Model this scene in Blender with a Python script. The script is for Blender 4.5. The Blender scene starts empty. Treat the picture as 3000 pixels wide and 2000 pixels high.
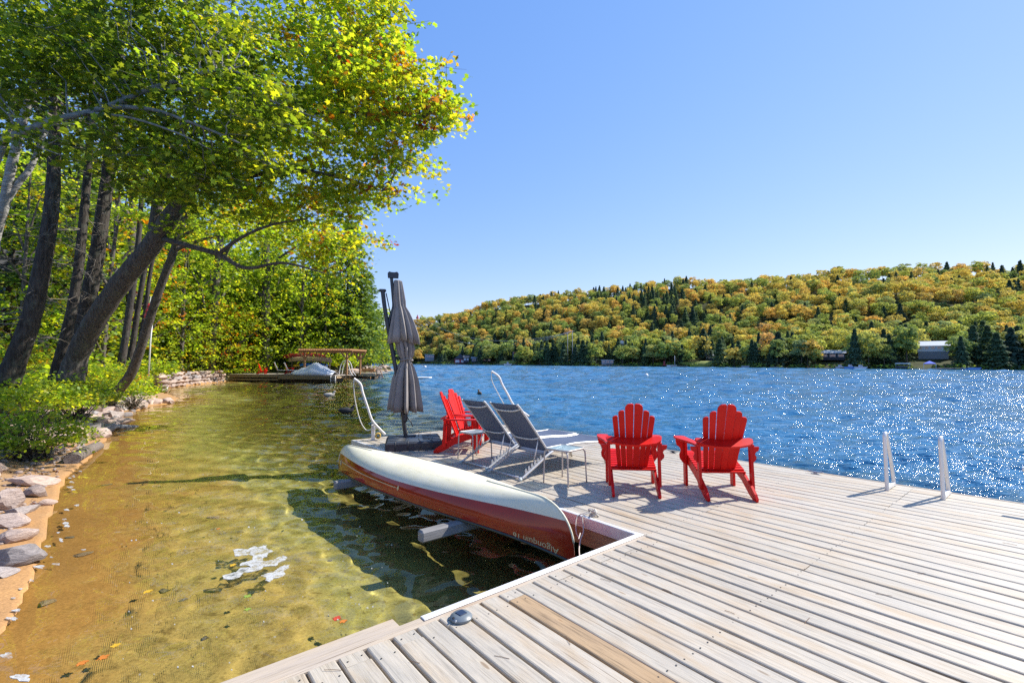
import bpy, math, random
import numpy as np
from mathutils import Vector, Matrix, Euler

random.seed(7)
RNG = np.random.default_rng(11)
SC = bpy.context.scene
COL = SC.collection

# ------------------------------------------------------------------ camera
F_PX, CX, CY = 1346.0, 1500.0, 1000.0          # focal length in photo pixels
ROLL, PITCH, CAM_Z = math.radians(0.32), math.atan(61.6 / 1346.0), 1.93
_c, _s, _cp, _sp = math.cos(ROLL), math.sin(ROLL), math.cos(PITCH), math.sin(PITCH)
CAM_R = Vector((_c, -_sp * _s, _cp * _s))
CAM_U = Vector((-_s, -_sp * _c, _cp * _c))
CAM_F = Vector((0, _cp, _sp))
cam = bpy.data.cameras.new('camera')
cam_o = bpy.data.objects.new('camera', cam)
COL.objects.link(cam_o)
m = Matrix.Identity(4)
for i in range(3):
    m[i][0], m[i][1], m[i][2] = CAM_R[i], CAM_U[i], -CAM_F[i]
m[2][3] = CAM_Z
cam_o.matrix_world = m
cam.sensor_width = 36.0
cam.lens = F_PX * 36.0 / 3000.0
cam.clip_start, cam.clip_end = 0.05, 9000
SC.camera = cam_o

# ------------------------------------------------------------------ light
SUN_EL, SUN_AZ = math.radians(43), math.radians(67)
wd = bpy.data.worlds.new("World")
SC.world = wd
wd.use_nodes = True
_nt = wd.node_tree
sky = _nt.nodes.new('ShaderNodeTexSky')
sky.sky_type = 'NISHITA'
sky.sun_disc = False
sky.sun_elevation, sky.sun_rotation = SUN_EL, SUN_AZ
sky.altitude = 1200
sky.air_density, sky.dust_density, sky.ozone_density = 1.0, 0.15, 4.0
SKY_S = 0.13
_q = SKY_S * 1.624
_sp2 = _nt.nodes.new('ShaderNodeSeparateColor'); _cb = _nt.nodes.new('ShaderNodeCombineColor')
_nt.links.new(sky.outputs[0], _sp2.inputs[0])
for _i, (_a, _p) in enumerate(((0.99, 0.92), (0.835, 0.62), (1.06, 0.27))):      # gentle tone curve of the clear sky
    _m1 = _nt.nodes.new('ShaderNodeMath'); _m1.operation = 'MULTIPLY'; _m1.inputs[1].default_value = _q
    _m2 = _nt.nodes.new('ShaderNodeMath'); _m2.operation = 'POWER'; _m2.inputs[1].default_value = _p
    _m3 = _nt.nodes.new('ShaderNodeMath'); _m3.operation = 'MULTIPLY'; _m3.inputs[1].default_value = _a / _q
    _nt.links.new(_sp2.outputs[_i], _m1.inputs[0]); _nt.links.new(_m1.outputs[0], _m2.inputs[0]); _nt.links.new(_m2.outputs[0], _m3.inputs[0]); _nt.links.new(_m3.outputs[0], _cb.inputs[_i])
_nt.links.new(_cb.outputs[0], _nt.nodes['Background'].inputs[0])
_nt.nodes['Background'].inputs[1].default_value = SKY_S
sun = bpy.data.lights.new('sun', 'SUN')
sun.energy, sun.angle = 5.0, math.radians(0.5)
sun.color = (1.0, 0.955, 0.88)
sun.cycles.is_caustics_light = True
sun_o = bpy.data.objects.new('sun', sun)
COL.objects.link(sun_o)
SUN_D = Vector((math.cos(SUN_EL) * math.sin(SUN_AZ), math.cos(SUN_EL) * math.cos(SUN_AZ), math.sin(SUN_EL)))
sun_o.rotation_euler = SUN_D.to_track_quat('Z', 'Y').to_euler()
vs = SC.view_settings
vs.view_transform, vs.look, vs.gamma, vs.exposure = 'Standard', 'None', 1.0, 0.7
vs.use_curve_mapping = False
cy = SC.cycles
cy.max_bounces, cy.diffuse_bounces, cy.glossy_bounces = 8, 3, 3
cy.transmission_bounces, cy.transparent_max_bounces = 6, 8
cy.caustics_reflective = False
cy.caustics_refractive = True
cy.sample_clamp_indirect = 3.0
cy.sample_clamp_direct = 0.0
cy.use_denoising = False
cy.denoiser = 'OPENIMAGEDENOISE'

# ------------------------------------------------------------------ geometry of the place
def ray(px, py):
    r, u = (px - CX) / F_PX, -(py - CY) / F_PX
    return CAM_F + CAM_R * r + CAM_U * u

EYE = Vector((0, 0, CAM_Z))

def at(px, py, Y):
    """point of the place seen at photo pixel (px, py), Y metres ahead"""
    d = ray(px, py)
    return EYE + d * (Y / d.y)

def on_z(px, py, z=0.0):
    d = ray(px, py)
    return EYE + d * ((z - CAM_Z) / d.z)

DU = Vector((0.62833, -0.77778, 0.01584)).normalized()      # along the deck boards
DV = Vector((0.77785, 0.62844, 0.00276)).normalized()       # across them, out to the lake
DN = DU.cross(DV).normalized()
DO = Vector((1.1344, 4.1436, 0.4217))                       # inner corner of the canoe slip
MD = Matrix.Identity(4)
for i in range(3):
    MD[i][0], MD[i][1], MD[i][2], MD[i][3] = DU[i], DV[i], DN[i], DO[i]

def dk(u, v, h=0.0):
    return DO + DU * u + DV * v + DN * h

def dmat(u, v, h=0.0, yaw=0.0):
    return MD @ Matrix.Translation((u, v, h)) @ Matrix.Rotation(yaw, 4, 'Z')

# ------------------------------------------------------------------ object helpers
def tag(o, label=None, cat=None, group=None, kind=None):
    if label: o['label'] = label
    if cat: o['category'] = cat
    if group: o['group'] = group
    if kind: o['kind'] = kind
    return o

def empty(name, mat=None, label=None, cat=None, group=None):
    o = bpy.data.objects.new(name, None)
    COL.objects.link(o)
    o.empty_display_size = 0.1
    if mat is not None:
        o.matrix_world = mat if isinstance(mat, Matrix) else Matrix.Translation(mat)
    return tag(o, label, cat, group)

def link(name, me, parent=None, mat=None):
    o = bpy.data.objects.new(name, me)
    COL.objects.link(o)
    if parent is not None: o.parent = parent
    if mat is not None: me.materials.append(mat)
    return o

def copy_tree(o, parent=None):
    kids = list(o.children)
    c = o.copy()
    COL.objects.link(c)
    if parent is not None: c.parent = parent
    for k in kids: copy_tree(k, c)
    return c

def frame_from(d):
    d = Vector(d).normalized()
    a = Vector((0, 0, 1)) if abs(d.z) < 0.9 else Vector((1, 0, 0))
    x = a.cross(d).normalized()
    return x, d.cross(x).normalized()

class MB:
    """collects shapes, then becomes one mesh object"""
    def __init__(s):
        s.v, s.f, s.mi = [], [], []
    def add(s, vs_, fs, mi=0):
        n = len(s.v)
        s.v += [tuple(p) for p in vs_]
        s.f += [tuple(i + n for i in f) for f in fs]
        s.mi += [mi] * len(fs)
        return s
    def box(s, c, size, rot=None, bev=0.0, mi=0):
        x, y, z = size[0] / 2, size[1] / 2, size[2] / 2
        b = min(bev, x * .9, y * .9, z * .9)
        R = rot if rot is not None else Matrix.Identity(3)
        c = Vector(c)
        if b <= 0:
            pts = [(sx * x, sy * y, sz * z) for sz in (-1, 1) for sy in (-1, 1) for sx in (-1, 1)]
            fs = [(0, 2, 3, 1), (4, 5, 7, 6), (0, 1, 5, 4), (2, 6, 7, 3), (0, 4, 6, 2), (1, 3, 7, 5)]
        else:
            ring = lambda X, Y, Z: [(-X + b, -Y, Z), (X - b, -Y, Z), (X, -Y + b, Z), (X, Y - b, Z), (X - b, Y, Z), (-X + b, Y, Z), (-X, Y - b, Z), (-X, -Y + b, Z)]
            inner = lambda Z: [(-x + b, -y + b, Z), (x - b, -y + b, Z), (x - b, y - b, Z), (-x + b, y - b, Z)]
            pts = ring(x, y, -z + b) + ring(x, y, z - b) + inner(-z) + inner(z)
            fs = [(i, (i + 1) % 8, 8 + (i + 1) % 8, 8 + i) for i in range(8)]
            fs += [(19, 18, 17, 16), (20, 21, 22, 23)]
            for base, io, up in ((8, 20, 1), (0, 16, 0)):
                q = [(base, base + 1, io + 1, io), (base + 2, base + 3, io + 2, io + 1), (base + 4, base + 5, io + 3, io + 2), (base + 6, base + 7, io, io + 3),
                     (base + 1, base + 2, io + 1), (base + 3, base + 4, io + 2), (base + 5, base + 6, io + 3), (base + 7, base, io)]
                fs += q if up else [tuple(reversed(t)) for t in q]
        return s.add([c + R @ Vector(p) for p in pts], fs, mi)
    def tube(s, pts, r, n=8, closed=False, cap=True, mi=0, flat=1.0):
        pts = [Vector(p) for p in pts]
        N = len(pts)
        rs = r if isinstance(r, (list, tuple)) else [r] * N
        out, prev = [], None
        for i, p in enumerate(pts):
            if closed: d = pts[(i + 1) % N] - pts[i - 1]
            else: d = pts[min(i + 1, N - 1)] - pts[max(i - 1, 0)]
            if d.length < 1e-9: d = Vector((0, 0, 1))
            d.normalize()
            if prev is None: x, y = frame_from(d)
            else:
                x = prev - d * prev.dot(d)
                x = x.normalized() if x.length > 1e-6 else frame_from(d)[0]
                y = d.cross(x)
            prev = x
            out += [p + x * (rs[i] * math.cos(2 * math.pi * k / n)) + y * (rs[i] * flat * math.sin(2 * math.pi * k / n)) for k in range(n)]
        fs = []
        for i in range(N if closed else N - 1):
            a, b = i * n, ((i + 1) % N) * n
            fs += [(a + k, a + (k + 1) % n, b + (k + 1) % n, b + k) for k in range(n)]
        if cap and not closed:
            fs += [tuple(reversed(range(n))), tuple((N - 1) * n + k for k in range(n))]
        return s.add(out, fs, mi)
    def prism(s, poly, o, ex, ey, ez, th, mi=0, bev=0.0):
        """polygon in the (ex, ey) plane at o, thickness th along ez (centred)"""
        o, ex, ey, ez = Vector(o), Vector(ex), Vector(ey), Vector(ez)
        n = len(poly)
        a = [o + ex * p[0] + ey * p[1] - ez * (th / 2) for p in poly]
        b = [p + ez * th for p in a]
        fs = [(i, (i + 1) % n, n + (i + 1) % n, n + i) for i in range(n)]
        fs += [tuple(reversed(range(n))), tuple(range(n, 2 * n))]
        return s.add(a + b, fs, mi)
    def lathe(s, prof, n=24, o=(0, 0, 0), mi=0, pleat=None):
        o = Vector(o)
        vs_ = []
        for j, (r, z) in enumerate(prof):
            for k in range(n):
                a = 2 * math.pi * k / n
                rr = r * (pleat(k, n, j) if pleat else 1)
                vs_.append(o + Vector((rr * math.cos(a), rr * math.sin(a), z)))
        fs = [(j * n + k, j * n + (k + 1) % n, (j + 1) * n + (k + 1) % n, (j + 1) * n + k) for j in range(len(prof) - 1) for k in range(n)]
        return s.add(vs_, fs, mi)
    def ball(s, c, r, n=10, rings=6, sc=(1, 1, 1), mi=0):
        c = Vector(c)
        vs_ = [c + Vector((0, 0, -r * sc[2]))]
        for i in range(1, rings):
            t = math.pi * i / rings - math.pi / 2
            for k in range(n):
                a = 2 * math.pi * k / n
                vs_.append(c + Vector((r * sc[0] * math.cos(t) * math.cos(a), r * sc[1] * math.cos(t) * math.sin(a), r * sc[2] * math.sin(t))))
        vs_.append(c + Vector((0, 0, r * sc[2])))
        fs = [(0, 1 + (k + 1) % n, 1 + k) for k in range(n)]
        for i in range(rings - 2):
            a = 1 + i * n
            fs += [(a + k, a + (k + 1) % n, a + n + (k + 1) % n, a + n + k) for k in range(n)]
        L = len(vs_) - 1
        a = 1 + (rings - 2) * n
        fs += [(a + k, a + (k + 1) % n, L) for k in range(n)]
        return s.add(vs_, fs, mi)
    def build(s, name, mats, parent=None, smooth=False, angle=None):
        me = bpy.data.meshes.new(name)
        me.from_pydata(s.v, [], s.f)
        for mm in (mats if isinstance(mats, (list, tuple)) else [mats]): me.materials.append(mm)
        if any(s.mi): me.polygons.foreach_set('material_index', s.mi)
        if smooth:
            me.shade_smooth()
            if angle:
                me.set_sharp_from_angle(angle=math.radians(angle))
        me.update()
        return link(name, me, parent)

def np_mesh(name, V, faces, mat=None, smooth=False, color=None):
    """V (n,3); faces (m,k) int array"""
    me = bpy.data.meshes.new(name)
    V = np.ascontiguousarray(V, np.float32)
    F = np.ascontiguousarray(faces, np.int32)
    k = F.shape[1]
    me.vertices.add(len(V)); me.vertices.foreach_set('co', V.ravel())
    me.loops.add(F.size); me.loops.foreach_set('vertex_index', F.ravel())
    me.polygons.add(len(F))
    me.polygons.foreach_set('loop_start', np.arange(0, F.size, k, dtype=np.int32))
    me.polygons.foreach_set('loop_total', np.full(len(F), k, np.int32))
    me.update(calc_edges=True)
    if smooth: me.shade_smooth()
    if color is not None:
        at_ = me.attributes.new('tint', 'FLOAT_COLOR', 'POINT')
        c4 = np.ones((len(V), 4), np.float32); c4[:, :3] = color
        at_.data.foreach_set('color', c4.ravel())
    if mat is not None: me.materials.append(mat)
    return me

# ------------------------------------------------------------------ material helpers
class NT:
    def __init__(s, name):
        s.m = bpy.data.materials.new(name); s.m.use_nodes = True
        s.t = s.m.node_tree
        s.b = s.t.nodes['Principled BSDF']
        s.out = s.t.nodes['Material Output']
    def n(s, kind, **kw):
        nd = s.t.nodes.new('ShaderNode' + kind)
        for k, v in kw.items(): setattr(nd, k, v)
        return nd
    def l(s, a, b): s.t.links.new(a, b)
    def coords(s, which='Object', scale=(1, 1, 1), rot=(0, 0, 0)):
        tc = s.n('TexCoord'); mp = s.n('Mapping')
        mp.inputs['Scale'].default_value = scale
        mp.inputs['Rotation'].default_value = rot
        s.l(tc.outputs[which], mp.inputs['Vector'])
        return mp.outputs['Vector']
    def noise(s, vec, scale, detail=4, rough=0.55, dist=0.0):
        nd = s.n('TexNoise')
        nd.inputs['Scale'].default_value = scale; nd.inputs['Detail'].default_value = detail
        nd.inputs['Roughness'].default_value = rough; nd.inputs['Distortion'].default_value = dist
        if vec is not None: s.l(vec, nd.inputs['Vector'])
        return nd.outputs['Fac']
    def ramp(s, fac, stops, mode='LINEAR'):
        nd = s.n('ValToRGB'); cr = nd.color_ramp; cr.interpolation = mode
        while len(cr.elements) < len(stops): cr.elements.new(0.5)
        for e_, (p, c) in zip(cr.elements, stops):
            e_.position = p; e_.color = (c[0], c[1], c[2], 1) if len(c) == 3 else c
        s.l(fac, nd.inputs['Fac'])
        return nd.outputs['Color']
    def mix(s, a, b, fac, mode='MIX'):
        nd = s.n('Mix', data_type='RGBA', blend_type=mode)
        for val, idx in ((a, 6), (b, 7)):
            if isinstance(val, (tuple, list)): nd.inputs[idx].default_value = (*val[:3], 1)
            else: s.l(val, nd.inputs[idx])
        if isinstance(fac, (int, float)): nd.inputs[0].default_value = fac
        else: s.l(fac, nd.inputs[0])
        return nd.outputs[2]
    def math(s, op, a, b=0.0, clamp=False):
        nd = s.n('Math', operation=op); nd.use_clamp = clamp
        for val, i in ((a, 0), (b, 1)):
            if isinstance(val, (int, float)): nd.inputs[i].default_value = val
            else: s.l(val, nd.inputs[i])
        return nd.outputs[0]
    def bump(s, h, strength=0.3, dist=0.01):
        nd = s.n('Bump'); nd.inputs['Strength'].default_value = strength; nd.inputs['Distance'].default_value = dist
        s.l(h, nd.inputs['Height']); s.l(nd.outputs[0], s.b.inputs['Normal'])
    def base(s, c):
        if isinstance(c, (tuple, list)): s.b.inputs['Base Color'].default_value = (*c[:3], 1)
        else: s.l(c, s.b.inputs['Base Color'])
    def set(s, rough=None, metal=None, spec=None, coat=None):
        if rough is not None: s.b.inputs['Roughness'].default_value = rough
        if metal is not None: s.b.inputs['Metallic'].default_value = metal
        if spec is not None: s.b.inputs['Specular IOR Level'].default_value = spec
        if coat is not None: s.b.inputs['Coat Weight'].default_value = coat

def sub(c, k): return tuple(x * k for x in c)

def plain(name, c, rough=0.5, metal=0.0, var=0.18, scale=6.0, bump=0.0, coat=None, bscale=60):
    k = NT(name)
    v = k.coords('Object')
    k.base(k.ramp(k.noise(v, scale, 5), [(0.3, sub(c, 1 - var)), (0.7, sub(c, 1 + var))]))
    k.set(rough, metal, coat=coat)
    if bump: k.bump(k.noise(v, bscale, 4), bump, 0.004)
    return k.m

def bark(name, lo, hi, sc=(14, 14, 2.2), moss=0.25):
    k = NT(name); v = k.coords('Object', sc)
    nz = k.noise(v, 1.6, 7, 0.65, 0.4)
    c = k.ramp(nz, [(0.32, lo), (0.5, tuple((a + b) / 2 for a, b in zip(lo, hi))), (0.68, hi)])
    pt = k.ramp(k.noise(k.coords('Object', (3, 3, 2)), 1.8, 5, 0.7), [(0.52, (0, 0, 0)), (0.64, (1, 1, 1))])
    k.base(k.mix(c, (0.20, 0.22, 0.17), k.math('MULTIPLY', pt, moss))); k.set(0.9, spec=0.15)
    k.bump(nz, 0.9, 0.03)
    return k.m
# ================================================================== land, lake bed, water
SHORE = np.array([(-2.6, -30), (-2.6, -8), (-2.7, -1), (-2.95, 1.6), (-3.35, 2.9), (-3.62, 3.4), (-4.25, 4.2), (-5.84, 5.93), (-7.31, 7.62), (-8.2, 9.0),
                  (-9.77, 11.16), (-12.0, 14.0), (-13.92, 16.92), (-15.2, 19.3), (-15.5, 21.0), (-17.3, 24.0), (-20.5, 27.2), (-24.0, 31.2), (-25.5, 36.5), (-26.9, 43.4),
                  (-25.4, 46.8), (-20.0, 50.5), (-16.6, 54.5), (-17.0, 60), (-22.5, 72), (-24.5, 84), (-23.6, 91.5), (-28, 97), (-46, 118), (-80, 205), (-128, 380), (-160, 560)], float)

def shore_dist(X, Y):
    """signed distance to the near shoreline, positive on land (left of it)"""
    shp = X.shape
    P = np.stack([X.ravel(), Y.ravel()], -1)
    best = np.full(len(P), 1e9); 
    for a, b in zip(SHORE[:-1], SHORE[1:]):
        ab = b - a
        t = np.clip(((P - a) @ ab) / (ab @ ab), 0, 1)
        best = np.minimum(best, np.hypot(*(P - (a + t[:, None] * ab)).T))
    poly = np.vstack([SHORE, [(-900, 560), (-900, -30)]])
    inside = np.zeros(len(P), bool)
    for a, b in zip(poly, np.roll(poly, -1, 0)):
        c = (a[1] > P[:, 1]) != (b[1] > P[:, 1])
        with np.errstate(divide='ignore', invalid='ignore'):
            xi = (b[0] - a[0]) * (P[:, 1] - a[1]) / (b[1] - a[1]) + a[0]
        inside ^= c & (P[:, 0] < xi)
    return np.where(inside, best, -best).reshape(shp)

_lw = [(random.uniform(0, 6.28), random.uniform(0, 6.28), lam) for lam in (0.45, 0.7, 1.1, 1.7, 2.6, 4.1, 6.5, 10)]

def rough(X, Y):
    z = np.zeros_like(X)
    for th, ph, lam in _lw:
        k = 6.283 / lam
        z += 0.028 * lam ** 0.75 * np.sin(k * (X * math.cos(th) + Y * math.sin(th)) + ph + 1.3 * np.sin(0.43 * k * (X * math.sin(th) - Y * math.cos(th))))
    return z

def land_z(X, Y):
    X = np.asarray(X, float); Y = np.asarray(Y, float)
    s = shore_dist(X, Y)
    up = np.interp(s, [0, 0.9, 1.6, 3.5, 6, 12, 40, 90], [0.025, 0.10, 0.28, 0.85, 1.25, 2.6, 9.5, 20])
    far = np.clip((Y - 30) / 15, 0, 1)
    up2 = np.interp(s, [0, 0.25, 0.7, 2, 8, 40, 90], [0, 0.5, 0.75, 0.9, 2.2, 9, 20])
    up = up * (1 - far) + up2 * far
    dn = np.interp(-s, [0, 0.6, 2, 3.5, 6, 9, 14, 30], [-0.03, -0.075, -0.29, -0.66, -1.5, -2.3, -3.6, -7.2])
    rz = rough(X, Y)
    amp = np.where(s > 0, np.clip(s / 4, 0.05, 1.0), np.clip(-s / 6, 0.04, 0.35))
    return np.where(s > 0, up, dn) + rz * amp

def lz(x, y): return float(land_z(np.array([x]), np.array([y]))[0])

# materials
k = NT('ground_soil')
pos = k.n('NewGeometry').outputs['Position']
sepz = k.n('SeparateXYZ'); k.l(pos, sepz.inputs[0])
nz1 = k.noise(pos, 1.3, 6, 0.6); nz2 = k.noise(pos, 9.0, 5, 0.65); nz3 = k.noise(pos, 45, 3)
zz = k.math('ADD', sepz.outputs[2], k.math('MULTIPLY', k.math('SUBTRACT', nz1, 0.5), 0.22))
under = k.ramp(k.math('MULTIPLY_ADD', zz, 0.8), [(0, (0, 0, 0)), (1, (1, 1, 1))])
# tan sand, orange shallows, olive silt; darkening with depth paints in water absorption, slip shade
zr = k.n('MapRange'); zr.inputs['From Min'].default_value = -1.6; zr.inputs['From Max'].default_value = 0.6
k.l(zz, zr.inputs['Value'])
bed_depth_col = k.ramp(zr.outputs[0], [(0.0, (0.03, 0.032, 0.018)), (0.25, (0.06, 0.055, 0.025)), (0.40, (0.13, 0.11, 0.048)), (0.52, (0.27, 0.26, 0.115)), (0.60, (0.37, 0.335, 0.15)), (0.655, (0.44, 0.315, 0.135)), (0.70, (0.46, 0.25, 0.095)), 
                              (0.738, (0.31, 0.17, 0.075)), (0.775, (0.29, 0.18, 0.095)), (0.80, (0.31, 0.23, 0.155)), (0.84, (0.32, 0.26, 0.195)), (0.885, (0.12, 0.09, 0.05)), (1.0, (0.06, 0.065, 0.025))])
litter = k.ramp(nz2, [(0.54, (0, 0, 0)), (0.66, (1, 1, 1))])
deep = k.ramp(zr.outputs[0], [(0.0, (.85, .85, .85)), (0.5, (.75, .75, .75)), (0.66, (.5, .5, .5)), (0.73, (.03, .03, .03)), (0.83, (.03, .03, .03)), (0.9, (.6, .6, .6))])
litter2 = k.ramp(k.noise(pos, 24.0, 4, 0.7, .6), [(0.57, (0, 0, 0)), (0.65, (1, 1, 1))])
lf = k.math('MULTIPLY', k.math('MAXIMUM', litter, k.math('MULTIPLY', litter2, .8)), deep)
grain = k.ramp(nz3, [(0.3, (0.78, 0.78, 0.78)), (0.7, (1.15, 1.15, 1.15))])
c1 = k.mix(bed_depth_col, (0.085, 0.05, 0.018), lf)
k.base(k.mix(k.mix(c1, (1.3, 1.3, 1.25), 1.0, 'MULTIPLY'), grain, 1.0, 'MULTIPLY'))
k.set(rough=0.9, spec=0.15)
k.bump(nz3, 0.5, 0.01)
M_SOIL = k.m

k = NT('upwelling_blue_bed'); k.base((0.03, 0.16, 0.36)); k.set(0.9, spec=0.1); M_UPWELL = k.m  # bed coloured blue to stand in for light scattered up by deep water

# land sheet, near bank and bed of the bay
ang = np.radians(np.concatenate([np.arange(-80, -18, 0.30), np.arange(-18, 62, 0.6)]))
rad = 1.0 * np.exp(np.arange(0, math.log(150 / 1.0), 0.0125))
A, R_ = np.meshgrid(ang, rad)
X, Y = R_ * np.sin(A), R_ * np.cos(A)
Z = land_z(X, Y)
nr, na = X.shape
idx = np.arange(nr * na).reshape(nr, na)
FQ = np.stack([idx[:-1, :-1], idx[:-1, 1:], idx[1:, 1:], idx[1:, :-1]], -1).reshape(-1, 4)
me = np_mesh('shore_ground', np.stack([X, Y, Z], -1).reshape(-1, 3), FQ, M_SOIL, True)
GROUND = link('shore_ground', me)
tag(GROUND, 'sandy beach running into shallow clear water below a leafy bank', kind='structure')
GROUND.cycles.is_caustics_receiver = True

b = MB()
b.add([(-4000, -4000, -7.5), (4000, -4000, -7.5), (4000, 5000, -7.5), (-4000, 5000, -7.5)], [(0, 1, 2, 3)])
tag(b.build('lake_bed', M_UPWELL), 'deep lake bed coloured blue for light welling up through the water', kind='structure')

# ---- water surface: real ripples, finer close by and longer far out
k = NT('lake_water')
k.t.nodes.remove(k.b)
gl = k.n('BsdfGlass'); gl.inputs['IOR'].default_value = 1.333; gl.inputs['Roughness'].default_value = 0.0
gl.inputs['Color'].default_value = (0.95, 0.925, 0.73, 1)
k.l(gl.outputs[0], k.out.inputs['Surface'])
va = k.n('VolumeAbsorption'); va.inputs['Color'].default_value = (0.80, 0.72, 0.30, 1); va.inputs['Density'].default_value = 0.55
#k.l(va.outputs[0], k.out.inputs['Volume'])
M_WATER = k.m

ang = np.radians(np.concatenate([np.arange(-80, -60, 0.5), np.arange(-60, -4, 0.155), np.arange(-4, 74, 0.52)]))
rad = np.concatenate([0.9 * np.exp(np.arange(0, math.log(2.6 / 0.9), 0.009)), 2.6 * np.exp(np.arange(0, math.log(15 / 2.6), 0.0042)), 15 * np.exp(np.arange(0, math.log(900 / 15), 0.0092))])
RAT = np.concatenate([np.full(np.sum(rad < 15), 0.006), np.full(np.sum(rad >= 15), 0.0080)])[:, None]
A, R_ = np.meshgrid(ang, rad)
X, Y = (R_ * np.sin(A)), (R_ * np.cos(A))
sd = shore_dist(X[::4, ::4], Y[::4, ::4])
ri, ci = np.arange(X.shape[0]) / 4, np.arange(X.shape[1]) / 4
t_ = np.stack([np.interp(ci, np.arange(sd.shape[1]), r) for r in sd])
r0 = np.minimum(ri.astype(int), sd.shape[0] - 2); fr = np.minimum(ri - r0, 1)[:, None]
from_np = t_[r0] * (1 - fr) + t_[r0 + 1] * fr
ud = (X - DO.x) * DU.x + (Y - DO.y) * DU.y
vd = (X - DO.x) * DV.x + (Y - DO.y) * DV.y
calm = np.clip((-from_np - 1.0) / 15, 0, 1) ** 0.8            # sheltered by the shore
dbay = (X + 2.8 + 0.377 * (Y - 9.5)) * 0.936                    # right of the line from the dock end to the far point
calm = np.maximum(calm, np.clip(np.minimum((vd - 3.0) / 2.5, dbay / 5), 0, 1))       # open lake beyond the dock
sig_shore = np.clip((-from_np) / 1.0, 0.12, 1)
sig = 0.064 + 0.136 * calm
sig = sig * sig_shore
dl = R_ * RAT
H = np.zeros_like(X); W2 = np.zeros_like(X)
waves = []
NW = 110
for i in range(NW):
    lam = 0.19 * (8.0 / 0.19) ** (i / (NW - 1)) * random.uniform(0.93, 1.07)
    th = math.radians(238) + random.gauss(0, 0.85)
    waves.append((lam, th, random.uniform(0, 6.28)))
hacc = np.zeros_like(X)
for lam, th, ph in waves:
    w = np.clip((lam / (dl * 4.5) - 0.7) / 0.6, 0, 1) * np.clip((np.maximum(0.95, 9.5 * dl) / lam - 0.75) / 0.5, 0, 1)
    kk = 6.283 / lam
    hacc += w * (lam / 6.283) * np.sin(kk * (X * math.cos(th) + Y * math.sin(th)) + ph)
    W2 += w * w
Z = sig * 1.414 * hacc / np.sqrt(np.maximum(W2, 1.0))
nr, na = X.shape
idx = np.arange(nr * na).reshape(nr, na)
FQ = np.stack([idx[:-1, :-1], idx[:-1, 1:], idx[1:, 1:], idx[1:, :-1]], -1).reshape(-1, 4)
VW = np.stack([X, Y, Z], -1).reshape(-1, 3)
fc_v = (vd[:-1, :-1] > 4.1) & (dbay[:-1, :-1] > -0.3) | (R_[:-1, :-1] > 95)
fc_v = fc_v.reshape(-1)
def sheet(name, F_, mat):
    used = np.unique(F_); mp_ = np.full(len(VW), -1); mp_[used] = np.arange(len(used))
    return link(name, np_mesh(name, VW[used], mp_[F_], mat, True))
WATER = sheet('water', FQ[~fc_v], M_WATER)
tag(WATER, 'clear rippled shallow water of the bay beside the dock', kind='structure')
WATER.cycles.is_caustics_caster = True
k = NT('open_lake_water')
# deep water: blue upwelling body under a mirror skin; runs into the clear bay water at its edge
k.base((0.026, 0.138, 0.275)); k.set(0.07, spec=0.5); k.b.inputs['IOR'].default_value = 1.333
gl = k.n('BsdfGlass'); gl.inputs['IOR'].default_value = 1.333; gl.inputs['Roughness'].default_value = 0.0
gl.inputs['Color'].default_value = (0.95, 0.925, 0.73, 1)
pz = k.n('NewGeometry').outputs['Position']
def wmap(sc, rot):
    q = k.n('Mapping'); q.inputs['Scale'].default_value = sc; q.inputs['Rotation'].default_value = (0, 0, rot); k.l(pz, q.inputs['Vector']); return q.outputs[0]
n1 = k.noise(wmap((2.2, 4.6, 1), .45), 1.0, 3, .55, .3); n2 = k.noise(wmap((8, 15, 1), .25), 1.0, 3, .6, .2)
lane = k.ramp(k.noise(wmap((.035, .16, 1), .2), 1.0, 4, .6), [(.36, (.45, .45, .45)), (.66, (1.25, 1.25, 1.25))])
bp = k.n('Bump'); bp.inputs['Strength'].default_value = 1.0; bp.inputs['Distance'].default_value = 0.195
k.l(k.math('MULTIPLY', k.math('ADD', n1, k.math('MULTIPLY', n2, .17)), lane), bp.inputs['Height']); k.l(bp.outputs[0], k.b.inputs['Normal'])
vdn = k.n('VectorMath', operation='DOT_PRODUCT'); vdn.inputs[1].default_value = tuple(DV); k.l(pz, vdn.inputs[0])
vedge = DO.dot(DV)
f1 = k.math('MULTIPLY', k.math('SUBTRACT', vdn.outputs['Value'], vedge + 4.1), 0.30)
bdn = k.n('VectorMath', operation='DOT_PRODUCT'); bdn.inputs[1].default_value = (.936, .353, 0); k.l(pz, bdn.inputs[0])
f2 = k.math('MULTIPLY', k.math('ADD', bdn.outputs['Value'], (2.8 - 0.377 * 9.5) * .936), 0.13)
f1 = k.math('MINIMUM', f1, f2, True)
mx = k.n('MixShader'); k.l(f1, mx.inputs[0]); k.l(gl.outputs[0], mx.inputs[1]); k.l(k.b.outputs[0], mx.inputs[2])
k.l(mx.outputs[0], k.out.inputs['Surface'])
tag(sheet('lake', FQ[fc_v], k.m), 'deep blue wind rippled lake beyond the dock', kind='structure')
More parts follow.
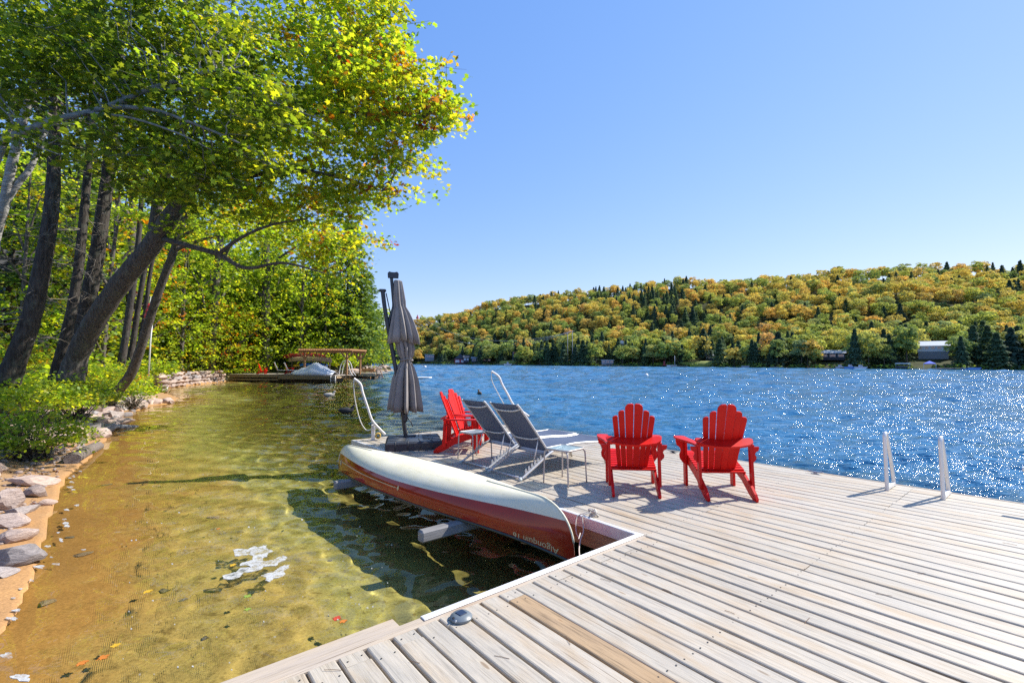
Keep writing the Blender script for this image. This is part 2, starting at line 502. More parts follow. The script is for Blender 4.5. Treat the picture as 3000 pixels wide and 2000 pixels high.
# ================================================================== the big dock
def wood_mat(name, tones, knot=True, streak=(30, 30), dark=0.45, rough=0.75, grain=0.5, spec=0.25):
    """weathered board: long grain, grey and tan drift along the board, knots, dark checks"""
    k = NT(name)
    tc = k.n('TexCoord'); oi = k.n('ObjectInfo')
    off = k.n('VectorMath', operation='SCALE'); off.inputs[3].default_value = 37.0
    cmb = k.n('CombineXYZ')
    k.l(oi.outputs['Random'], cmb.inputs[0]); k.l(oi.outputs['Random'], cmb.inputs[1])
    k.l(cmb.outputs[0], off.inputs[0])
    ad = k.n('VectorMath', operation='ADD'); k.l(tc.outputs['Object'], ad.inputs[0]); k.l(off.outputs[0], ad.inputs[1])
    P = ad.outputs[0]
    def mp(sc):
        q = k.n('Mapping'); q.inputs['Scale'].default_value = sc; k.l(P, q.inputs['Vector']); return q.outputs[0]
    drift = k.noise(mp((0.9, 3.0, 3.0)), 1.6, 4, 0.6)
    gr = k.noise(mp((1.6, streak[0], streak[1])), 2.2, 6, 0.62, 0.25)
    fine = k.noise(mp((5, 120, 120)), 2.0, 3, 0.6)
    base = k.ramp(drift, [(0.32, tones[0]), (0.5, tones[1]), (0.68, tones[2])])
    gc = k.ramp(gr, [(0.30, (1 - dark,) * 3), (0.48, (0.95,) * 3), (0.7, (1.1,) * 3)])
    c = k.mix(base, gc, grain, 'MULTIPLY')
    chk = k.ramp(k.noise(mp((0.55, 34, 34)), 2.0, 2, 0.4), [(0.285, (0.35, 0.29, 0.23)), (0.315, (1, 1, 1))])
    c = k.mix(c, chk, 0.8, 'MULTIPLY')
    fc = k.ramp(fine, [(0.3, (0.86,) * 3), (0.65, (1.06,) * 3)])
    c = k.mix(c, fc, 0.8, 'MULTIPLY')
    if knot:
        vo = k.n('TexVoronoi', feature='F1'); vo.inputs['Scale'].default_value = 1.0
        k.l(mp((1.7, 6.5, 0.01)), vo.inputs['Vector'])
        ring = k.ramp(vo.outputs['Distance'], [(0.0, (0.55, 0.4, 0.27)), (0.055, (0.62, 0.5, 0.38)), (0.075, (1.12, 1.1, 1.06)), (0.16, (1, 1, 1))])
        c = k.mix(c, ring, 0.75, 'MULTIPLY')
    tone = k.ramp(oi.outputs['Random'], [(0, (0.90, 0.89, 0.87)), (0.35, (1.0, 0.985, 0.96)), (0.7, (0.95, 0.925, 0.89)), (1, (1.03, 1.02, 1.0))])
    c = k.mix(c, tone, 1.0, 'MULTIPLY')
    k.base(c); k.set(rough, spec=spec)
    h = k.math('ADD', gr, k.math('MULTIPLY', fine, 0.6))
    k.bump(h, 0.35, 0.004)
    return k.m

M_DECK = wood_mat('weathered_deck_wood', [(0.455, 0.36, 0.25), (0.485, 0.43, 0.35), (0.415, 0.38, 0.325)], grain=0.72, rough=0.5, spec=0.5)
M_NEWWOOD = wood_mat('tan_replacement_wood', [(0.38, 0.255, 0.145), (0.41, 0.29, 0.175), (0.36, 0.255, 0.16)], dark=0.6, grain=0.9)
M_LEDGE = wood_mat('pale_sawn_wood', [(0.45, 0.33, 0.23), (0.49, 0.41, 0.32), (0.45, 0.385, 0.32)], knot=False)
M_FASCIA = wood_mat('brown_fascia_wood', [(0.34, 0.20, 0.10), (0.40, 0.25, 0.14), (0.30, 0.18, 0.10)], knot=False)
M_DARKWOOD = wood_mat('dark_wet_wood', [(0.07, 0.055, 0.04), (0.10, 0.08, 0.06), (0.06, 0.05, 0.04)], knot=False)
M_GREYBEAM = wood_mat('grey_beam_wood', [(0.22, 0.21, 0.20), (0.28, 0.27, 0.27), (0.18, 0.18, 0.18)], knot=False)

k = NT('brushed_aluminium'); v = k.coords('Object', (3, 60, 60))
k.base(k.ramp(k.noise(v, 2, 4), [(0.3, (0.62, 0.61, 0.60)), (0.7, (0.78, 0.77, 0.76))])); k.set(0.5, 0.35)
M_ALU = k.m
M_SCREW = plain('dark_screw', (0.06, 0.055, 0.05), 0.5, 0.6)

DOCK = empty('dock', dmat(0, 0), 'long weathered board dock with a notched slip holding the overturned canoe', 'dock')

def plank_mesh(L, w, th=0.036):
    b_ = MB()
    e_ = 0.009
    x0, x1 = -L / 2, L / 2
    y = w / 2
    dz = random.uniform(-0.0022, 0.0022)
    prof = [(-y, -th), (-y, -e_), (-y + 0.003, -0.003), (-y + e_, 0), (0, dz * 0.5 - 0.0008), (y - e_, 0), (y - 0.003, -0.003), (y, -e_), (y, -th)]
    cut = random.uniform(-0.003, 0.003)
    n = len(prof)
    vs_ = [(x0 + (cut if p[0] > 0 else 0), *p) for p in prof] + [(x1 + (cut if p[0] > 0 else 0), *p) for p in prof]
    fs = [(i, n + i, n + i + 1, i + 1) for i in range(n - 1)] + [(0, n - 1, 2 * n - 1, n)]
    fs = [tuple(reversed(f)) for f in fs] + [tuple(reversed(range(n))), tuple(range(n, 2 * n))]
    return b_.add(vs_, [tuple(reversed(f)) for f in fs])

PITCH_B = 0.1477
nails = MB()
def plank(u0, u1, row, m=None, name='plank'):
    L = u1 - u0
    gap = random.choice([0.006, 0.008, 0.010, 0.013]) if row >= 0 else random.choice([0.010, 0.013, 0.016, 0.019])
    w = PITCH_B - gap
    mb = plank_mesh(L, w)
    o = mb.build(name, m or M_DECK, DOCK)
    o.matrix_local = Matrix.Translation(((u0 + u1) / 2, (row + 0.5) * PITCH_B + random.uniform(-.0015, .0015), random.uniform(-0.0022, 0.0022))) @ Matrix.Rotation(random.uniform(-.0006, .0006), 4, 'Z') @ Matrix.Rotation(random.uniform(-.008, .008), 4, 'X')
    return o

JOISTS = [-6.9, -5.7, -4.5, -3.3, -2.1, -0.9, 0.06, 1.2, 2.4, 3.6, 4.8, 6.0]
def screws(u, row):
    for dv in (-0.038, 0.038):
        if random.random() < 0.9:
            c = (u + random.uniform(-.008, .008), (row + .5) * PITCH_B + dv + random.uniform(-.006, .006), 0.0012)
            n = len(nails.v)
            nails.v += [(c[0] + .0052 * math.cos(a), c[1] + .0052 * math.sin(a), c[2]) for a in (0, 1.05, 2.09, 3.14, 4.19, 5.24)]
            nails.f.append(tuple(range(n, n + 6))); nails.mi.append(0)

U_END = 7.2
for row in range(0, 26):
    cuts = [-7.0]
    js = [j for j in JOISTS[1:-1]]
    u = -7.0 + random.choice([1.3, 2.5, 3.7, 4.9])
    while u < U_END - 1.2:
        j = min(js, key=lambda q: abs(q - u)); 
        if j > cuts[-1] + 0.6: cuts.append(j)
        u = cuts[-1] + 4.88
    cuts.append(U_END)
    for a, c in zip(cuts[:-1], cuts[1:]):
        plank(a + 0.002, c - 0.002, row)
    for j in JOISTS: screws(j, row)
HEADER = {-3, -5, -8, -11, -14, -16, -18, -20}
for row in range(-1, -36, -1):
    u0 = 0.078
    if row in HEADER:
        plank(u0, u0 + 0.098, row); a = u0 + 0.103
        screws(u0 + 0.05, row)
    else: a = u0
    screws(u0 + 0.14, row)
    mid = random.choice([2.4, 3.6, 4.8])
    plank(a, mid - 0.002, row, M_NEWWOOD if row == -11 else None)
    plank(mid + 0.002, U_END, row)
    for j in JOISTS[7:]: screws(j, row)
so = nails.build('screw_heads', M_SCREW, DOCK); so['kind'] = 'stuff'

def part_box(name, u0, u1, v0, v1, h0, h1, m, bev=0.004, parent=None):
    """long timber; its grain follows the longer side"""
    cx, cyy, cz = (u0 + u1) / 2, (v0 + v1) / 2, (h0 + h1) / 2
    lu, lv, lh = u1 - u0, v1 - v0, h1 - h0
    if lu >= lv:
        o = MB().box((0, 0, 0), (lu, lv, lh), bev=bev).build(name, m, parent or DOCK)
        o.matrix_local = Matrix.Translation((cx, cyy, cz))
    else:
        o = MB().box((0, 0, 0), (lv, lu, lh), bev=bev).build(name, m, parent or DOCK)
        o.matrix_local = Matrix.Translation((cx, cyy, cz)) @ Matrix.Rotation(math.pi / 2, 4, 'Z')
    return o
V0 = 26 * PITCH_B
# slip edge towards the viewer: aluminium angle over a rim board
part_box('edge_strip', -0.006, 0.042, -2.14, 0.012, -0.004, 0.0055, M_ALU, 0.002)
part_box('edge_strip', -0.010, -0.0065, -2.14, 0.0, -0.085, 0.004, M_ALU, 0.001)
part_box('rim_board', 0.043, 0.074, -5.2, 0.0, -0.16, -0.001, M_LEDGE)
part_box('rim_board', -0.005, 0.0415, -5.2, 0.0, -0.20, -0.006, M_LEDGE)
part_box('ledge_board', -0.108, -0.007, -5.2, -2.27, -0.045, -0.003, M_LEDGE, 0.006)
part_box('ledge_board', -0.0065, 0.0415, -5.2, -2.145, -0.0055, -0.0025, M_LEDGE, 0.001)
# slip edge along the far boards
part_box('edge_strip', -7.0, -0.0105, -0.042, 0.004, -0.003, 0.006, M_ALU, 0.002)
part_box('edge_strip', -7.0, -0.0105, -0.046, -0.0425, -0.10, 0.004, M_ALU, 0.001)
part_box('fascia_board', -7.0, -0.012, -0.036, -0.003, -0.27, -0.101, M_FASCIA)
part_box('fascia_board', -7.0, U_END, V0 + 0.004, V0 + 0.04, -0.24, 0.001, M_LEDGE)
part_box('fascia_board', -7.04, -7.004, -0.04, V0 + 0.04, -0.24, 0.0, M_LEDGE)
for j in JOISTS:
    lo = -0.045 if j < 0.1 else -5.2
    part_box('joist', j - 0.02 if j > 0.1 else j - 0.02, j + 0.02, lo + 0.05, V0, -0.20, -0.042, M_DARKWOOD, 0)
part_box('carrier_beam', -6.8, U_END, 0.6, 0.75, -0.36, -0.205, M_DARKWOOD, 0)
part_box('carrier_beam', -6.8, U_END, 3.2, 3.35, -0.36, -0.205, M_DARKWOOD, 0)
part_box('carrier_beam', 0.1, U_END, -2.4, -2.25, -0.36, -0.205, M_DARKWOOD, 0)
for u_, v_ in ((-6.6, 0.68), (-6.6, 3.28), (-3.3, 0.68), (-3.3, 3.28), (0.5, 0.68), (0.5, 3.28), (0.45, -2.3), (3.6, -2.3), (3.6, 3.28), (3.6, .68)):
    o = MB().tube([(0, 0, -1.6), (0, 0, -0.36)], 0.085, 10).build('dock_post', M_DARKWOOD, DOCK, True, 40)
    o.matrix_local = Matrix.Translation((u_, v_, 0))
# two square timbers reaching out under the canoe
for u_ in (-1.55, -4.05):
    part_box('support_beam', u_ - 0.05, u_ + 0.05, -1.34, -0.048, -0.20, -0.085, M_GREYBEAM, 0.018)

# cleats on the lake edge
M_CLEAT = plain('cleat_grey', (0.42, 0.42, 0.43), 0.45, 0.6)
M_CLEATD = plain('cleat_dark', (0.07, 0.08, 0.085), 0.5, 0.2)
def cleat(u, v, m, label):
    t = empty('dock_cleat', dmat(u, v, 0.001), label, 'cleat', 'cleats along the lake edge of the dock')
    MB().tube([(-0.10, 0, 0.034), (-0.07, 0, 0.030), (-0.02, 0, 0.026), (0.02, 0, 0.026), (0.07, 0, 0.030), (0.10, 0, 0.034)], [.006, .010, .012, .012, .010, .006], 8, flat=0.8).build('horn_bar', m, t, True, 50)
    MB().box((0, 0, 0.003), (0.10, 0.05, 0.006), bev=0.002).box((0, 0, 0.014), (0.045, 0.022, 0.02), bev=0.004).build('cleat_base', m, t)
cleat(0.18, 3.74, M_CLEAT, 'grey metal cleat on the dock edge between the chairs and the ladder')
cleat(-4.67, 3.76, M_CLEAT, 'small grey cleat on the far dock edge beyond the sun loungers')
cleat(-1.93, 3.66, M_CLEATD, 'dark cleat on the dock edge seen between the two red chairs')

# dry needles and crumbs that collect on the boards
nd_ = MB(); rr_ = random.Random(12)
for i in range(70):
    u_ = rr_.uniform(.1, 5) if i % 3 else rr_.uniform(-6, 5); v_ = rr_.uniform(-4.2, -.2) if i % 3 else rr_.uniform(.1, 3.7)
    if u_ < 0.1 and v_ < 0.05: continue
    a = rr_.uniform(0, 3.14); L = rr_.uniform(.02, .05)
    nd_.tube([(u_ - L * math.cos(a), v_ - L * math.sin(a), .003), (u_, v_, .005), (u_ + L * math.cos(a), v_ + L * math.sin(a), .003)], .0014, 3)
no_ = nd_.build('pine_needles', plain('dry_needles', (.22, .10, .04), .8)); no_.matrix_world = dmat(0, 0); tag(no_, 'dry brown pine needles scattered over the dock boards', kind='stuff')
# ================================================================== things on the dock
# ---------------- canoe, upside down
k = NT('cream_gelcoat'); v = k.coords('Object')
c = k.ramp(k.noise(v, 2.2, 5, 0.6), [(0.3, (0.71, 0.66, 0.48)), (0.7, (0.78, 0.73, 0.56))])
scr = k.ramp(k.noise(k.coords('Object', (1.5, 22, 22), (0, 0, .4)), 3.0, 6, 0.7), [(0.33, (0.55, 0.52, 0.44)), (0.40, (1, 1, 1))])
st = k.ramp(k.noise(k.coords('Object', (1.2, 5, 5)), 2.4, 8, 0.75), [(0.40, (0.70, 0.66, 0.52)), (0.56, (1, 1, 1))])
k.base(k.mix(k.mix(c, scr, 0.55, 'MULTIPLY'), st, .2, 'MULTIPLY')); k.set(0.38, spec=0.25); M_CREAM = k.m
k = NT('red_gelcoat'); v = k.coords('Object')
c = k.ramp(k.noise(v, 2.0, 4, 0.6), [(0.3, (0.27, 0.022, 0.008)), (0.7, (0.36, 0.028, 0.011))])
k.base(c); k.set(0.10, spec=0.4); M_HULLRED = k.m
M_GUNWALE = plain('dark_gunwale', (0.045, 0.045, 0.03), 0.4)
M_PINLINE = plain('cream_pinstripe', (0.62, 0.50, 0.26), 0.5)
M_WEB = plain('canoe_thwart_wood', (0.35, 0.2, 0.09), 0.5)
CL, CB = 4.94, 0.435
def c_sheer(x): t = abs(x) / (CL / 2); return 0.325 + 0.03 * t ** 2 + 0.165 * t ** 5
def c_keel(x):
    t = abs(x); a = CL / 2 - 0.48
    z = 0.012 * (t / a) ** 3 if t < a else 0.012
    if t > a:
        q = min((t - a) / 0.48, 1.0)
        z = 0.012 + 0.44 * (1 - (1 - q ** 2.3) ** (1 / 2.3))
    return z
def c_beam(x):
    t = abs(x) / (CL / 2)
    return CB * (1 - t ** 2.15) ** 0.92 + 0.006
def c_pt(x, f, side):
    """point of the hull at station x, height fraction f of the local depth (0 keel, 1 gunwale)"""
    zk, zs = c_keel(x), c_sheer(x)
    D = max(zs - zk, 0.004)
    t = abs(x) / (CL / 2)
    n = 2.5 - 1.0 * t ** 2.5
    yy = (1 - (1 - f) ** n) ** (1 / n)
    tum = 1 - 0.035 * max(0, (f - .6) / .4) * (1 - t)
    fine = min(1, ((CL / 2 - abs(x)) / 0.9)) if D < 0.3 else 1
    return Vector((x, side * c_beam(x) * yy * tum, zk + D * f))
def c_split(x):
    t = abs(x) / (CL / 2)
    zs = c_sheer(x)
    z = zs - (0.185 + 0.03 * t + 0.12 * t ** 4)
    zk = c_keel(x)
    return min(max((z - zk) / max(zs - zk, 0.004), 0.02), 0.98)
xs_ = [CL / 2 * math.sin(math.pi / 2 * q) for q in np.linspace(-1, 1, 81)]
HS = 12
def hull(lo, hi, n, name, m, parent):
    V, Fc = [], []
    for side in (-1, 1):
        b0 = len(V)
        for x in xs_:
            fs_ = c_split(x)
            for j in range(n + 1):
                a, b_ = (0, fs_) if lo else (fs_, 1)
                q = j / n
                if lo: q = q ** 1.6
                V.append(c_pt(x, a + (b_ - a) * q, side))
        w = n + 1
        for i in range(len(xs_) - 1):
            for j in range(n):
                q = (b0 + i * w + j, b0 + (i + 1) * w + j, b0 + (i + 1) * w + j + 1, b0 + i * w + j + 1)
                Fc.append(q if side < 0 else tuple(reversed(q)))
    mb = MB(); mb.add(V, Fc)
    o = mb.build(name, m, parent, True)
    bm_ = __import__('bmesh').new(); bm_.from_mesh(o.data)
    __import__('bmesh').ops.remove_doubles(bm_, verts=bm_.verts, dist=0.0008)
    bm_.to_mesh(o.data); bm_.free(); o.data.shade_smooth()
    return o
# canoe frame: near tip and far tip of the gunwale in dock coordinates
cn = Vector((-0.30, -0.43, 0)); cf = Vector((-5.36, -0.88, 0))
cmid = (cn + cf) / 2
yawc = math.atan2(cn.y - cf.y, cn.x - cf.x)
CM = MD @ Matrix.Translation((cmid.x, cmid.y, 0.265)) @ Matrix.Rotation(yawc, 4, 'Z') @ Matrix.Rotation(math.pi, 4, 'X')
CANOE = empty('canoe', CM, 'overturned cream and dark red canoe lying over the dock slip', 'canoe')
hull(True, False, 14, 'hull', M_CREAM, CANOE)
hull(False, True, 5, 'red_band', M_HULLRED, CANOE)
for s_ in (-1, 1):
    mb = MB(); mb.tube([c_pt(x, 1, s_) + Vector((0, s_ * 0.004, 0.0)) for x in xs_], 0.013, 6)
    mb.build('gunwale', M_GUNWALE, CANOE, True, 60)
mb = MB(); mb.tube([Vector((x, 0, c_keel(x) - 0.002)) for x in xs_ if abs(x) > CL / 2 - 1.25 and x > 0 and c_keel(x) < 0.36], 0.011, 6, flat=0.8)
mb.build('keel_strip', M_CREAM, CANOE, True)
mb = MB(); mb.tube([Vector((x, 0, c_keel(x) - 0.002)) for x in xs_ if abs(x) > CL / 2 - 1.25 and x < 0 and c_keel(x) < 0.36], 0.011, 6, flat=0.8)
mb.build('keel_strip', M_CREAM, CANOE, True)
for x in (-1.0, 0.0, 1.0):
    MB().box((x, 0, c_sheer(x) - 0.012), (0.06, 2 * c_beam(x) * 0.96, 0.018), bev=0.004).build('thwart', M_WEB, CANOE)
for s_ in (-1, 1):
    x = s_ * (CL / 2 - 0.25); 
    MB().prism([(-.24, c_beam(x - s_ * .24) * .97 if s_ > 0 else .002), (.24, .002 if s_ > 0 else c_beam(x + .24) * .97), (.24, -.002 if s_ > 0 else -c_beam(x + .24) * .97), (-.24, -c_beam(x - s_ * .24) * .97 if s_ > 0 else -.002)], (x, 0, c_sheer(x) - .02), (1, 0, 0), (0, 1, 0), (0, 0, 1), 0.01).build('deck_plate', M_WEB, CANOE)
SIDE = 1      # the side that faces the viewer once turned over
def on_hull(x, f, lift=0.0015):
    p = c_pt(x, f, SIDE)
    dx = c_pt(x + .01, f, SIDE) - c_pt(x - .01, f, SIDE); df = c_pt(x, min(f + .02, 1), SIDE) - c_pt(x, f - .02, SIDE)
    n = dx.cross(df).normalized()
    if n.y * SIDE < 0: n = -n
    return p + n * lift
mb = MB()
def band_f(x, w):   # fraction along the red band, 0 at the split, 1 at the gunwale
    a = c_split(x); return a + (1 - a) * w
xx = np.linspace(-1.95, 0.12, 40)
top = [on_hull(x, band_f(x, 0.335)) for x in xx]; bot = [on_hull(x, band_f(x, 0.38)) for x in xx]
mb.add(top + bot, [(i, i + 1, 40 + i + 1, 40 + i) for i in range(39)])
mb.build('pinstripe', M_PINLINE, CANOE)
# maple leaf at the end of the line
leaf = [(0, -1), (.06, -.45), (.55, -.52), (.47, -.3), (.95, .08), (.8, .16), (.88, .48), (.52, .42), (.42, .55), (.24, .35), (.3, .85), (.14, .76), (0, 1.1)]
leaf = leaf + [(-p[0], p[1]) for p in reversed(leaf[1:-1])]
x0 = 0.17
me_v = [on_hull(x0 - p[1] * 0.03, band_f(x0, 0.36 + p[0] * .17), 0.002) for p in leaf]
MB().add(me_v + [on_hull(x0, band_f(x0, .36), .002)], [(i, (i + 1) % len(leaf), len(leaf)) for i in range(len(leaf))]).build('maple_leaf_emblem', M_PINLINE, CANOE)
# small scroll emblem at the far end of the line
mb = MB()
sc_ = [(-1.2, .5), (-.9, -.4), (-.3, -.7), (.2, -.2), (.1, .4), (-.3, .5), (-.2, .1), (.5, .3), (1.0, .9), (.8, -.3), (1.2, -.9)]
mb.tube([on_hull(-2.03 + p[0] * .05, band_f(-2.03, .42 + p[1] * .16), .003) for p in sc_], 0.006, 5)
mb.build('scroll_emblem', M_PINLINE, CANOE)
# lettering, reads from the other way up
cu = bpy.data.curves.new('lettering', 'FONT'); cu.body = 'Algonquin 16'; cu.size = 1.0; cu.resolution_u = 3
to = bpy.data.objects.new('lettering', cu); COL.objects.link(to)
dg = bpy.context.evaluated_depsgraph_get(); tm = bpy.data.meshes.new_from_object(to.evaluated_get(dg))
bpy.data.objects.remove(to)
wmax = max(q.co.x for q in tm.vertices)
LW, LH = 0.44, 0.062
xe = CL / 2 - 0.13
for q in tm.vertices:
    tx, ty = q.co.x / wmax, q.co.y
    X_ = xe - tx * LW
    fz = 0.80 - 0.0 * tx
    zs, zk = c_sheer(X_), c_keel(X_)
    f_ = band_f(X_, 0.80) + (ty * LH * 1.25) / max(zs - zk, .05)
    q.co = on_hull(X_, min(f_, .985), 0.0025)
lo_ = link('lettering', tm, CANOE, M_PINLINE)

# ---------------- painter rope
M_ROPE = plain('pale_rope', (0.55, 0.50, 0.42), 0.85, bump=0.4, bscale=200)
def spline(pts, n=8):
    pts = [Vector(p) for p in pts]; out = []
    P = [pts[0]] + pts + [pts[-1]]
    for i in range(1, len(P) - 2):
        for q in range(n):
            t = q / n
            a, b_, c_, d_ = P[i - 1], P[i], P[i + 1], P[i + 2]
            out.append(0.5 * ((2 * b_) + (c_ - a) * t + (2 * a - 5 * b_ + 4 * c_ - d_) * t * t + (3 * b_ - a - 3 * c_ + d_) * t ** 3))
    return out + [pts[-1]]
rope = empty('rope', dmat(-0.58, 0.06, 0.0), 'pale rope knotted at the dock edge and tied to the canoe', 'rope')
kn = [(0.035 * math.cos(a * 1.7) + .01 * math.cos(a * 5), 0.03 * math.sin(a * 1.3), 0.035 + 0.028 * math.sin(a * 2.1)) for a in np.linspace(0, 13, 60)]
MB().tube(kn, 0.009, 6).build('knot', M_ROPE, rope, True)
MB().tube(spline([(0, -.03, .04), (-.03, -.12, 0.02), (0.02, -.17, -.10), (.03, -.22, -.16), (.12, -.34, -.20), (.24, -.46, -.22)]), 0.0065, 6).build('rope_length', M_ROPE, rope, True)
MB().tube(spline([(-.02, -.03, .04), (-.10, -.12, 0.0), (-.05, -.20, -.10), (.0, -.22, -.15), (.10, -.30, -.07), (.17, -.40, -.08)]), 0.0055, 6).build('rope_length', M_ROPE, rope, True)

# ---------------- red adirondack chairs
k = NT('red_paint'); v = k.coords('Object'); oi = k.n('ObjectInfo')
c = k.ramp(k.noise(v, 5, 4), [(0.3, (0.56, 0.006, 0.004)), (0.7, (0.64, 0.010, 0.006))])
wr = k.ramp(k.noise(k.coords('Object', (9, 9, 9)), 2.5, 7, .72), [(.30, (.55, .5, .5)), (.42, (1, 1, 1))]); c = k.mix(c, wr, .7, 'MULTIPLY')
fd = k.ramp(k.noise(k.coords('Object', (2, 2, 2)), 1.5, 3), [(.55, (1, 1, 1)), (.75, (1.06, 1.6, 1.6))]); c = k.mix(c, fd, .8, 'MULTIPLY')
k.base(k.mix(c, k.ramp(oi.outputs['Random'], [(0, (.88, .88, .88)), (1, (1.05, 1.15, 1.15))]), 1.0, 'MULTIPLY')); k.set(0.42, spec=0.22); k.bump(k.noise(k.coords('Object', (40, 40, 4)), 3, 4), 0.12, 0.002); M_RED = k.m

def rounded(poly_half):
    return poly_half
def make_chair(label):
    t = empty('adirondack_chair', None, label, 'chair', 'red wooden chairs on the dock')
    X, Y, Z = Vector((1, 0, 0)), Vector((0, 1, 0)), Vector((0, 0, 1))
    # y: 0 at the front legs, negative to the rear
    skid = [(0.06, 0.30), (0.06, 0.375), (0.03, 0.39), (-0.40, 0.265), (-0.66, 0.13), (-0.74, 0.075), (-0.775, 0.03), (-0.765, 0.0), (-0.69, 0.0), (-0.60, 0.035), (-0.40, 0.15), (-0.02, 0.27)]
    for s_ in (-1, 1):
        MB().prism(skid, (s_ * 0.255, 0, 0), Y, Z, X, 0.028).build('rear_leg', M_RED, t)
        MB().box((s_ * 0.285, -0.03, 0.28), (0.03, 0.10, 0.56), bev=0.004).build('front_leg', M_RED, t)
        # rear arm post
        MB().prism([(-0.62, 0.09), (-0.555, 0.11), (-0.535, 0.60), (-0.59, 0.60)], (s_ * 0.285, 0, 0), Y, Z, X, 0.03).build('arm_post', M_RED, t)
        # arm: broad paddle in front, narrow behind
        arm = [(0.245, -0.60), (0.315, -0.60), (0.33, -0.42), (0.375, -0.22), (0.405, -0.06), (0.40, 0.06), (0.365, 0.10), (0.29, 0.10), (0.262, 0.06), (0.262, -0.10), (0.245, -0.25)]
        MB().prism([(p[0] * s_, p[1]) for p in (arm if s_ > 0 else arm[::-1])], (0, 0, 0.575), X, Y, Z, 0.024).build('armrest', M_RED, t)
        br = [(0.0, 0.0), (0.0, -0.30), (0.015, -0.29), (0.05, -0.24), (0.055, -0.19), (0.035, -0.14), (0.05, -0.10), (0.085, -0.075), (0.095, -0.03), (0.095, 0.0)]
        MB().prism([(p[0] * s_, p[1]) for p in (br if s_ < 0 else br[::-1])], (s_ * 0.301, -0.03, 0.562), X, Z, Y, 0.022).build('arm_bracket', M_RED, t)
        MB().prism([(p[0] * .8 * s_, p[1] * .6) for p in (br if s_ < 0 else br[::-1])], (s_ * 0.301, -0.565, 0.562), X, Z, Y, 0.022).build('arm_bracket', M_RED, t)
    # seat slats
    n = 9
    for i in range(n):
        q = i / (n - 1)
        yy = 0.035 - q * 0.43; zz = 0.397 - max(q - .03, 0) * 0.128
        if i == 0: yy, zz = 0.045, 0.392
        o = MB().box((0, 0, 0), (0.545, 0.044, 0.018), bev=0.004).build('seat_slat', M_RED, t)
        o.matrix_local = Matrix.Translation((0, yy, zz)) @ Matrix.Rotation(0.285, 4, 'X')
    # back: six slats fanned from the bottom
    bot = Vector((0, -0.40, 0.235)); topc = Vector((0, -0.70, 1.045))
    up = (topc - bot).normalized(); nrm = X.cross(up)
    H = [0.70, 0.775, 0.865, 0.865, 0.775, 0.70]
    wb = [0.044, 0.052, 0.062, 0.062, 0.052, 0.044]; wt = [0.068, 0.072, 0.100, 0.100, 0.072, 0.068]
    gb, gt = 0.006, 0.009
    xb = -(sum(wb) + gb * 5) / 2; xt = -(sum(wt) + gt * 5) / 2
    for i in range(6):
        h = H[i]; e_ = (h - 0.0) / 0.865
        def X_at(q, side):      # edge position at height fraction q of the full height
            b_ = xb + (wb[i] if side else 0); t_ = xt + (wt[i] if side else 0)
            return b_ + (t_ - b_) * q
        sgn = -1 if i < 3 else 1       # rounded on the outer side
        hr = min(0.055, 0.085) if i in (2, 3) else 0.035
        poly = [(X_at(0, 0), 0), (X_at(0, 1), 0)]
        ql = (h - (hr * 1.3)) / 0.865
        l0, r0 = X_at(ql, 0), X_at(ql, 1); w = r0 - l0
        l1, r1 = X_at(e_, 0), X_at(e_, 1)
        if sgn > 0:
            poly += [(r0, h - hr * 1.3), (r1 - w * .06, h - hr * .72), (r1 - w * .2, h - hr * .3), (r1 - w * .42, h - hr * .06), (r1 - w * .65, h), (l1 + w * .12, h), (l1, h - hr * .2)]
        else:
            poly += [(r1, h - hr * .2), (r1 - w * .12, h), (l1 + w * .65, h), (l1 + w * .42, h - hr * .06), (l1 + w * .2, h - hr * .3), (l1 + w * .06, h - hr * .72), (l0, h - hr * 1.3)]
        curve = 0.012 * abs(i - 2.5) ** 1.5 * .6
        MB().prism(poly, bot + nrm * (-curve), X, up, X.cross(up), 0.018).build('back_slat', M_RED, t)
        xb += wb[i] + gb; xt += wt[i] + gt
    sc2 = MB()
    for i in range(6):
        for zz_ in (0.262, 0.617):
            q_ = (zz_ - bot.z) / (topc.z - bot.z); xq = (i - 2.5) * (.058 + .026 * q_)
            p_ = bot + up * (q_ * .865) + Vector((xq, 0, 0)) - X.cross(up) * -0.0
            sc2.ball(p_ + Vector((0, -.013, 0)), .0055, 6, 4)
    o = sc2.build('screw_heads', M_SCREW, t); o['kind'] = 'stuff'
    # broad crescent brace at arm height, low brace at the seat
    cre = [(-0.318, 0.055), (-0.305, -0.01), (-0.25, -0.06), (-0.13, -0.095), (0, -0.105), (0.13, -0.095), (0.25, -0.06), (0.305, -0.01), (0.318, 0.055), (0.29, 0.075), (0.2, 0.062), (0.1, 0.05), (0, 0.046), (-0.1, 0.05), (-0.2, 0.062), (-0.29, 0.075)]
    MB().prism(cre, (0, -0.59, 0.612), X, Vector((0, .90, .43)).normalized(), Vector((0, -.43, .90)).normalized(), 0.024).build('back_brace', M_RED, t)
    MB().box((0, -0.435, 0.25), (0.54, 0.07, 0.02), bev=0.004).build('seat_brace', M_RED, t)
    MB().box((0, 0.075, 0.33), (0.54, 0.02, 0.09), bev=0.004).build('front_apron', M_RED, t)
    return t
def put_chair(o, rear_mid, yaw_dir):
    """rear_mid: middle of the rear feet in dock coordinates; yaw_dir: facing direction there"""
    f = Vector((yaw_dir[0], yaw_dir[1], 0)).normalized()
    ang_ = math.atan2(f.y, f.x) - math.pi / 2
    p = Vector((rear_mid[0], rear_mid[1], 0)) + f * 0.74
    o.matrix_world = dmat(p.x, p.y, 0.002, ang_)
ch2 = make_chair('red chair facing the lake, standing nearer the white ladder')
put_chair(ch2, (0.062, 1.60), (-0.73, 0.69))
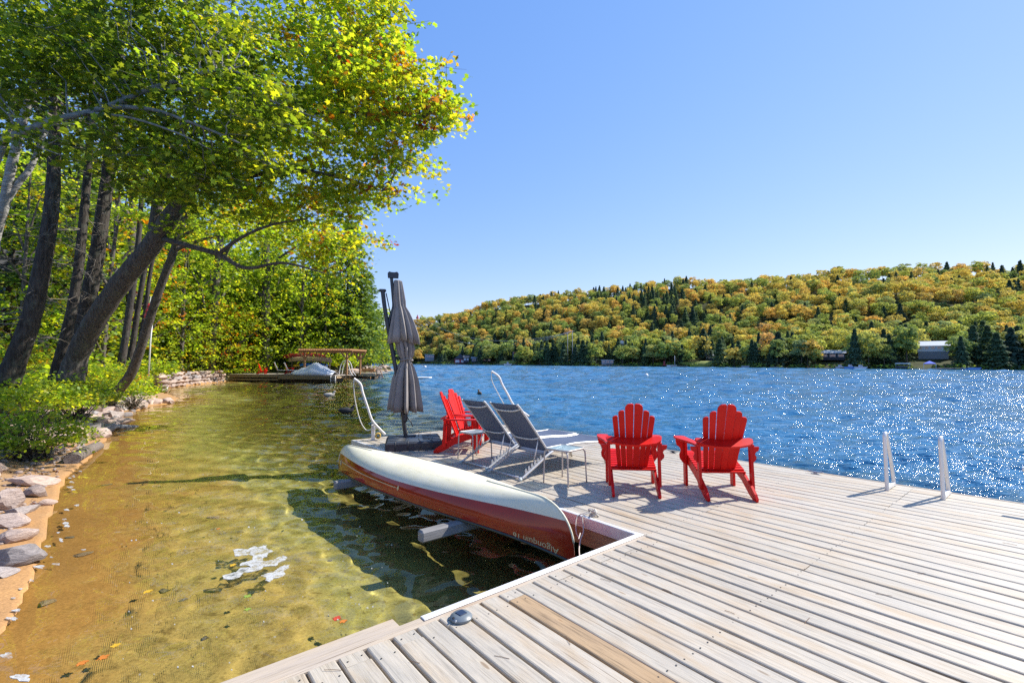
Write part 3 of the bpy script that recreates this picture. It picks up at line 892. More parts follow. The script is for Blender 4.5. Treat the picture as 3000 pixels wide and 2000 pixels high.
def clone(o, label):
    c_ = copy_tree(o); c_['label'] = label; return c_
ch1 = clone(ch2, 'red chair facing the lake, standing beside the glass table')
put_chair(ch1, (-0.70, 0.93), (-0.678, 0.735))
ch3 = clone(ch2, 'red chair seen from its side next to the umbrella base')
put_chair(ch3, (-4.79, 0.72), (0.645, 0.764))
ch4 = clone(ch2, 'red chair standing behind the side-on red chair, partly hidden by loungers')
put_chair(ch4, (-5.50, 1.36), (0.80, 0.45))

# ---------------- sun loungers
k = NT('silver_tube'); k.base((0.56, 0.555, 0.54)); k.set(0.42, 0.35); M_TUBE = k.m
k = NT('blue_mesh_fabric'); v = k.coords('Object', (420, 420, 420))
wv = k.n('TexWave'); wv.inputs['Scale'].default_value = 0.5; k.l(v, wv.inputs['Vector'])
k.base(k.ramp(k.noise(k.coords('Object', (8, 160, 160)), 2, 3), [(0.3, (0.075, 0.10, 0.165)), (0.7, (0.13, 0.165, 0.25))])); k.set(0.65)
tl = k.n('BsdfTranslucent'); tl.inputs['Color'].default_value = (0.10, 0.13, 0.20, 1)
mx = k.n('MixShader'); mx.inputs[0].default_value = 0.25
k.l(k.b.outputs[0], mx.inputs[1]); k.l(tl.outputs[0], mx.inputs[2]); k.l(mx.outputs[0], k.out.inputs[0]); M_MESHF = k.m
M_GLIDE = plain('pale_plastic_glide', (0.45, 0.5, 0.47), 0.6)
def make_lounger(label):
    t = empty('sun_lounger', None, label, 'sun lounger', 'mesh sun loungers side by side on the dock')
    W = 0.335
    # y forward to the feet; 0 at the rear foot
    rail = [(0, 0.02), (0.28, 0.16), (0.50, 0.275), (0.72, 0.345), (1.0, 0.37), (1.35, 0.355), (1.62, 0.335), (1.90, 0.34)]
    for s_ in (-1, 1):
        MB().tube(spline([(s_ * W, y, z) for y, z in rail], 5), 0.017, 8).build('side_rail', M_TUBE, t, True)
        MB().tube([(s_ * W, 1.63, 0.335), (s_ * (W + .01), 1.70, 0.16), (s_ * (W + .012), 1.735, 0.0)], 0.014, 8).build('front_leg', M_TUBE, t, True)
        MB().box((s_ * W, -0.005, 0.02), (0.045, 0.05, 0.045), bev=0.012).build('foot_glide', M_GLIDE, t)
        # notched rack on the inside of the rail
        rk = MB()
        for q in range(6):
            y0 = 0.10 + q * 0.055; z0 = 0.085 + q * 0.0275 * 1.0
            rk.prism([(0, -.01), (.045, .012), (.045, .026), (.02, .03), (.022, .055), (.008, .058), (0, .03)], (s_ * (W - 0.024), y0, z0), (0, 1, 0), (0, 0, 1), (1, 0, 0), 0.012)
        rk.build('notch_rack', M_TUBE, t)
        MB().tube(spline([(s_ * (W - .045), 0.56, 0.30), (s_ * (W - .045), 0.36, 0.55), (s_ * (W - .045), 0.13, 0.83), (s_ * (W - .045), 0.02, 0.955), (s_ * (W - .045), -0.02, 0.985)], 5), 0.0155, 8).build('back_tube', M_TUBE, t, True)
        MB().tube([(s_ * (W - .07), 0.39, 0.50), (s_ * (W - .05), 0.28, 0.20)], 0.008, 6).build('prop_rod', M_TUBE, t, True)
    MB().tube([(-W, 0.035, 0.03), (W, 0.035, 0.03)], 0.014, 8).build('cross_bar', M_TUBE, t, True)
    MB().tube([(-W, 1.90, 0.34), (W, 1.90, 0.34)], 0.017, 8).build('cross_bar', M_TUBE, t, True)
    MB().tube([(-W, 0.62, 0.315), (W, 0.62, 0.315)], 0.014, 8).build('cross_bar', M_TUBE, t, True)
    for (y, z, dip) in ((0.055, 0.925, .05), (0.40, 0.515, .05)):
        MB().tube(spline([(-(W - .045), y, z), (-.15, y - dip * .75, z - dip * .65), (.15, y - dip * .75, z - dip * .65), (W - .045, y, z)], 6), 0.0125, 8).build('back_bar', M_TUBE, t, True)
    def sling(prof, hw, dip, name):
        mb_ = MB(); nx = 10
        P = spline([(0, y, z) for y, z in prof], 6)
        for j, p in enumerate(P):
            a, b_ = P[max(j - 1, 0)], P[min(j + 1, len(P) - 1)]
            d_ = (b_ - a).normalized(); n_ = Vector((1, 0, 0)).cross(d_)
            e_ = math.sin(math.pi * j / (len(P) - 1)) ** .5
            for q in range(nx + 1):
                s2 = q / nx * 2 - 1
                pt = p - n_ * (dip * (1 - s2 * s2) * e_ * (1 if n_.z > 0 else -1))
                mb_.v.append(tuple(pt + Vector((s2 * hw, 0, 0))))
        for j in range(len(P) - 1):
            for q in range(nx):
                a = j * (nx + 1) + q
                mb_.f.append((a, a + 1, a + nx + 2, a + nx + 1)); mb_.mi.append(0)
        o = mb_.build(name, M_MESHF, t, True)
        so_ = o.modifiers.new('thickness', 'SOLIDIFY'); so_.thickness = 0.003
        return o
    sling([(0.50, 0.275), (0.62, 0.335), (0.80, 0.365), (1.1, 0.375), (1.4, 0.36), (1.62, 0.345), (1.89, 0.35)], W - .012, 0.03, 'seat_sling')
    sling([(0.55, 0.31), (0.36, 0.55), (0.13, 0.83), (0.02, 0.955), (-0.02, 0.985)], W - .055, 0.025, 'back_sling')
    return t
lg1 = make_lounger('blue mesh sun lounger standing next to the small glass table')
lg1.matrix_world = dmat(-2.45, 0.40, 0.001, math.radians(1.5))
lg2 = clone(lg1, 'blue mesh sun lounger nearer the umbrella and side-on red chair')
lg2.matrix_world = dmat(-3.235, 0.43, 0.001, math.radians(1.0))

# ---------------- glass side tables
k = NT('frosted_glass_top'); k.base((0.45, 0.58, 0.62)); k.set(0.25); k.b.inputs['Transmission Weight'].default_value = 0.25
tr = k.n('BsdfTransparent'); tr.inputs['Color'].default_value = (0.80, 0.90, 0.92, 1)
mx = k.n('MixShader'); mx.inputs[0].default_value = 0.45
k.l(k.b.outputs[0], mx.inputs[1]); k.l(tr.outputs[0], mx.inputs[2]); k.l(mx.outputs[0], k.out.inputs[0]); M_FROST = k.m
M_TAUPE = plain('taupe_tube', (0.42, 0.39, 0.36), 0.45, 0.3)
def make_table(label):
    t = empty('side_table', None, label, 'side table', 'small glass side tables by the loungers')
    a, r, z = 0.185, 0.05, 0.43
    ring = []
    for cx_, cy_, st in ((a - r, a - r, 0), (-a + r, a - r, 90), (-a + r, -a + r, 180), (a - r, -a + r, 270)):
        for q in range(5):
            g = math.radians(st + q * 22.5); ring.append((cx_ + r * math.cos(g), cy_ + r * math.sin(g), z))
    MB().tube(ring, 0.013, 8, closed=True).build('rim', M_TAUPE, t, True)
    MB().prism([(p[0] * .96, p[1] * .96) for p in ring], (0, 0, z + 0.004), (1, 0, 0), (0, 1, 0), (0, 0, 1), 0.006).build('glass_top', M_FROST, t)
    for sx in (-1, 1):
        for sy in (-1, 1):
            MB().tube(spline([(sx * (a - .06), sy * (a - .005), z - .012), (sx * (a - .02), sy * (a - .005), z - .02), (sx * (a + .0), sy * (a + .0), z - .06), (sx * (a + .005), sy * (a + .005), .2), (sx * (a + .012), sy * (a + .01), 0)], 4), 0.010, 8).build('leg', M_TAUPE, t, True)
    return t
tb1 = make_table('small glass side table beside the red chair with square legs')
tb1['label'] = 'small glass side table standing between the lounger and a red chair'
tb1.matrix_world = dmat(-1.715, 0.82, 0.001, math.radians(7))
tb2 = clone(tb1, 'small glass side table standing between the lounger and side-on chair')
tb2.matrix_world = dmat(-3.74, 0.80, 0.001, math.radians(4))

# ---------------- closed cantilever umbrella
M_CHAR = plain('charcoal_metal', (0.045, 0.048, 0.055), 0.45, 0.3)
M_BASE = plain('black_moulded_plastic', (0.035, 0.037, 0.042), 0.42, 0, bump=0.15, bscale=90)
k = NT('taupe_canopy_cloth'); v = k.coords('Object')
k.base(k.ramp(k.noise(v, 4, 5), [(0.3, (0.20, 0.18, 0.165)), (0.7, (0.27, 0.245, 0.225))])); k.set(0.85); k.bump(k.noise(k.coords('Object', (1, 1, .4)), 300, 2), 0.2, 0.002); M_CANOPY = k.m
pb = dk(-5.80, 0.60, 0.15)
pbx = pb
vx = Vector((1, 0, 0)); vy = Vector((0, 1, 0))
xr = Vector((pb.y, -pb.x, 0)).normalized()      # to the right as seen from the deck
yr = Vector((-xr.y, xr.x, 0))
UM = Matrix.Identity(4)
for i in range(3):
    UM[i][0], UM[i][1], UM[i][2], UM[i][3] = xr[i], yr[i], (0, 0, 1)[i], pb[i]
umb = empty('patio_umbrella', UM, 'closed grey cantilever umbrella strapped shut on a black base box', 'umbrella')
PXM = F_PX / pb.y * math.cos(math.atan2(-pb.x, pb.y))   # photo pixels per metre there (horizontal)
PXZ = F_PX / pb.y
def ul(px, py, y=0.0):
    """local point of the umbrella's plane for a photo pixel"""
    d = ray(px, py)
    t_ = (pb - EYE).dot(yr) / d.dot(yr)
    p = EYE + d * t_ - pb
    return Vector((p.dot(xr), y, p.z))
poleP = [ul(1190, 1284), ul(1178, 1200), ul(1163, 1100), ul(1150, 1030), ul(1137, 960), ul(1127, 900), ul(1121, 850)]
mb = MB(); mb.tube(spline(poleP, 4), 0.052, 10, flat=0.8); mb.build('pole', M_CHAR, umb, True, 50)
MB().box(ul(1121, 851), (0.135, 0.10, 0.05), bev=0.015).build('pole_cap', M_CHAR, umb)
armP = [ul(1147, 815), ul(1152, 870), ul(1153, 900), ul(1143, 930), ul(1138, 955)]
MB().tube(spline(armP, 4), 0.032, 8).build('arm', M_CHAR, umb, True, 50)
MB().tube([ul(1131, 858, .02), ul(1143, 915, .02), ul(1145, 935, .02)], 0.012, 6).build('tension_rod', M_CHAR, umb, True, 50)
hd = ul(1152, 806)
MB().prism([(-.10, -.055), (.10, -.055), (.105, .03), (.075, .062), (.03, .05), (-.03, .05), (-.075, .062), (-.105, .03)], hd, (1, 0, 0), (0, 0, 1), (0, 1, 0), 0.10).build('head_bracket', M_CHAR, umb)
def canopy(rows, amp, n_, name, seed, hem=.03):
    """gathered cloth hanging in sharp uneven folds.  rows: (px centre, py, radius px)"""
    r_ = random.Random(seed); N_ = 24 * n_ // 2
    ph = [r_.uniform(-.28, .28) for _ in range(n_)]; am = [r_.uniform(.45, 1.35) for _ in range(n_)]; dr = [r_.uniform(-1, 1) for _ in range(n_)]
    mb_ = MB(); J = len(rows)
    for j, (cx_, cy_, r0) in enumerate(rows):
        c_ = ul(cx_, cy_); R0 = r0 / PXM * .93; q = j / (J - 1)
        for k_ in range(N_):
            a = 2 * math.pi * k_ / N_
            f_ = a / (2 * math.pi) * n_; i = int(f_) % n_; u_ = f_ - int(f_)
            pk = .5 + ph[i] * .6
            w = (u_ / pk if u_ < pk else (1 - u_) / (1 - pk))           # ridge of each fold
            w = w ** .8
            rad_ = R0 * (1 + amp[min(j, len(amp) - 1)] * am[i] * (w - .55) * 1.7)
            tw_ = .25 * dr[i] * q * q * (1 - abs(2 * u_ - 1))
            dz = -hem * am[i] * w * (1 if j == J - 1 else .4 if j == J - 2 else 0) + hem * dr[i] * q * .6
            mb_.v.append((c_.x + rad_ * math.cos(a + tw_), rad_ * math.sin(a + tw_) * 0.88 + c_.y, c_.z + dz))
    for j in range(J - 1):
        for k_ in range(N_):
            mb_.f.append((j * N_ + (k_ + 1) % N_, j * N_ + k_, (j + 1) * N_ + k_, (j + 1) * N_ + (k_ + 1) % N_)); mb_.mi.append(0)
    o = mb_.build(name, M_CANOPY, umb, True, 40)
    sm = o.modifiers.new('thickness', 'SOLIDIFY'); sm.thickness = 0.004
    return o
# closed canopy: top flounce over the gathered lower skirt
R1 = [(1164, 821, 9), (1166, 824, 12), (1168, 850, 14), (1170, 880, 16), (1172, 898, 16), (1175, 915, 22), (1179, 945, 29), (1182, 975, 35), (1183, 998, 38)]
canopy(R1, [0, .12, .22, .30, .24, .34, .42, .46, .48], 10, 'canopy_flounce', 5, .05)
R2 = [(1181, 975, 18), (1184, 1000, 25), (1188, 1020, 25), (1189, 1040, 21), (1190, 1051, 15), (1190, 1059, 15), (1188, 1075, 23), (1187, 1110, 33), (1187, 1150, 38), (1187, 1180, 42), (1187, 1198, 44)]
canopy(R2, [.1, .2, .30, .28, .2, .2, .34, .40, .44, .46, .46], 11, 'canopy_skirt', 9, .04)
sp = ul(1190, 1054)
MB().tube([(sp.x + .125 * math.cos(a), .105 * math.sin(a), sp.z + .012 * math.sin(3 * a)) for a in np.linspace(0, 2 * math.pi, 24)[:-1]], 0.013, 6, closed=True).build('tie_strap', M_CANOPY, umb, True)
mb = MB()
for a_, b_ in (((.04, -.12, 0), (.10, -.15, .03)), ((.04, -.12, 0), (.13, -.14, -.02)), ((.04, -.12, 0), (.02, -.15, .025)), ((.04, -.12, 0), (.12, -.14, -.10)), ((.04, -.12, 0), (.07, -.15, -.09))):
    a2, b2 = Vector(a_) + sp, Vector(b_) + sp
    mb.tube([a2, (a2 + b2) / 2 + Vector((0, -.02, .015)), b2], 0.008, 5)
mb.build('strap_bow', M_CANOPY, umb, True)
MB().tube(spline([ul(1193, 1196, -.03), ul(1193, 1220, -.05), ul(1203, 1232, -.06), ul(1209, 1248, -.06)], 4), 0.011, 6).build('crank_handle', M_CHAR, umb, True)
MB().box(ul(1187, 1222, -.02), (0.09, 0.11, 0.16), bev=0.02).build('crank_box', M_CHAR, umb)
# base box: broad moulded slab with ribs
bs = empty('umbrella_base_holder')
bpy.data.objects.remove(bs)
ub = MB()
def slab(u0, u1, v0, v1, h, e_):
    return [(u0, v0, 0), (u1, v0, 0), (u1, v1, 0), (u0, v1, 0), (u0, v0, h - e_), (u1, v0, h - e_), (u1, v1, h - e_), (u0, v1, h - e_), (u0 + e_, v0 + e_, h), (u1 - e_, v0 + e_, h), (u1 - e_, v1 - e_, h), (u0 + e_, v1 - e_, h)]
bw = MB().add(slab(-0.50, 0.50, -.50, .50, 0.155, 0.03), [(3, 2, 1, 0)] + [(i, (i + 1) % 4, 4 + (i + 1) % 4, 4 + i) for i in range(4)] + [(4 + i, 4 + (i + 1) % 4, 8 + (i + 1) % 4, 8 + i) for i in range(4)] + [(8, 9, 10, 11)])
BM_ = dmat(-5.50, 0.60, 0.002, math.radians(64))
base = bw.build('base_box', M_BASE, umb)
base.matrix_parent_inverse = umb.matrix_world.inverted()
base.matrix_world = BM_
for side in range(4):
    for q in range(4):
        y_ = -.33 + q * .22
        R_s = Matrix.Rotation(side * math.pi / 2, 3, 'Z')
        MB().tube([R_s @ Vector(p) for p in ((.504, y_, .02), (.504, y_, .125), (.472, y_, .158), (.16, y_ * .8, .158))], 0.008, 6).build('base_rib', M_BASE, base, True)
MB().box((-.05, .26, .165), (.2, .2, .03), bev=.01).build('pole_socket', M_CHAR, base)

# ---------------- white mooring whips
M_WHITE = plain('white_paint', (0.74, 0.71, 0.66), 0.5, var=0.08)
M_ROPEW = plain('white_rope', (0.70, 0.67, 0.60), 0.85, var=0.1)
M_YEL = plain('yellow_rope_coil', (0.55, 0.36, 0.06), 0.8)
M_CAPD = plain('black_end_cap', (0.02, 0.02, 0.02), 0.6)
def whip(u, v, post_h, prof, label, coil=False, dirs=None, sag=None):
    o0 = dk(u, v)
    xw = dirs or Vector((o0.y, -o0.x, 0)).normalized()
    yw = Vector((-xw.y, xw.x, 0))
    M = Matrix.Identity(4)
    for i in range(3):
        M[i][0], M[i][1], M[i][2], M[i][3] = xw[i], yw[i], (0, 0, 1)[i], o0[i]
    t = empty('mooring_whip', M, label, 'mooring whip', 'white bent mooring whips on the dock corners')
    MB().box((0, 0, post_h / 2), (0.075, 0.075, post_h), bev=0.008).build('post', M_WHITE, t)
    MB().tube(spline(prof, 5), 0.024, 8).build('whip_pole', M_WHITE, t, True, 50)
    e_ = Vector(prof[-1]); d_ = (e_ - Vector(prof[-2])).normalized()
    MB().tube([e_ - d_ * .0, e_ + d_ * .012], 0.0245, 8).build('end_cap', M_CAPD, t)
    tip = Vector(prof[0])
    if sag:
        MB().tube(spline([tip + Vector((.01, 0, -.02)), tip + Vector((0, 0, -.12))] + [Vector(p) for p in sag], 6), 0.0105, 6).build('whip_rope', M_ROPEW, t, True)
    MB().tube([(0.05 * math.cos(a) + .02, -.05, post_h - .05 + .05 * math.sin(a)) for a in np.linspace(0, 6.28, 16)[:-1]], 0.010, 6, closed=True).build('rope_loop', M_ROPEW, t, True)
    if coil:
        mb_ = MB()
        for q in range(4):
            mb_.tube([(0.10 + 0.045 * math.cos(a), -.03 + .02 * q, post_h - .23 + 0.05 * math.sin(a)) for a in np.linspace(0, 6.28, 12)[:-1]], 0.014, 5, closed=True)
        mb_.build('rope_coil', M_YEL, t, True)
    return t
def wl(px, py, u, v):
    o0 = dk(u, v); xw = Vector((o0.y, -o0.x, 0)).normalized(); yw = Vector((-xw.y, xw.x, 0))
    d = ray(px, py); p = EYE + d * ((o0 - EYE).dot(yw) / d.dot(yw)) - o0
    return Vector((p.dot(xw), 0, p.z))
LU, LV = -6.72, 0.30
off = Vector((0, -.06, 0))
whip(LU, LV, wl(1098, 1243, LU, LV).z, [wl(*p, LU, LV) + off for p in ((1037, 1108), (1056, 1124), (1063, 1150), (1078, 1195), (1088, 1225), (1100, 1242), (1128, 1271))],
     'white bent mooring pole beside the umbrella base with yellow rope coil', True,
     sag=[wl(*p, LU, LV) for p in ((1040, 1170), (1053, 1225), (1066, 1252), (1078, 1260), (1093, 1254))])
RU, RV = -6.5, 3.72
whip(RU, RV, 0.34, [wl(*p, RU, RV) + off for p in ((1440, 1087), (1461, 1102), (1472, 1126), (1488, 1155), (1503, 1183), (1517, 1194), (1549, 1218))],
     'white bent mooring pole rising behind the sun loungers at the lake edge', False,
     sag=[wl(*p, RU, RV) for p in ((1443, 1120), (1462, 1158), (1480, 1190), (1492, 1215))])
xw = (dk(2.62, 3.55) - EYE); xw.z = 0; xw = Vector((xw.y, -xw.x, 0)).normalized()
whip(2.72, 3.55, 0.30, [(-.62, 0, .40), (-.5, -.0, .405), (-.2, -.0, .44), (0.0, -.06, .62), (.4, -.06, .95), (.6, -.06, 1.1)], 'white mooring pole reaching in past the right end of the dock', False, dirs=xw)

# ---------------- swim ladder hand rails
M_WHITEM = plain('white_aluminium', (0.72, 0.70, 0.66), 0.38, 0.1, var=0.05)
lad = empty('swim_ladder', dmat(1.27, 3.6, 0.0), 'white metal swim ladder with two hooped hand rails on the lake edge', 'ladder')
for s_, uu in ((-1, 1.022), (1, 1.512)):
    x_ = uu - 1.27
    mb = MB()
    pts = [(x_, -.17, 0), (x_, -.17, .3), (x_, -.168, .60), (x_, -.155, .645), (x_, -.125, .665), (x_, -.095, .655), (x_, -.065, .62), (x_, .045, .36), (x_, .15, .02), (x_, .16, -.3), (x_, .17, -.95)]
    mb.tube(spline(pts, 4), 0.0195, 8, flat=1.0)
    mb.build('hand_rail', M_WHITEM, lad, True, 50)
    MB().box((x_, -.01, 0.028), (0.035, 0.33, 0.045), bev=0.006).build('foot_bar', M_WHITEM, lad)
for q in range(3):
    MB().box((0, .165, -.28 - q * .27), (.48, .07, .025), bev=.006).build('ladder_step', M_WHITEM, lad)

# ---------------- solar dock light
M_SOLB = plain('grey_plastic', (0.14, 0.165, 0.18), 0.4)
M_CELL = plain('solar_cell', (0.02, 0.03, 0.06), 0.15)
M_LENS = plain('pale_lens', (0.5, 0.5, 0.48), 0.3)
sl = empty('solar_light', dmat(0.165, -1.965, 0.002, math.radians(6)), 'small grey solar dock light screwed near the slip edge', 'dock light')
pr = [(0.062, 0), (0.066, .006), (0.066, .016), (0.058, .024), (0.052, .027), (0.044, .033), (0.0, .034)]
MB().lathe(pr, 24).build('body', M_SOLB, sl, True, 40)
MB().box((0, 0, .0355), (.052, .052, .004), bev=.0015).build('solar_panel', M_CELL, sl)
for a in (0.3, 2.0, 3.5, 5.1):
    MB().ball((.060 * math.cos(a), .060 * math.sin(a), .014), .008, 8, 5).build('lens', M_LENS, sl, True)
MB().tube([(.0, -.052, .024), (.0, -.06, .020)], .009, 8).build('screw_hole', M_CAPD, sl)
# ================================================================== shoreline stones, wall, neighbouring dock
def stone_mat(name, a, b_, c_):
    k = NT(name); v = k.coords('Object', (1, 1, 2.2)); oi = k.n('ObjectInfo')
    n1 = k.noise(v, 5, 7, 0.65)
    col = k.ramp(n1, [(0.3, a), (0.5, b_), (0.7, c_)])
    tone = k.ramp(oi.outputs['Random'], [(0, (.66, .62, .60)), (.4, (1.0, .92, .86)), (.7, (1.15, 1.03, .93)), (1, (.85, .84, .85))])
    k.base(k.mix(col, tone, 1.0, 'MULTIPLY')); k.set(0.85, spec=0.25); k.bump(n1, 0.7, 0.03)
    return k.m
M_STONE = stone_mat('shore_stone', (0.27, 0.215, 0.185), (0.43, 0.35, 0.305), (0.56, 0.475, 0.42))
M_STONEG = stone_mat('grey_shore_stone', (0.19, 0.18, 0.18), (0.32, 0.30, 0.295), (0.45, 0.42, 0.41))
ico = __import__('bmesh')
def rock_mesh(seed, ang_=0.5):
    bm_ = ico.new(); ico.ops.create_icosphere(bm_, subdivisions=3, radius=0.5)
    r = random.Random(seed)
    planes = []
    for i in range(12):
        d = Vector((r.gauss(0, 1), r.gauss(0, 1), r.gauss(0, .9))).normalized(); planes.append((d, r.uniform(.22, .42)))
    planes.append((Vector((r.gauss(0, .15), r.gauss(0, .15), 1)).normalized(), r.uniform(.25, .36)))
    for it in range(2):
        for q in bm_.verts:
            for d, h in planes:
                e_ = q.co.dot(d) - h
                if e_ > 0: q.co -= d * e_
    for q in bm_.verts:
        n_ = math.sin(q.co.x * 17 + seed) * math.sin(q.co.y * 15 + seed * 2) * math.sin(q.co.z * 19)
        q.co *= 1 + n_ * .02
    me = bpy.data.meshes.new('stone'); bm_.to_mesh(me); bm_.free()
    xs2 = [q.co.x for q in me.vertices]; ys2 = [q.co.y for q in me.vertices]; zs2 = [q.co.z for q in me.vertices]
    sx, sy, sz = 1 / (max(xs2) - min(xs2)), 1 / (max(ys2) - min(ys2)), 1 / (max(zs2) - min(zs2))
    for q in me.vertices: q.co = (q.co.x * sx, q.co.y * sy, q.co.z * sz)
    me.shade_smooth(); me.set_sharp_from_angle(angle=math.radians(17))
    return me
ROCKS = [rock_mesh(100 + i) for i in range(9)]
for i, r_ in enumerate(ROCKS): r_.materials.append(M_STONE if i % 3 else M_STONEG)
def rock(parent, p, size, rot=None, name='stone', i=None):
    o = bpy.data.objects.new(name, ROCKS[random.randrange(9) if i is None else i]); COL.objects.link(o)
    if parent: o.parent = parent
    if parent is GROUND: o.cycles.is_caustics_receiver = True
    e_ = rot or (random.uniform(-.3, .3), random.uniform(-.3, .3), random.uniform(0, 6.28))
    o.matrix_world = Matrix.Translation(p) @ Euler(e_).to_matrix().to_4x4() @ Matrix.Diagonal((*size, 1))
    return o
# boulders one can name
BOUL = [
 (95, 1402, .95, .55, .26, 2, 'broad flat grey boulder under the shrub at the top of the beach'),
 (105, 1432, .42, .34, .30, 1, 'blocky pale boulder just below the flat grey boulder'),
 (20, 1470, .62, .45, .42, 4, 'tall tan boulder at the left picture edge above the low slab'),
 (25, 1512, .60, .38, .26, 5, 'cracked tan boulder directly under the tall tan boulder'),
 (60, 1478, .50, .34, .16, 3, 'low blue grey slab resting on the sand beside the tan boulder'),
 (35, 1552, .55, .30, .22, 7, 'pinkish boulder on the beach over the darkest rounded boulder'),
 (45, 1610, .62, .42, .30, 0, 'largest rounded grey boulder lowest on the beach'),
 (10, 1645, .30, .24, .12, 6, 'small grey stone at the left edge below the rounded boulder'),
 (138, 1452, .34, .22, .14, 8, 'small reddish stone at the sand edge beside the blocky boulder'),
 (262, 1222, .95, .60, .42, 1, 'big flat topped boulder where bushes meet the shore stones'),
 (330, 1215, .90, .60, .50, 3, 'dark shaded boulder at the waterline near the fallen pole'),
 (292, 1236, .65, .5, .42, 4, 'golden tan boulder beside the end of the fallen pole'),
]
for px, py, a, b_, c_, i, lab in BOUL:
    Yg = on_z(px, py, 0.15).y
    p = at(px, py, Yg); z = lz(p.x, p.y)
    p = at(px, py, min(Yg, p.y)); a, b_, c_ = a * .62, b_ * .7, c_ * .72
    o = rock(None, Vector((p.x, p.y, max(z, 0.0) + c_ * .28)), (a, b_, c_), (random.uniform(-.15, .15), random.uniform(-.15, .15), random.uniform(-.5, .9)), 'boulder', i)
    tag(o, lab, 'boulder', 'boulders along the beach and bank')
# loose stones of the bank: pieces of the ground
def stones_along(pts, n, smin, smax, spread, zadd=0.0, flat=(.4, .8)):
    pts = [Vector((a, b_, 0)) for a, b_ in pts]
    L = [(q - p).length for p, q in zip(pts[:-1], pts[1:])]
    for _ in range(n):
        t = random.uniform(0, sum(L)); i = 0
        while t > L[i] and i < len(L) - 1: t -= L[i]; i += 1
        p = pts[i].lerp(pts[i + 1], t / L[i])
        d = (pts[i + 1] - pts[i]).normalized(); nrm = Vector((-d.y, d.x, 0))
        off = abs(random.gauss(0, 1)) * spread
        q = p + nrm * off
        s = random.uniform(smin, smax)
        f = random.uniform(*flat)
        yield Vector((q.x, q.y, lz(q.x, q.y) + s * f * .2 + zadd)), (s * random.uniform(.8, 1.5), s * random.uniform(.7, 1.0), s * f)
S_ = [tuple(p) for p in SHORE]
for p, s in stones_along(S_[10:15], 150, .18, .6, 1.2): rock(GROUND, p, s)
for p, s in stones_along([(-9.9, 10.6), (-11.0, 12.6)], 26, .18, .5, .9): rock(GROUND, p, s)
for p, s in stones_along([(-5.6, 4.6), (-7.0, 6.0), (-9.2, 8.6)], 60, .08, .34, .4): rock(GROUND, p, s)
for p, s in stones_along([(-8.1, 8.4), (-9.9, 11.0)], 50, .05, .13, .35, 0, (.5, .8)): rock(GROUND, p, s)
for p, s in stones_along(S_[21:27], 70, .5, 1.3, .8): rock(GROUND, p, s)

# grit, pebbles and dead leaves on the beach
V_ = MB(); rr_ = random.Random(8)
lit_ = []
for i in range(900):
    t_ = rr_.uniform(0, 1); a_, b_ = Vector((-3.9, 3.3, 0)).lerp(Vector((-10.2, 11.2, 0)), t_), rr_.gauss(0, .55)
    q = a_ + Vector((-.75, -.62, 0)) * (abs(b_) + .05)
    z_ = lz(q.x, q.y)
    if z_ < .02 or z_ > .6: continue
    if i % 3:
        s_ = rr_.uniform(.008, .03) * (1 + (i % 11 == 0)); V_.ball((q.x, q.y, z_ + s_ * .2), s_, 6, 4, (1.2, .9, .6))
    else: lit_.append((q.x, q.y, z_ + .012))
o = V_.build('pebbles', M_STONE, GROUND, True); o['kind'] = 'stuff'
LITTER = np.array(lit_)
# dry stone wall: three courses of odd stones
def wall_path(t):
    P = [Vector((-17.8, 24.6, 0)), Vector((-20.6, 27.3, 0)), Vector((-24.1, 31.3, 0)), Vector((-25.7, 36.5, 0)), Vector((-27.0, 43.2, 0))]
    L = [(b_ - a).length for a, b_ in zip(P[:-1], P[1:])]
    for i, l in enumerate(L):
        if t <= l or i == len(L) - 1: return P[i].lerp(P[i + 1], min(t / l, 1)), (P[i + 1] - P[i]).normalized()
        t -= l
WALL = empty('stone_wall', Vector((-24.1, 31.3, 0)), 'dry stone retaining wall of rough pale blocks along the bay', 'stone wall')
z = -.05
for course in range(4):
    t = 4.2 + random.uniform(0, .3); hh = random.uniform(.26, .32)
    while t < 21:
        w = random.uniform(.38, .95); p, d = wall_path(t + w / 2)
        rock(WALL, Vector((p.x, p.y, z + hh / 2)) + Vector((-d.y, d.x, 0)) * random.uniform(0, .12), (w * 1.1, .6, hh * 1.2), (random.uniform(-.08, .08), random.uniform(-.1, .1), math.atan2(d.y, d.x) + random.uniform(-.15, .15)), 'stone')
        t += w
    z += hh * .92

# driftwood
k = M_DRIFT = bark('driftwood', (0.11, 0.085, 0.07), (0.30, 0.255, 0.225), (3, 40, 40), 0.0)
def log_(pts, r, label, m=M_DRIFT):
    base = Vector(pts[0]); t_ = MB(); t_.tube([Vector(p) - base for p in spline(pts, 4)], r, 9, flat=.8)
    o = t_.build('driftwood_log', m, None, True, 60); o.location = base
    return tag(o, label, 'log', 'logs lying on the beach')
def oz(px, py, z): return on_z(px, py, z)
log_([oz(212, 1345, .12), oz(245, 1325, .10), oz(283, 1307, .05)], .13, 'brown squared log half in the water below the shrub')
log_([oz(180, 1280, .25), oz(245, 1286, .22)], .07, 'dark split log lying flat on the sand above the squared log')
log_([oz(305, 1248, .12), oz(350, 1250, .06), oz(400, 1252, -.04)], .09, 'grey fallen pole running from the stones into the water', M_GREYBEAM)

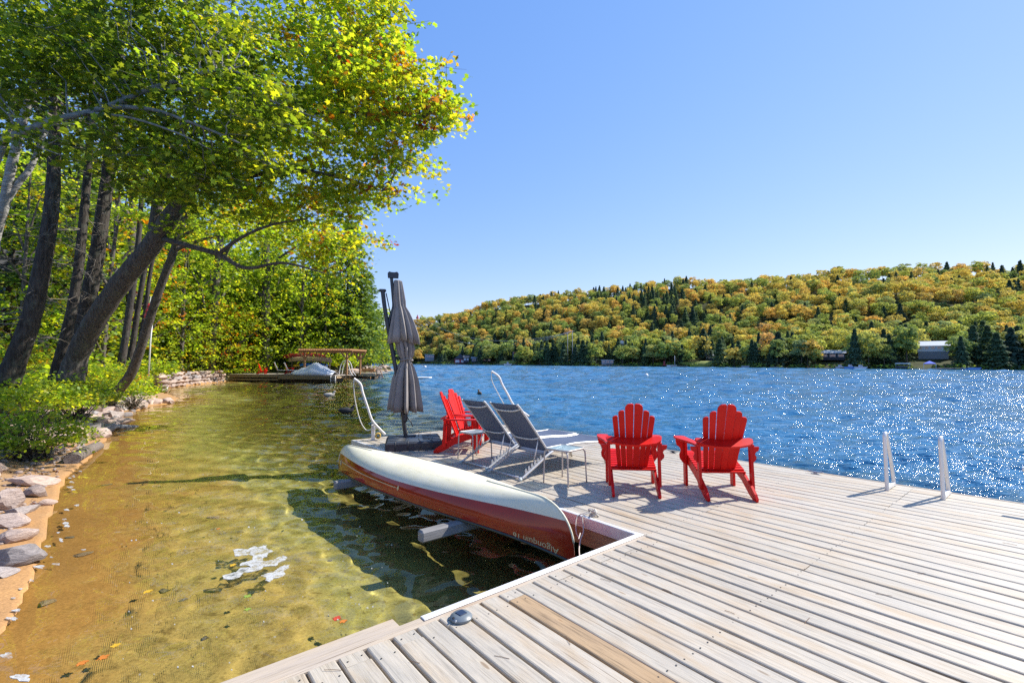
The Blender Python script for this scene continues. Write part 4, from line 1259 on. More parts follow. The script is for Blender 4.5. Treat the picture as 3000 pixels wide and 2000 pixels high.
# ---------------------------------------------------------------- neighbouring dock
def nb(px, Y, z): return at(px, 1000, Y).xy.to_3d() + Vector((0, 0, z))
P3 = at
NY = 42.0
A = oz(672, 1117, 0); B_ = oz(985, 1120, 0)
e1 = (B_ - A); LN = e1.length; e1.normalize(); e2 = Vector((-e1.y, e1.x, 0))
NM = Matrix.Identity(4)
for i in range(3): NM[i][0], NM[i][1], NM[i][2], NM[i][3] = e1[i], e2[i], (0, 0, 1)[i], A[i]
M_NDECK = wood_mat('neighbour_deck_wood', [(0.40, 0.33, 0.26), (0.46, 0.40, 0.34), (0.38, 0.33, 0.28)], knot=False)
M_NFASC = wood_mat('neighbour_fascia_wood', [(0.20, 0.15, 0.075), (0.24, 0.18, 0.10), (0.18, 0.14, 0.075)], knot=False)
M_CEDAR = wood_mat('orange_cedar', [(0.36, 0.18, 0.075), (0.40, 0.21, 0.09), (0.32, 0.16, 0.07)], knot=False)
ND = empty('neighbour_dock', NM, 'low brown board dock of the neighbouring cottage across the bay', 'dock')
npx = LN / (985 - 672)
def nx(px): return (px - 672) * npx
DZ = 0.68
for i in range(22):
    o = MB().box((0, 0, 0), (nx(880) - 0.0, .245, .045), bev=.008).build('plank', M_NDECK, ND); o.matrix_local = Matrix.Translation((nx(880) / 2, .15 + i * .26, DZ))
for i in range(14):
    o = MB().box((0, 0, 0), (nx(985) - nx(882), .245, .045), bev=.008).build('plank', M_NDECK, ND); o.matrix_local = Matrix.Translation(((nx(985) + nx(882)) / 2, .05 + i * .26, DZ - .06))
for x0, x1, y, z0, z1 in ((0, nx(815), 0, .40, .66), (nx(817), nx(985), -.06, .26, .60), (0, nx(815), .06, .12, .30)):
    o = MB().box((0, 0, 0), (x1 - x0, .06, z1 - z0), bev=.01).build('fascia_board', M_NFASC, ND); o.matrix_local = Matrix.Translation(((x0 + x1) / 2, y, (z0 + z1) / 2))
for q in range(9):
    o = MB().tube([(0, 0, -2), (0, 0, .6)], .10, 8).build('dock_post', M_DARKWOOD, ND, True, 40); o.matrix_local = Matrix.Translation((.5 + q * (nx(985) - .8) / 8, .5, 0))
o = MB().box((0, 0, 0), (nx(985) * .9, 2.6, .3)).build('float_body', M_DARKWOOD, ND); o.matrix_local = Matrix.Translation((nx(985) * .47, 1.9, .12))
# ladder on its front
t = empty('dock_ladder', NM @ Matrix.Translation((nx(985) - .25, -.12, 0)), 'short pale ladder hanging from the neighbouring dock front', 'ladder')
for s_ in (-1, 1): MB().tube([(s_ * .22, 0, .62), (s_ * .22, -.05, -.25)], .03, 6).build('ladder_rail', M_WHITE, t, True)
for q in range(3): MB().box((0, -.02, .45 - q * .26), (.44, .08, .035)).build('ladder_rung', M_WHITE, t)
# second float further out
F0 = oz(990, 1108, 0); F1 = oz(1100, 1110, 0)
t = empty('swim_float', Matrix.Translation(F0) @ Matrix.Rotation(math.atan2(F1.y - F0.y, F1.x - F0.x), 4, 'Z'), 'small tan board float moored past the end of the neighbouring dock', 'float')
fl = (F1 - F0).length
for i in range(12):
    o = MB().box((0, 0, 0), (fl, .235, .05), bev=.008).build('plank', M_NDECK, t); o.matrix_local = Matrix.Translation((fl / 2, .12 + i * .25, .62))
MB().box((fl * .27, -.03, .46), (fl * .52, .06, .27), bev=.01).build('fascia_board', M_NFASC, t)
MB().box((fl * .77, -.05, .46), (fl * .45, .06, .30), bev=.01).build('fascia_board', M_NDECK, t)
for q in range(3): MB().box((.5 + q * (fl - 1) / 2, .5, .15), (.5, .5, .6)).build('float_block', M_DARKWOOD, t)
t2 = empty('dock_ladder', Matrix.Translation(F1 + Vector((.1, .2, 0))), 'brown stepped ladder at the outer end of the small float', 'ladder')
for s_ in (-1, 1): MB().tube([(s_ * .25 - .3, 0, 1.35), (s_ * .25 + .1, 0, 1.0), (s_ * .25 + .45, 0, .1)], .05, 6).build('ladder_rail', M_FASCIA, t2, True)
for q in range(4): MB().box((.08 + q * .1, 0, 1.0 - q * .25), (.6, .12, .05)).build('ladder_rung', M_NDECK, t2)
b3 = MB().box((0, 0, .0), (1.5, .7, .32), bev=.03).box((-.4, -.3, -.14), (.2, .2, .3)).box((.4, -.3, -.14), (.2, .2, .3)).build('storage_bench', M_CEDAR); b3.location = F0.lerp(F1, .72) + Vector((0, 1.4, .98)); tag(b3, 'orange brown wooden bench standing on the small board float', 'bench')
# white pole by the float
t = empty('mooring_pole', oz(1028, 1100, .0), 'thin white mooring pole standing behind the small float', 'pole')
MB().tube([(0, 0, -.4), (.03, 0, 1.6), (.12, 0, 2.3)], .05, 6).build('pole_shaft', M_WHITE, t, True)

# pergola
PG = empty('pergola', NM @ Matrix.Translation((nx(868), 1.2, DZ - .03)), 'orange cedar pergola with slatted top standing on the neighbouring dock', 'pergola')
W_, D_, HP = nx(1002) - nx(868), 3.1, 2.15
for x_ in (0.15, W_ - .15):
    for y_ in (0, D_):
        MB().box((x_, y_, HP / 2), (.15, .15, HP), bev=.01).build('post', M_CEDAR, PG)
        for s_ in (-1, 1):
            MB().prism([(0, -.62), (.10, -.62), (.66, -.02), (.56, 0), (.45, 0)], (x_, y_, HP), (s_, 0, 0), (0, 0, 1), (0, 1, 0), .06).build('knee_brace', M_CEDAR, PG)
for y_ in (-.02, D_ + .02): MB().box((W_ / 2, y_, HP + .1), (W_ + .8, .07, .2), bev=.01).build('beam', M_CEDAR, PG)
for q in range(22): MB().box((-.3 + q * (W_ + .6) / 21, D_ / 2, HP + .26), (.045, D_ + .9, .13), bev=.006).build('rafter', M_CEDAR, PG)
for q in range(5): MB().box((W_ / 2, -.3 + q * (D_ + .6) / 4, HP + .345), (W_ + .7, .045, .045)).build('batten', M_CEDAR, PG)

# covered boat
M_TARP = plain('pale_grey_tarp', (0.55, 0.57, 0.60), 0.6, var=0.08, bump=.2, bscale=8)
cb = empty('covered_boat', NM @ Matrix.Translation((nx(905), -.25 + 1.1, DZ - .02)), 'small boat under a pale grey peaked tarp on the neighbouring dock', 'boat')
LB = nx(972) - nx(842); mb = MB(); NXB = 26; NYB = 10
for i in range(NXB + 1):
    u_ = i / NXB
    for j in range(NYB + 1):
        v_ = j / NYB * 2 - 1
        wb = .95 * min(1, 4 * u_ + .3) * (1 - max(0, u_ - .8) * 1.5)
        ridge = np.interp(u_, [0, .12, .42, .52, .62, .85, 1], [.16, .34, .80, 1.12, .98, .52, .16])
        zz_ = ridge * (1 - abs(v_) ** 1.25) + .10 * (abs(v_) < 1) + .035 * math.sin(u_ * 34 + v_ * 3) * (1 - abs(v_))
        mb.v.append(((u_ - .5) * LB, v_ * wb, max(zz_, .02 if abs(v_) == 1 else .06)))
for i in range(NXB):
    for j in range(NYB):
        a = i * (NYB + 1) + j; mb.f.append((a, a + NYB + 1, a + NYB + 2, a + 1)); mb.mi.append(0)
o = mb.build('tarp', M_TARP, cb, True); sm_ = o.modifiers.new('thickness', 'SOLIDIFY'); sm_.thickness = .02
MB().prism([(-LB * .48, -.8), (LB * .40, -.8), (LB * .49, 0), (LB * .40, .8), (-LB * .48, .8)], (0, 0, .04), (1, 0, 0), (0, 1, 0), (0, 0, 1), .08).build('hull', M_CAPD, cb)
# neighbour chairs (same kind as those in front)
def mini_chair(o, px, y, yaw, label, mm=None):
    c_ = copy_tree(o); c_['label'] = label; c_['group'] = 'seats on the neighbouring dock'
    c_.matrix_world = NM @ Matrix.Translation((nx(px), y, DZ + .025)) @ Matrix.Rotation(yaw, 4, 'Z')
    return c_
mini_chair(ch2, 764, .8, -1.2, 'dark red wooden chair standing alone on the neighbouring dock')
mini_chair(ch2, 826, 1.9, -1.0, 'red wooden chair partly hidden behind the white loungers')
M_WLNG = plain('white_sling', (0.72, 0.72, 0.72), 0.6)
def wlounger(px, y, label):
    t = empty('white_lounger', NM @ Matrix.Translation((nx(px), y, DZ + .025)) @ Matrix.Rotation(-.9, 4, 'Z'), label, 'sun lounger', 'seats on the neighbouring dock')
    for s_ in (-1, 1):
        MB().tube([(s_ * .3, -.2, .34), (s_ * .3, 1.2, .36)], .025, 6).build('side_rail', M_CHAR, t, True)
        for y_ in (-.1, 1.1): MB().tube([(s_ * .3, y_, .34), (s_ * .32, y_ - .08, 0)], .02, 6).build('leg', M_CHAR, t, True)
    MB().box((0, .6, .37), (.58, 1.3, .03), bev=.01).build('seat_sling', M_WLNG, t)
    MB().box((0, -.28, .72), (.58, .04, .85), Matrix.Rotation(.42, 3, 'X'), bev=.01).build('back_sling', M_WLNG, t)
wlounger(806, .7, 'white lounger beside the dark red chair on the neighbouring dock')
wlounger(836, .7, 'white lounger beside the tarp covered boat')
# canoe rack with boats
RK = empty('canoe_rack', NM @ Matrix.Translation((nx(842), 4.6, DZ - .1)), 'wooden rack holding canoes and kayaks behind the neighbouring dock', 'rack')
for x_ in (-2.0, 1.6):
    for y_ in (-.4, .4): MB().box((x_, y_, .9), (.1, .1, 1.9)).build('post', M_DARKWOOD, RK)
    for z_ in (.35, .95, 1.55): MB().box((x_, 0, z_), (.08, 1.2, .08)).build('crossbar', M_DARKWOOD, RK)
def boat(px, y, z, L, w, h, col, label, yaw=0.0):
    m_ = plain('boat_' + label.split()[0], col, .4, var=.12)
    t = empty('canoe' if 'canoe' in label else 'kayak', NM @ Matrix.Translation((nx(px), y, DZ + z)) @ Matrix.Rotation(yaw, 4, 'Z'), label, 'canoe' if 'canoe' in label else 'kayak', 'boats on the canoe rack')
    mb = MB(); n1, n2 = 16, 8
    for i in range(n1 + 1):
        s_ = i / n1 * 2 - 1; b_ = w / 2 * (1 - abs(s_) ** 2.4) ** .8 + .01
        for j in range(n2 + 1):
            a = math.pi * j / n2
            mb.v.append((s_ * L / 2, b_ * math.cos(a), h * math.sin(a) ** .7 * (1 - .25 * abs(s_) ** 3) - .12 * abs(s_) ** 3))
    for i in range(n1):
        for j in range(n2):
            a = i * (n2 + 1) + j; mb.f.append((a, a + n2 + 1, a + n2 + 2, a + 1)); mb.mi.append(0)
    mb.build('hull', m_, t, True)
    MB().tube([(s_ * L / 2, (w / 2 * (1 - abs(s_) ** 2.4) ** .8 + .01), -.12 * abs(s_) ** 3) for s_ in np.linspace(-1, 1, 15)], .03, 5).build('gunwale', M_CHAR, t, True)
    MB().tube([(s_ * L / 2, -(w / 2 * (1 - abs(s_) ** 2.4) ** .8 + .01), -.12 * abs(s_) ** 3) for s_ in np.linspace(-1, 1, 15)], .03, 5).build('gunwale', M_CHAR, t, True)
boat(812, 4.7, 1.62, 4.6, .9, .5, (.30, .015, .03), 'crimson canoe lying upside down on top of the rack')
boat(840, 4.2, 1.28, 4.6, .85, .48, (.33, .24, .14), 'tan canoe upside down in front of the crimson canoe')
boat(846, 4.3, .78, 3.2, .75, .36, (.02, .16, .50), 'blue kayak on the middle bar of the rack')
boat(816, 4.4, .72, 2.6, .6, .3, (.50, .33, .02), 'yellow kayak end poking out beside the blue kayak')
boat(850, 4.2, .30, 3.2, .75, .36, (.40, .27, .13), 'orange tan kayak on the lowest bar of the rack')
boat(858, 3.9, .08, 3.0, .7, .3, (.03, .12, .36), 'dark blue kayak lying under the rack')
# arched slide rails behind the tarp
t = empty('water_slide', NM @ Matrix.Translation((nx(985), 1.6, DZ)), 'white arched rails of a small water slide by the pergola', 'slide')
for s_ in (0, .6): MB().tube(spline([(-.5, s_, 0), (-.35, s_, .9), (0, s_, 1.35), (.35, s_, 1.1), (.6, s_, .3), (.9, s_, -.1)], 4), .035, 6).build('slide_rail', M_WHITE, t, True)
# red floats hung on a pole by the stem clump
t = empty('float_string', P3(437, 900, 20.6), 'string of red fishing floats hanging among the tree stems', 'floats')
for q, zz_ in enumerate((0.08, -.22, -.52)):
    MB().ball((0.02 * q - .08 * q, 0, zz_ * .75), .11, 8, 6, (.75, .75, 1.15)).build('float_ball', plain('red_float', (.55, .03, .015), .4) if q == 0 else bpy.data.materials['red_float'], t, True)
MB().tube([(.06, 0, .5), (0, 0, 0), (-.15, 0, -.45)], .012, 4).build('cord', M_ROPEW, t, True)
g_ = P3(436, 1085, 20.8)
pl = MB().tube([(0, 0, -.3), (.02, 0, 1.4), (.1, 0, 2.8)], .03, 6).build('thin_pole', M_WHITE, None, True); pl.location = (g_.x, g_.y, g_.z); tag(pl, 'thin pale pole standing beside the curved leaning tree', 'pole')

# cabin glimpsed through the trunks
M_CABIN = wood_mat('dark_brown_siding', [(0.07, 0.035, 0.025), (0.09, 0.045, 0.03), (0.06, 0.03, 0.02)], knot=False)
k = NT('window_glass'); k.base((0.05, 0.10, 0.16)); k.set(0.05, 0.0, 1.0); M_GLASS = k.m
M_TRIM = plain('blue_grey_trim', (0.22, 0.30, 0.36), .5)
M_ROOF = plain('dark_roof', (0.05, 0.05, 0.055), .8)
cbn = P3(45, 930, 30)
CB_ = empty('cabin', Matrix.Translation(Vector((cbn.x, cbn.y, lz(cbn.x, cbn.y) - .2))) @ Matrix.Rotation(math.radians(48), 4, 'Z'), 'dark brown cabin with blue framed windows hidden behind the trunks', 'cabin')
MB().box((0, 0, 2.6), (9, 6, 5.2)).build('wall', M_CABIN, CB_)
MB().prism([(-3.6, 0), (3.6, 0), (0, 2.2)], (0, 0, 5.2), (0, 1, 0), (0, 0, 1), (1, 0, 0), 9.8).build('roof', M_ROOF, CB_)
for q in range(4):
    for z_ in (1.5, 3.9):
        x_ = -3.2 + q * 2.1
        f_ = MB().box((x_, -3.02, z_), (1.2, .08, 1.3)).build('window', M_TRIM, CB_)
        MB().box((x_, -3.07, z_), (.98, .03, 1.08)).build('pane', M_GLASS, f_)
MB().box((0, -3.9, 2.75), (9.4, 1.8, .15)).build('balcony', M_CABIN, CB_)
# ================================================================== vegetation near by
def leaf_mat(name, trans=0.5, rough=0.45, tcol=(2.1, 1.8, 0.6)):
    k = NT(name)
    a = k.n('Attribute'); a.attribute_name = 'tint'
    k.base(a.outputs['Color']); k.set(rough, spec=0.35)
    t = k.n('BsdfTranslucent')
    k.l(k.mix(a.outputs['Color'], tcol, 1.0, 'MULTIPLY'), t.inputs['Color'])
    m_ = k.n('MixShader'); m_.inputs[0].default_value = trans
    k.l(k.b.outputs[0], m_.inputs[1]); k.l(t.outputs[0], m_.inputs[2]); k.l(m_.outputs[0], k.out.inputs[0])
    return k.m
M_LEAF = leaf_mat('maple_leaf', 0.62)
M_NEEDLE = leaf_mat('needle_spray', 0.30, 0.6)
M_FARLEAF = leaf_mat('distant_foliage', 0.25, 0.7)

M_BARK = bark('grey_brown_bark', (0.045, 0.035, 0.028), (0.17, 0.145, 0.125))
M_BARKD = bark('dark_bark', (0.025, 0.02, 0.017), (0.10, 0.085, 0.072))
M_BARKL = bark('pale_branch_bark', (0.11, 0.105, 0.09), (0.30, 0.28, 0.25), (10, 10, 10), 0.4)
M_TWIG = plain('dead_twig', (0.20, 0.17, 0.14), 0.9)
M_BIRCH = bark('birch_bark', (0.18, 0.17, 0.155), (0.52, 0.49, 0.45), (3, 3, 16), 0.1)

# leaf outlines in the unit square
def _sh(pts): return np.array(pts, float)
LEAF = {
    'maple': (_sh([(0, -.5, 0), (.17, -.22, .02), (.46, -.26, -.06), (.36, -.02, .0), (.5, .2, -.07), (.2, .2, .03), (0, .55, -.05), (-.2, .2, .03), (-.5, .2, -.07), (-.36, -.02, 0), (-.46, -.26, -.06), (-.17, -.22, .02)]),
              [(0, 1, 11), (1, 2, 3), (3, 4, 5), (5, 6, 7), (7, 8, 9), (9, 10, 11), (1, 3, 11), (3, 9, 11), (3, 5, 9), (5, 7, 9)]),
    'oval': (_sh([(0, -.5, 0), (.26, -.1, -.05), (.18, .25, -.04), (0, .5, -.08), (-.18, .25, -.04), (-.26, -.1, -.05)]), [(0, 1, 5), (1, 2, 4), (1, 4, 5), (2, 3, 4)]),
    'star': (_sh([(0, -.5, 0), (.5, -.2, -.06), (.34, .26, 0.0), (0, .55, -.06), (-.34, .26, 0.0), (-.5, -.2, -.06)]), [(0, 1, 5), (1, 2, 4), (1, 4, 5), (2, 3, 4)]),
    'quad': (_sh([(-.5, -.5, 0), (.5, -.42, .05), (.45, .5, 0), (-.42, .45, .08)]), [(0, 1, 2), (0, 2, 3)]),
    'needle': (_sh([(-.09, -.5, 0), (.09, -.5, 0), (.16, .1, -.04), (0, .55, -.1), (-.16, .1, -.04)]), [(0, 1, 2), (0, 2, 4), (2, 3, 4)]),
}
def leaves_arrays(C, N, size, tint, shape, rng, fwd=None, aspect=1.0):
    sv, sf = LEAF[shape]; sf = np.array(sf)
    n = len(C)
    N = N / np.maximum(np.linalg.norm(N, axis=1, keepdims=True), 1e-9)
    if fwd is None: fwd = rng.normal(size=(n, 3))
    T = fwd - N * np.sum(fwd * N, 1, keepdims=True)
    T /= np.maximum(np.linalg.norm(T, axis=1, keepdims=True), 1e-9)
    B = np.cross(T, N)
    sz = np.broadcast_to(np.asarray(size, float), (n,))[:, None, None]
    V = C[:, None, :] + sz * (sv[None, :, 0:1] * B[:, None, :] * aspect + sv[None, :, 1:2] * T[:, None, :] + sv[None, :, 2:3] * N[:, None, :])
    F = (sf[None] + (np.arange(n) * len(sv))[:, None, None]).reshape(-1, 3)
    col = np.repeat(np.asarray(tint)[:, None, :], len(sv), 1).reshape(-1, 3)
    return V.reshape(-1, 3), F, col
def leaf_mesh(name, parts, mat):
    V, F, Cc, o = [], [], [], 0
    for v_, f_, c_ in parts:
        V.append(v_); F.append(f_ + o); Cc.append(c_); o += len(v_)
    return np_mesh(name, np.vstack(V), np.vstack(F), mat, False, np.vstack(Cc))

GREEN = 2.8 * np.array([(0.068, 0.105, 0.012), (0.092, 0.135, 0.014), (0.054, 0.086, 0.014), (0.120, 0.155, 0.016)])
DKGREEN = 2.6 * np.array([(0.038, 0.070, 0.012), (0.053, 0.085, 0.014), (0.068, 0.10, 0.014), (0.092, 0.125, 0.016)])
LIME = 1.95 * np.array([(0.13, 0.18, 0.015), (0.17, 0.20, 0.016), (0.09, 0.155, 0.014), (0.21, 0.21, 0.018)])
GOLD = np.array([(0.34, 0.24, 0.015), (0.30, 0.17, 0.014), (0.20, 0.19, 0.016), (0.36, 0.15, 0.012)])
RUST = np.array([(0.30, 0.11, 0.014), (0.22, 0.10, 0.03), (0.27, 0.16, 0.04), (0.26, 0.05, 0.012)])
PINE = 1.5 * np.array([(0.055, 0.105, 0.020), (0.080, 0.135, 0.022), (0.040, 0.080, 0.020), (0.11, 0.155, 0.022)])
SPRUCE = np.array([(0.020, 0.045, 0.020), (0.030, 0.058, 0.024), (0.016, 0.036, 0.018), (0.040, 0.068, 0.024)])
LEAF_PAL = [GREEN[1], GREEN[3], LIME[0] * .8, LIME[2], GREEN[0], GOLD[2], DKGREEN[1], DKGREEN[3]]
def palette(rng, n, pals, w):
    """n colours drawn from weighted palettes, with a little spread"""
    w = np.array(w, float); w /= w.sum()
    which = rng.choice(len(pals), n, p=w)
    allp = np.stack(pals)
    c = allp[which, rng.integers(0, 4, n)]
    return c * rng.uniform(0.8, 1.2, (n, 1))

def branch_pts(a, b, sag=0.08, n=5, wob=0.05, rng=RNG):
    a, b = np.array(a, float), np.array(b, float)
    L = np.linalg.norm(b - a)
    q = np.linspace(0, 1, n)
    p = a + (b - a) * q[:, None]
    p[:, 2] += sag * L * np.sin(math.pi * q)
    w = rng.normal(size=(n, 3)) * wob * L * .5
    w[0] = 0; w[-1] = 0
    return [Vector(x) for x in p + w]

def sprays(rng, centers, dirs, per, length, size, flat=0.35):
    """leaves strung along short twigs: positions and normals"""
    n = len(centers)
    q = rng.uniform(-0.2, 1.0, (n, per))
    side = rng.normal(size=(n, per, 3)) * size * np.array([0.9, 0.9, 0.55])
    C = centers[:, None, :] + dirs[:, None, :] * (q * length)[:, :, None] + side
    C[:, :, 2] -= (q ** 2) * length * 0.12
    Nn = rng.normal(size=(n, per, 3)) * flat + np.array([0, 0, 1.0])
    return C.reshape(-1, 3), Nn.reshape(-1, 3)

# ---------------------------------------------------------------- big trees at the bank
def trunk_mesh(mb, pts, radii, n=14, lump=0.08, flare=True):
    P = spline(pts, 6)
    p0 = Vector(pts[0]); kx = .86 * max(.62, p0.y / math.hypot(p0.x, p0.y)); radii = [r * kx for r in radii]
    m_ = len(P); rr = []
    for i in range(m_):
        q = i / (m_ - 1) * (len(radii) - 1); j = min(int(q), len(radii) - 2)
        r = radii[j] + (radii[j + 1] - radii[j]) * (q - j)
        rr.append(r * (1 + lump * .35 * math.sin(i * 1.9) + random.uniform(-lump, lump) * .3))
    mb.tube(P, rr, n)
    return P, rr

def P3(px, py, Y): return at(px, py, Y)

DENS = 0.64
def crown_cloud(ells, shape, size, pals, wfun, rng, per=9, tw=0.32, twigs=None, limb_pts=None, flat=0.5):
    """ells: (px, py, Y, rx, ry, rdepth, count) in photo pixels / metres.  Sprays fill each volume, more near its skin."""
    parts = []
    for (px, py, Y, rx, ry, rd, cnt) in ells:
        c = np.array(P3(px, py, Y)); sx, sz = rx * Y / F_PX, ry * Y / F_PX
        ns = max(1, int(cnt * DENS) // per)
        # tiers: each twig system spreads a flat, slightly drooping fan of sprays
        nk = max(4, ns // 8)
        dk_ = rng.normal(size=(nk, 3)); dk_ /= np.linalg.norm(dk_, axis=1, keepdims=True)
        rk = rng.uniform(0.10, 1.0, (nk, 1)) ** 0.5 * np.where(rng.uniform(size=(nk, 1)) < .14, rng.uniform(1.05, 1.28, (nk, 1)), 1)
        ck = c + dk_ * rk * np.array([sx, rd, sz])
        wh = rng.integers(0, nk, ns); d = dk_[wh]
        ang_ = rng.uniform(0, 6.283, ns); rad_ = rng.uniform(0, 1, ns) ** .6 * (.50 + .12 * rng.normal(size=ns))
        outx = np.stack([np.cos(ang_), np.sin(ang_), np.zeros(ns)], -1)
        ctr = ck[wh] + outx * rad_[:, None] * np.array([1, 1, 0]) + np.stack([np.zeros(ns), np.zeros(ns), rng.normal(size=ns) * .075 - .30 * rad_ ** 2], -1)
        dr = outx + d * np.array([.4, .4, .1]) + rng.normal(size=(ns, 3)) * .22 - np.array([0, 0, .12])
        dr /= np.linalg.norm(dr, axis=1, keepdims=True)
        C, Nn = sprays(rng, ctr, dr, per, tw, size * 1.05, flat)
        sz_ = size * rng.uniform(0.65, 1.25, len(C))
        pw = wfun(ctr, d, rng)
        col = np.repeat(pw, per, 0) * rng.uniform(0.75, 1.25, (len(C), 1))
        parts.append(leaves_arrays(C, Nn, sz_, col, shape, rng))
        if twigs is not None:
            for i in range(nk):
                j = np.argmin(np.sum((limb_pts - ck[i]) ** 2, 1)); a = limb_pts[j]; L = np.linalg.norm(a - ck[i])
                if L < 2.4 and i % 2 == 0: twigs.tube(branch_pts(a, ck[i], 0.08, 6, 0.10, rng), [0.016, 0.013, 0.010, 0.008, 0.006, 0.004], 4, cap=False)
                for q in np.nonzero(wh == i)[0][:3]:
                    twigs.tube(branch_pts(ck[i], ctr[q] + dr[q] * tw, 0.03, 3, 0.08, rng), [0.006, 0.004, 0.002], 3, cap=False)
    return parts

def mixcol(rng, ctr, lime_bias):
    """per spray colours: golden patches where lime_bias is high"""
    n = len(ctr)
    k_ = np.clip(lime_bias, 0, 1)
    out = np.zeros((n, 3))
    u_ = rng.uniform(size=n)
    g, l, y = palette(rng, n, [GREEN], [1]), palette(rng, n, [LIME], [1]), palette(rng, n, [GOLD, RUST], [4, .8])
    out = np.where((u_ < 0.03 + 0.11 * k_ ** 2)[:, None], y, np.where((u_ < 0.38 + 0.56 * k_)[:, None], l, g))
    return out

rg = np.random.default_rng(5)
LEAF_ME = {}
def pick_leaves(t, ells, size, wfun, n):
    """the leaves that show largest: each one a part of the tree"""
    wts = np.array([e[6] / e[2] ** 2 for e in ells]); wts = wts / wts.sum()
    for i in range(n):
        e = ells[rg.choice(len(ells), p=wts)]
        c = np.array(P3(*e[:3])); sx, sz = e[3] * e[2] / F_PX, e[4] * e[2] / F_PX
        d = rg.normal(size=3); d[1] = -abs(d[1]) * .8 - .25; d /= np.linalg.norm(d)
        p = c + d * np.array([sx, e[5], sz]) * rg.uniform(.9, 1.04)
        col = wfun(p[None], d[None], rg)[0]; key = int(np.argmin([np.sum((col - q) ** 2) for q in LEAF_PAL]))
        if key not in LEAF_ME:
            v_, f_ = LEAF['maple']; LEAF_ME[key] = np_mesh('leaf', v_, np.array(f_), M_LEAF, False, np.tile(LEAF_PAL[key], (len(v_), 1)))
        o = bpy.data.objects.new('leaf', LEAF_ME[key]); COL.objects.link(o); o.parent = t
        s_ = size * rg.uniform(.9, 1.25)
        o.matrix_local = Matrix.Translation(Vector(p) - t.location) @ Euler((rg.normal() * .5, rg.normal() * .5, rg.uniform(0, 6.28))).to_matrix().to_4x4() @ Matrix.Scale(s_, 4)
def big_tree(name, label, trunks, limbs, ells, wfun, mats, shape='maple', size=0.12, per=9, tw=0.34, leaf_m=None, extra_twigs=True, cat='tree', group=None, loose_leaf=0):
    base = trunks[0][0][0]
    t = empty(name, Vector(base), label, cat, group)
    inv = Matrix.Translation(-Vector(base))
    def loc(o):
        o.data.transform(inv); return o
    lp = []
    for pts, radii in trunks:
        mb = MB(); P, rr = trunk_mesh(mb, pts, radii); lp += P
        loc(mb.build('trunk', mats[0], t, True))
    for pts, radii in limbs:
        mb = MB(); P, rr = trunk_mesh(mb, pts, radii, 8, 0.05); lp += P[2:]
        loc(mb.build('limb', mats[1], t, True))
    if loose_leaf: pick_leaves(t, ells, size, wfun, loose_leaf)
    tw_ = MB()
    parts = crown_cloud(ells, shape, size, None, wfun, rg, per, tw, tw_ if extra_twigs else None, np.array([tuple(p) for p in lp]))
    me = leaf_mesh('crown', parts, leaf_m or M_LEAF)
    co_ = link('crown', me, t); me.transform(inv); co_['kind'] = 'stuff'
    if tw_.v:
        o = loc(tw_.build('twigs', mats[1], t, True)); o['kind'] = 'stuff'
    return t

# leaning maple rooted at the bank: thick bole, limbs reaching out over the water
zb = 13.0
def w_main(ctr, d, rng):
    px = ctr[:, 0] / ctr[:, 1] * F_PX + CX
    return mixcol(rng, ctr, np.clip((px - 480) / 750, 0, 1) * 0.9 + 0.12)
MAPLE = big_tree('maple_tree', 'big leaning maple whose golden green crown hangs out over the bay', 
    [([P3(205, 1118, zb), P3(228, 1040, zb), P3(285, 930, zb - .3), P3(365, 815, zb - .6), P3(432, 735, zb - .9), P3(490, 650, zb - 1.2), P3(560, 540, zb - 1.6), P3(660, 440, zb - 2), P3(800, 345, zb - 2.3), P3(930, 270, zb - 2.4)],
      [0.50, 0.41, 0.40, 0.385, 0.37, 0.34, 0.24, 0.17, 0.12, 0.06])],
    [([P3(440, 740, 12.1), P3(452, 660, 12.0), P3(470, 560, 12), P3(520, 420, 12), P3(600, 250, 12), P3(700, 60, 12)], [0.20, .19, .17, .14, .11, .07]),
     ([P3(480, 700, 11.9), P3(560, 722, 11.6), P3(640, 745, 11.3), P3(720, 785, 11), P3(830, 770, 10.9), P3(950, 800, 10.8)], [0.11, .10, .085, .065, .045, .02]),
     ([P3(640, 745, 11.3), P3(700, 700, 11), P3(790, 660, 10.8), P3(900, 640, 10.6)], [0.07, .055, .04, .02]),
     ([P3(560, 540, 11.4), P3(700, 520, 11.0), P3(850, 500, 10.8), P3(1000, 520, 10.6), P3(1120, 560, 10.5)], [0.12, .10, .08, .05, .02]),
     ([P3(800, 345, 10.8), P3(930, 330, 10.6), P3(1080, 330, 10.5), P3(1240, 345, 10.4)], [0.09, .07, .05, .02]),
     ([P3(930, 270, 10.6), P3(1000, 170, 10.6), P3(1090, 90, 10.6), P3(1150, 20, 10.6)], [0.07, .06, .04, .02])],
    [(620, 560, 11.5, 200, 130, 1.6, 3800), (800, 440, 11.0, 230, 170, 1.8, 6200), (980, 330, 10.7, 210, 200, 1.7, 6800), (1130, 300, 10.6, 120, 190, 1.2, 3200),
     (1235, 330, 10.5, 85, 110, 0.9, 1500), (1290, 330, 10.4, 40, 60, .5, 380), (1290, 250, 10.4, 38, 80, .5, 420), (1180, 430, 10.6, 70, 80, .7, 900), (1140, 520, 10.7, 75, 70, .7, 800), (1060, 190, 10.8, 120, 190, 1.3, 3600), (1120, 70, 10.8, 70, 80, .8, 1200), (960, 60, 11.2, 190, 120, 1.5, 3800),
     (760, 180, 11.4, 230, 190, 1.8, 6000), (1010, 560, 10.8, 130, 70, 1.0, 1600), (880, 600, 11.0, 160, 60, 1.0, 1700), (560, 330, 11.8, 200, 200, 1.6, 4200)],
    w_main, (M_BARK, M_BARK), size=0.118, loose_leaf=290)

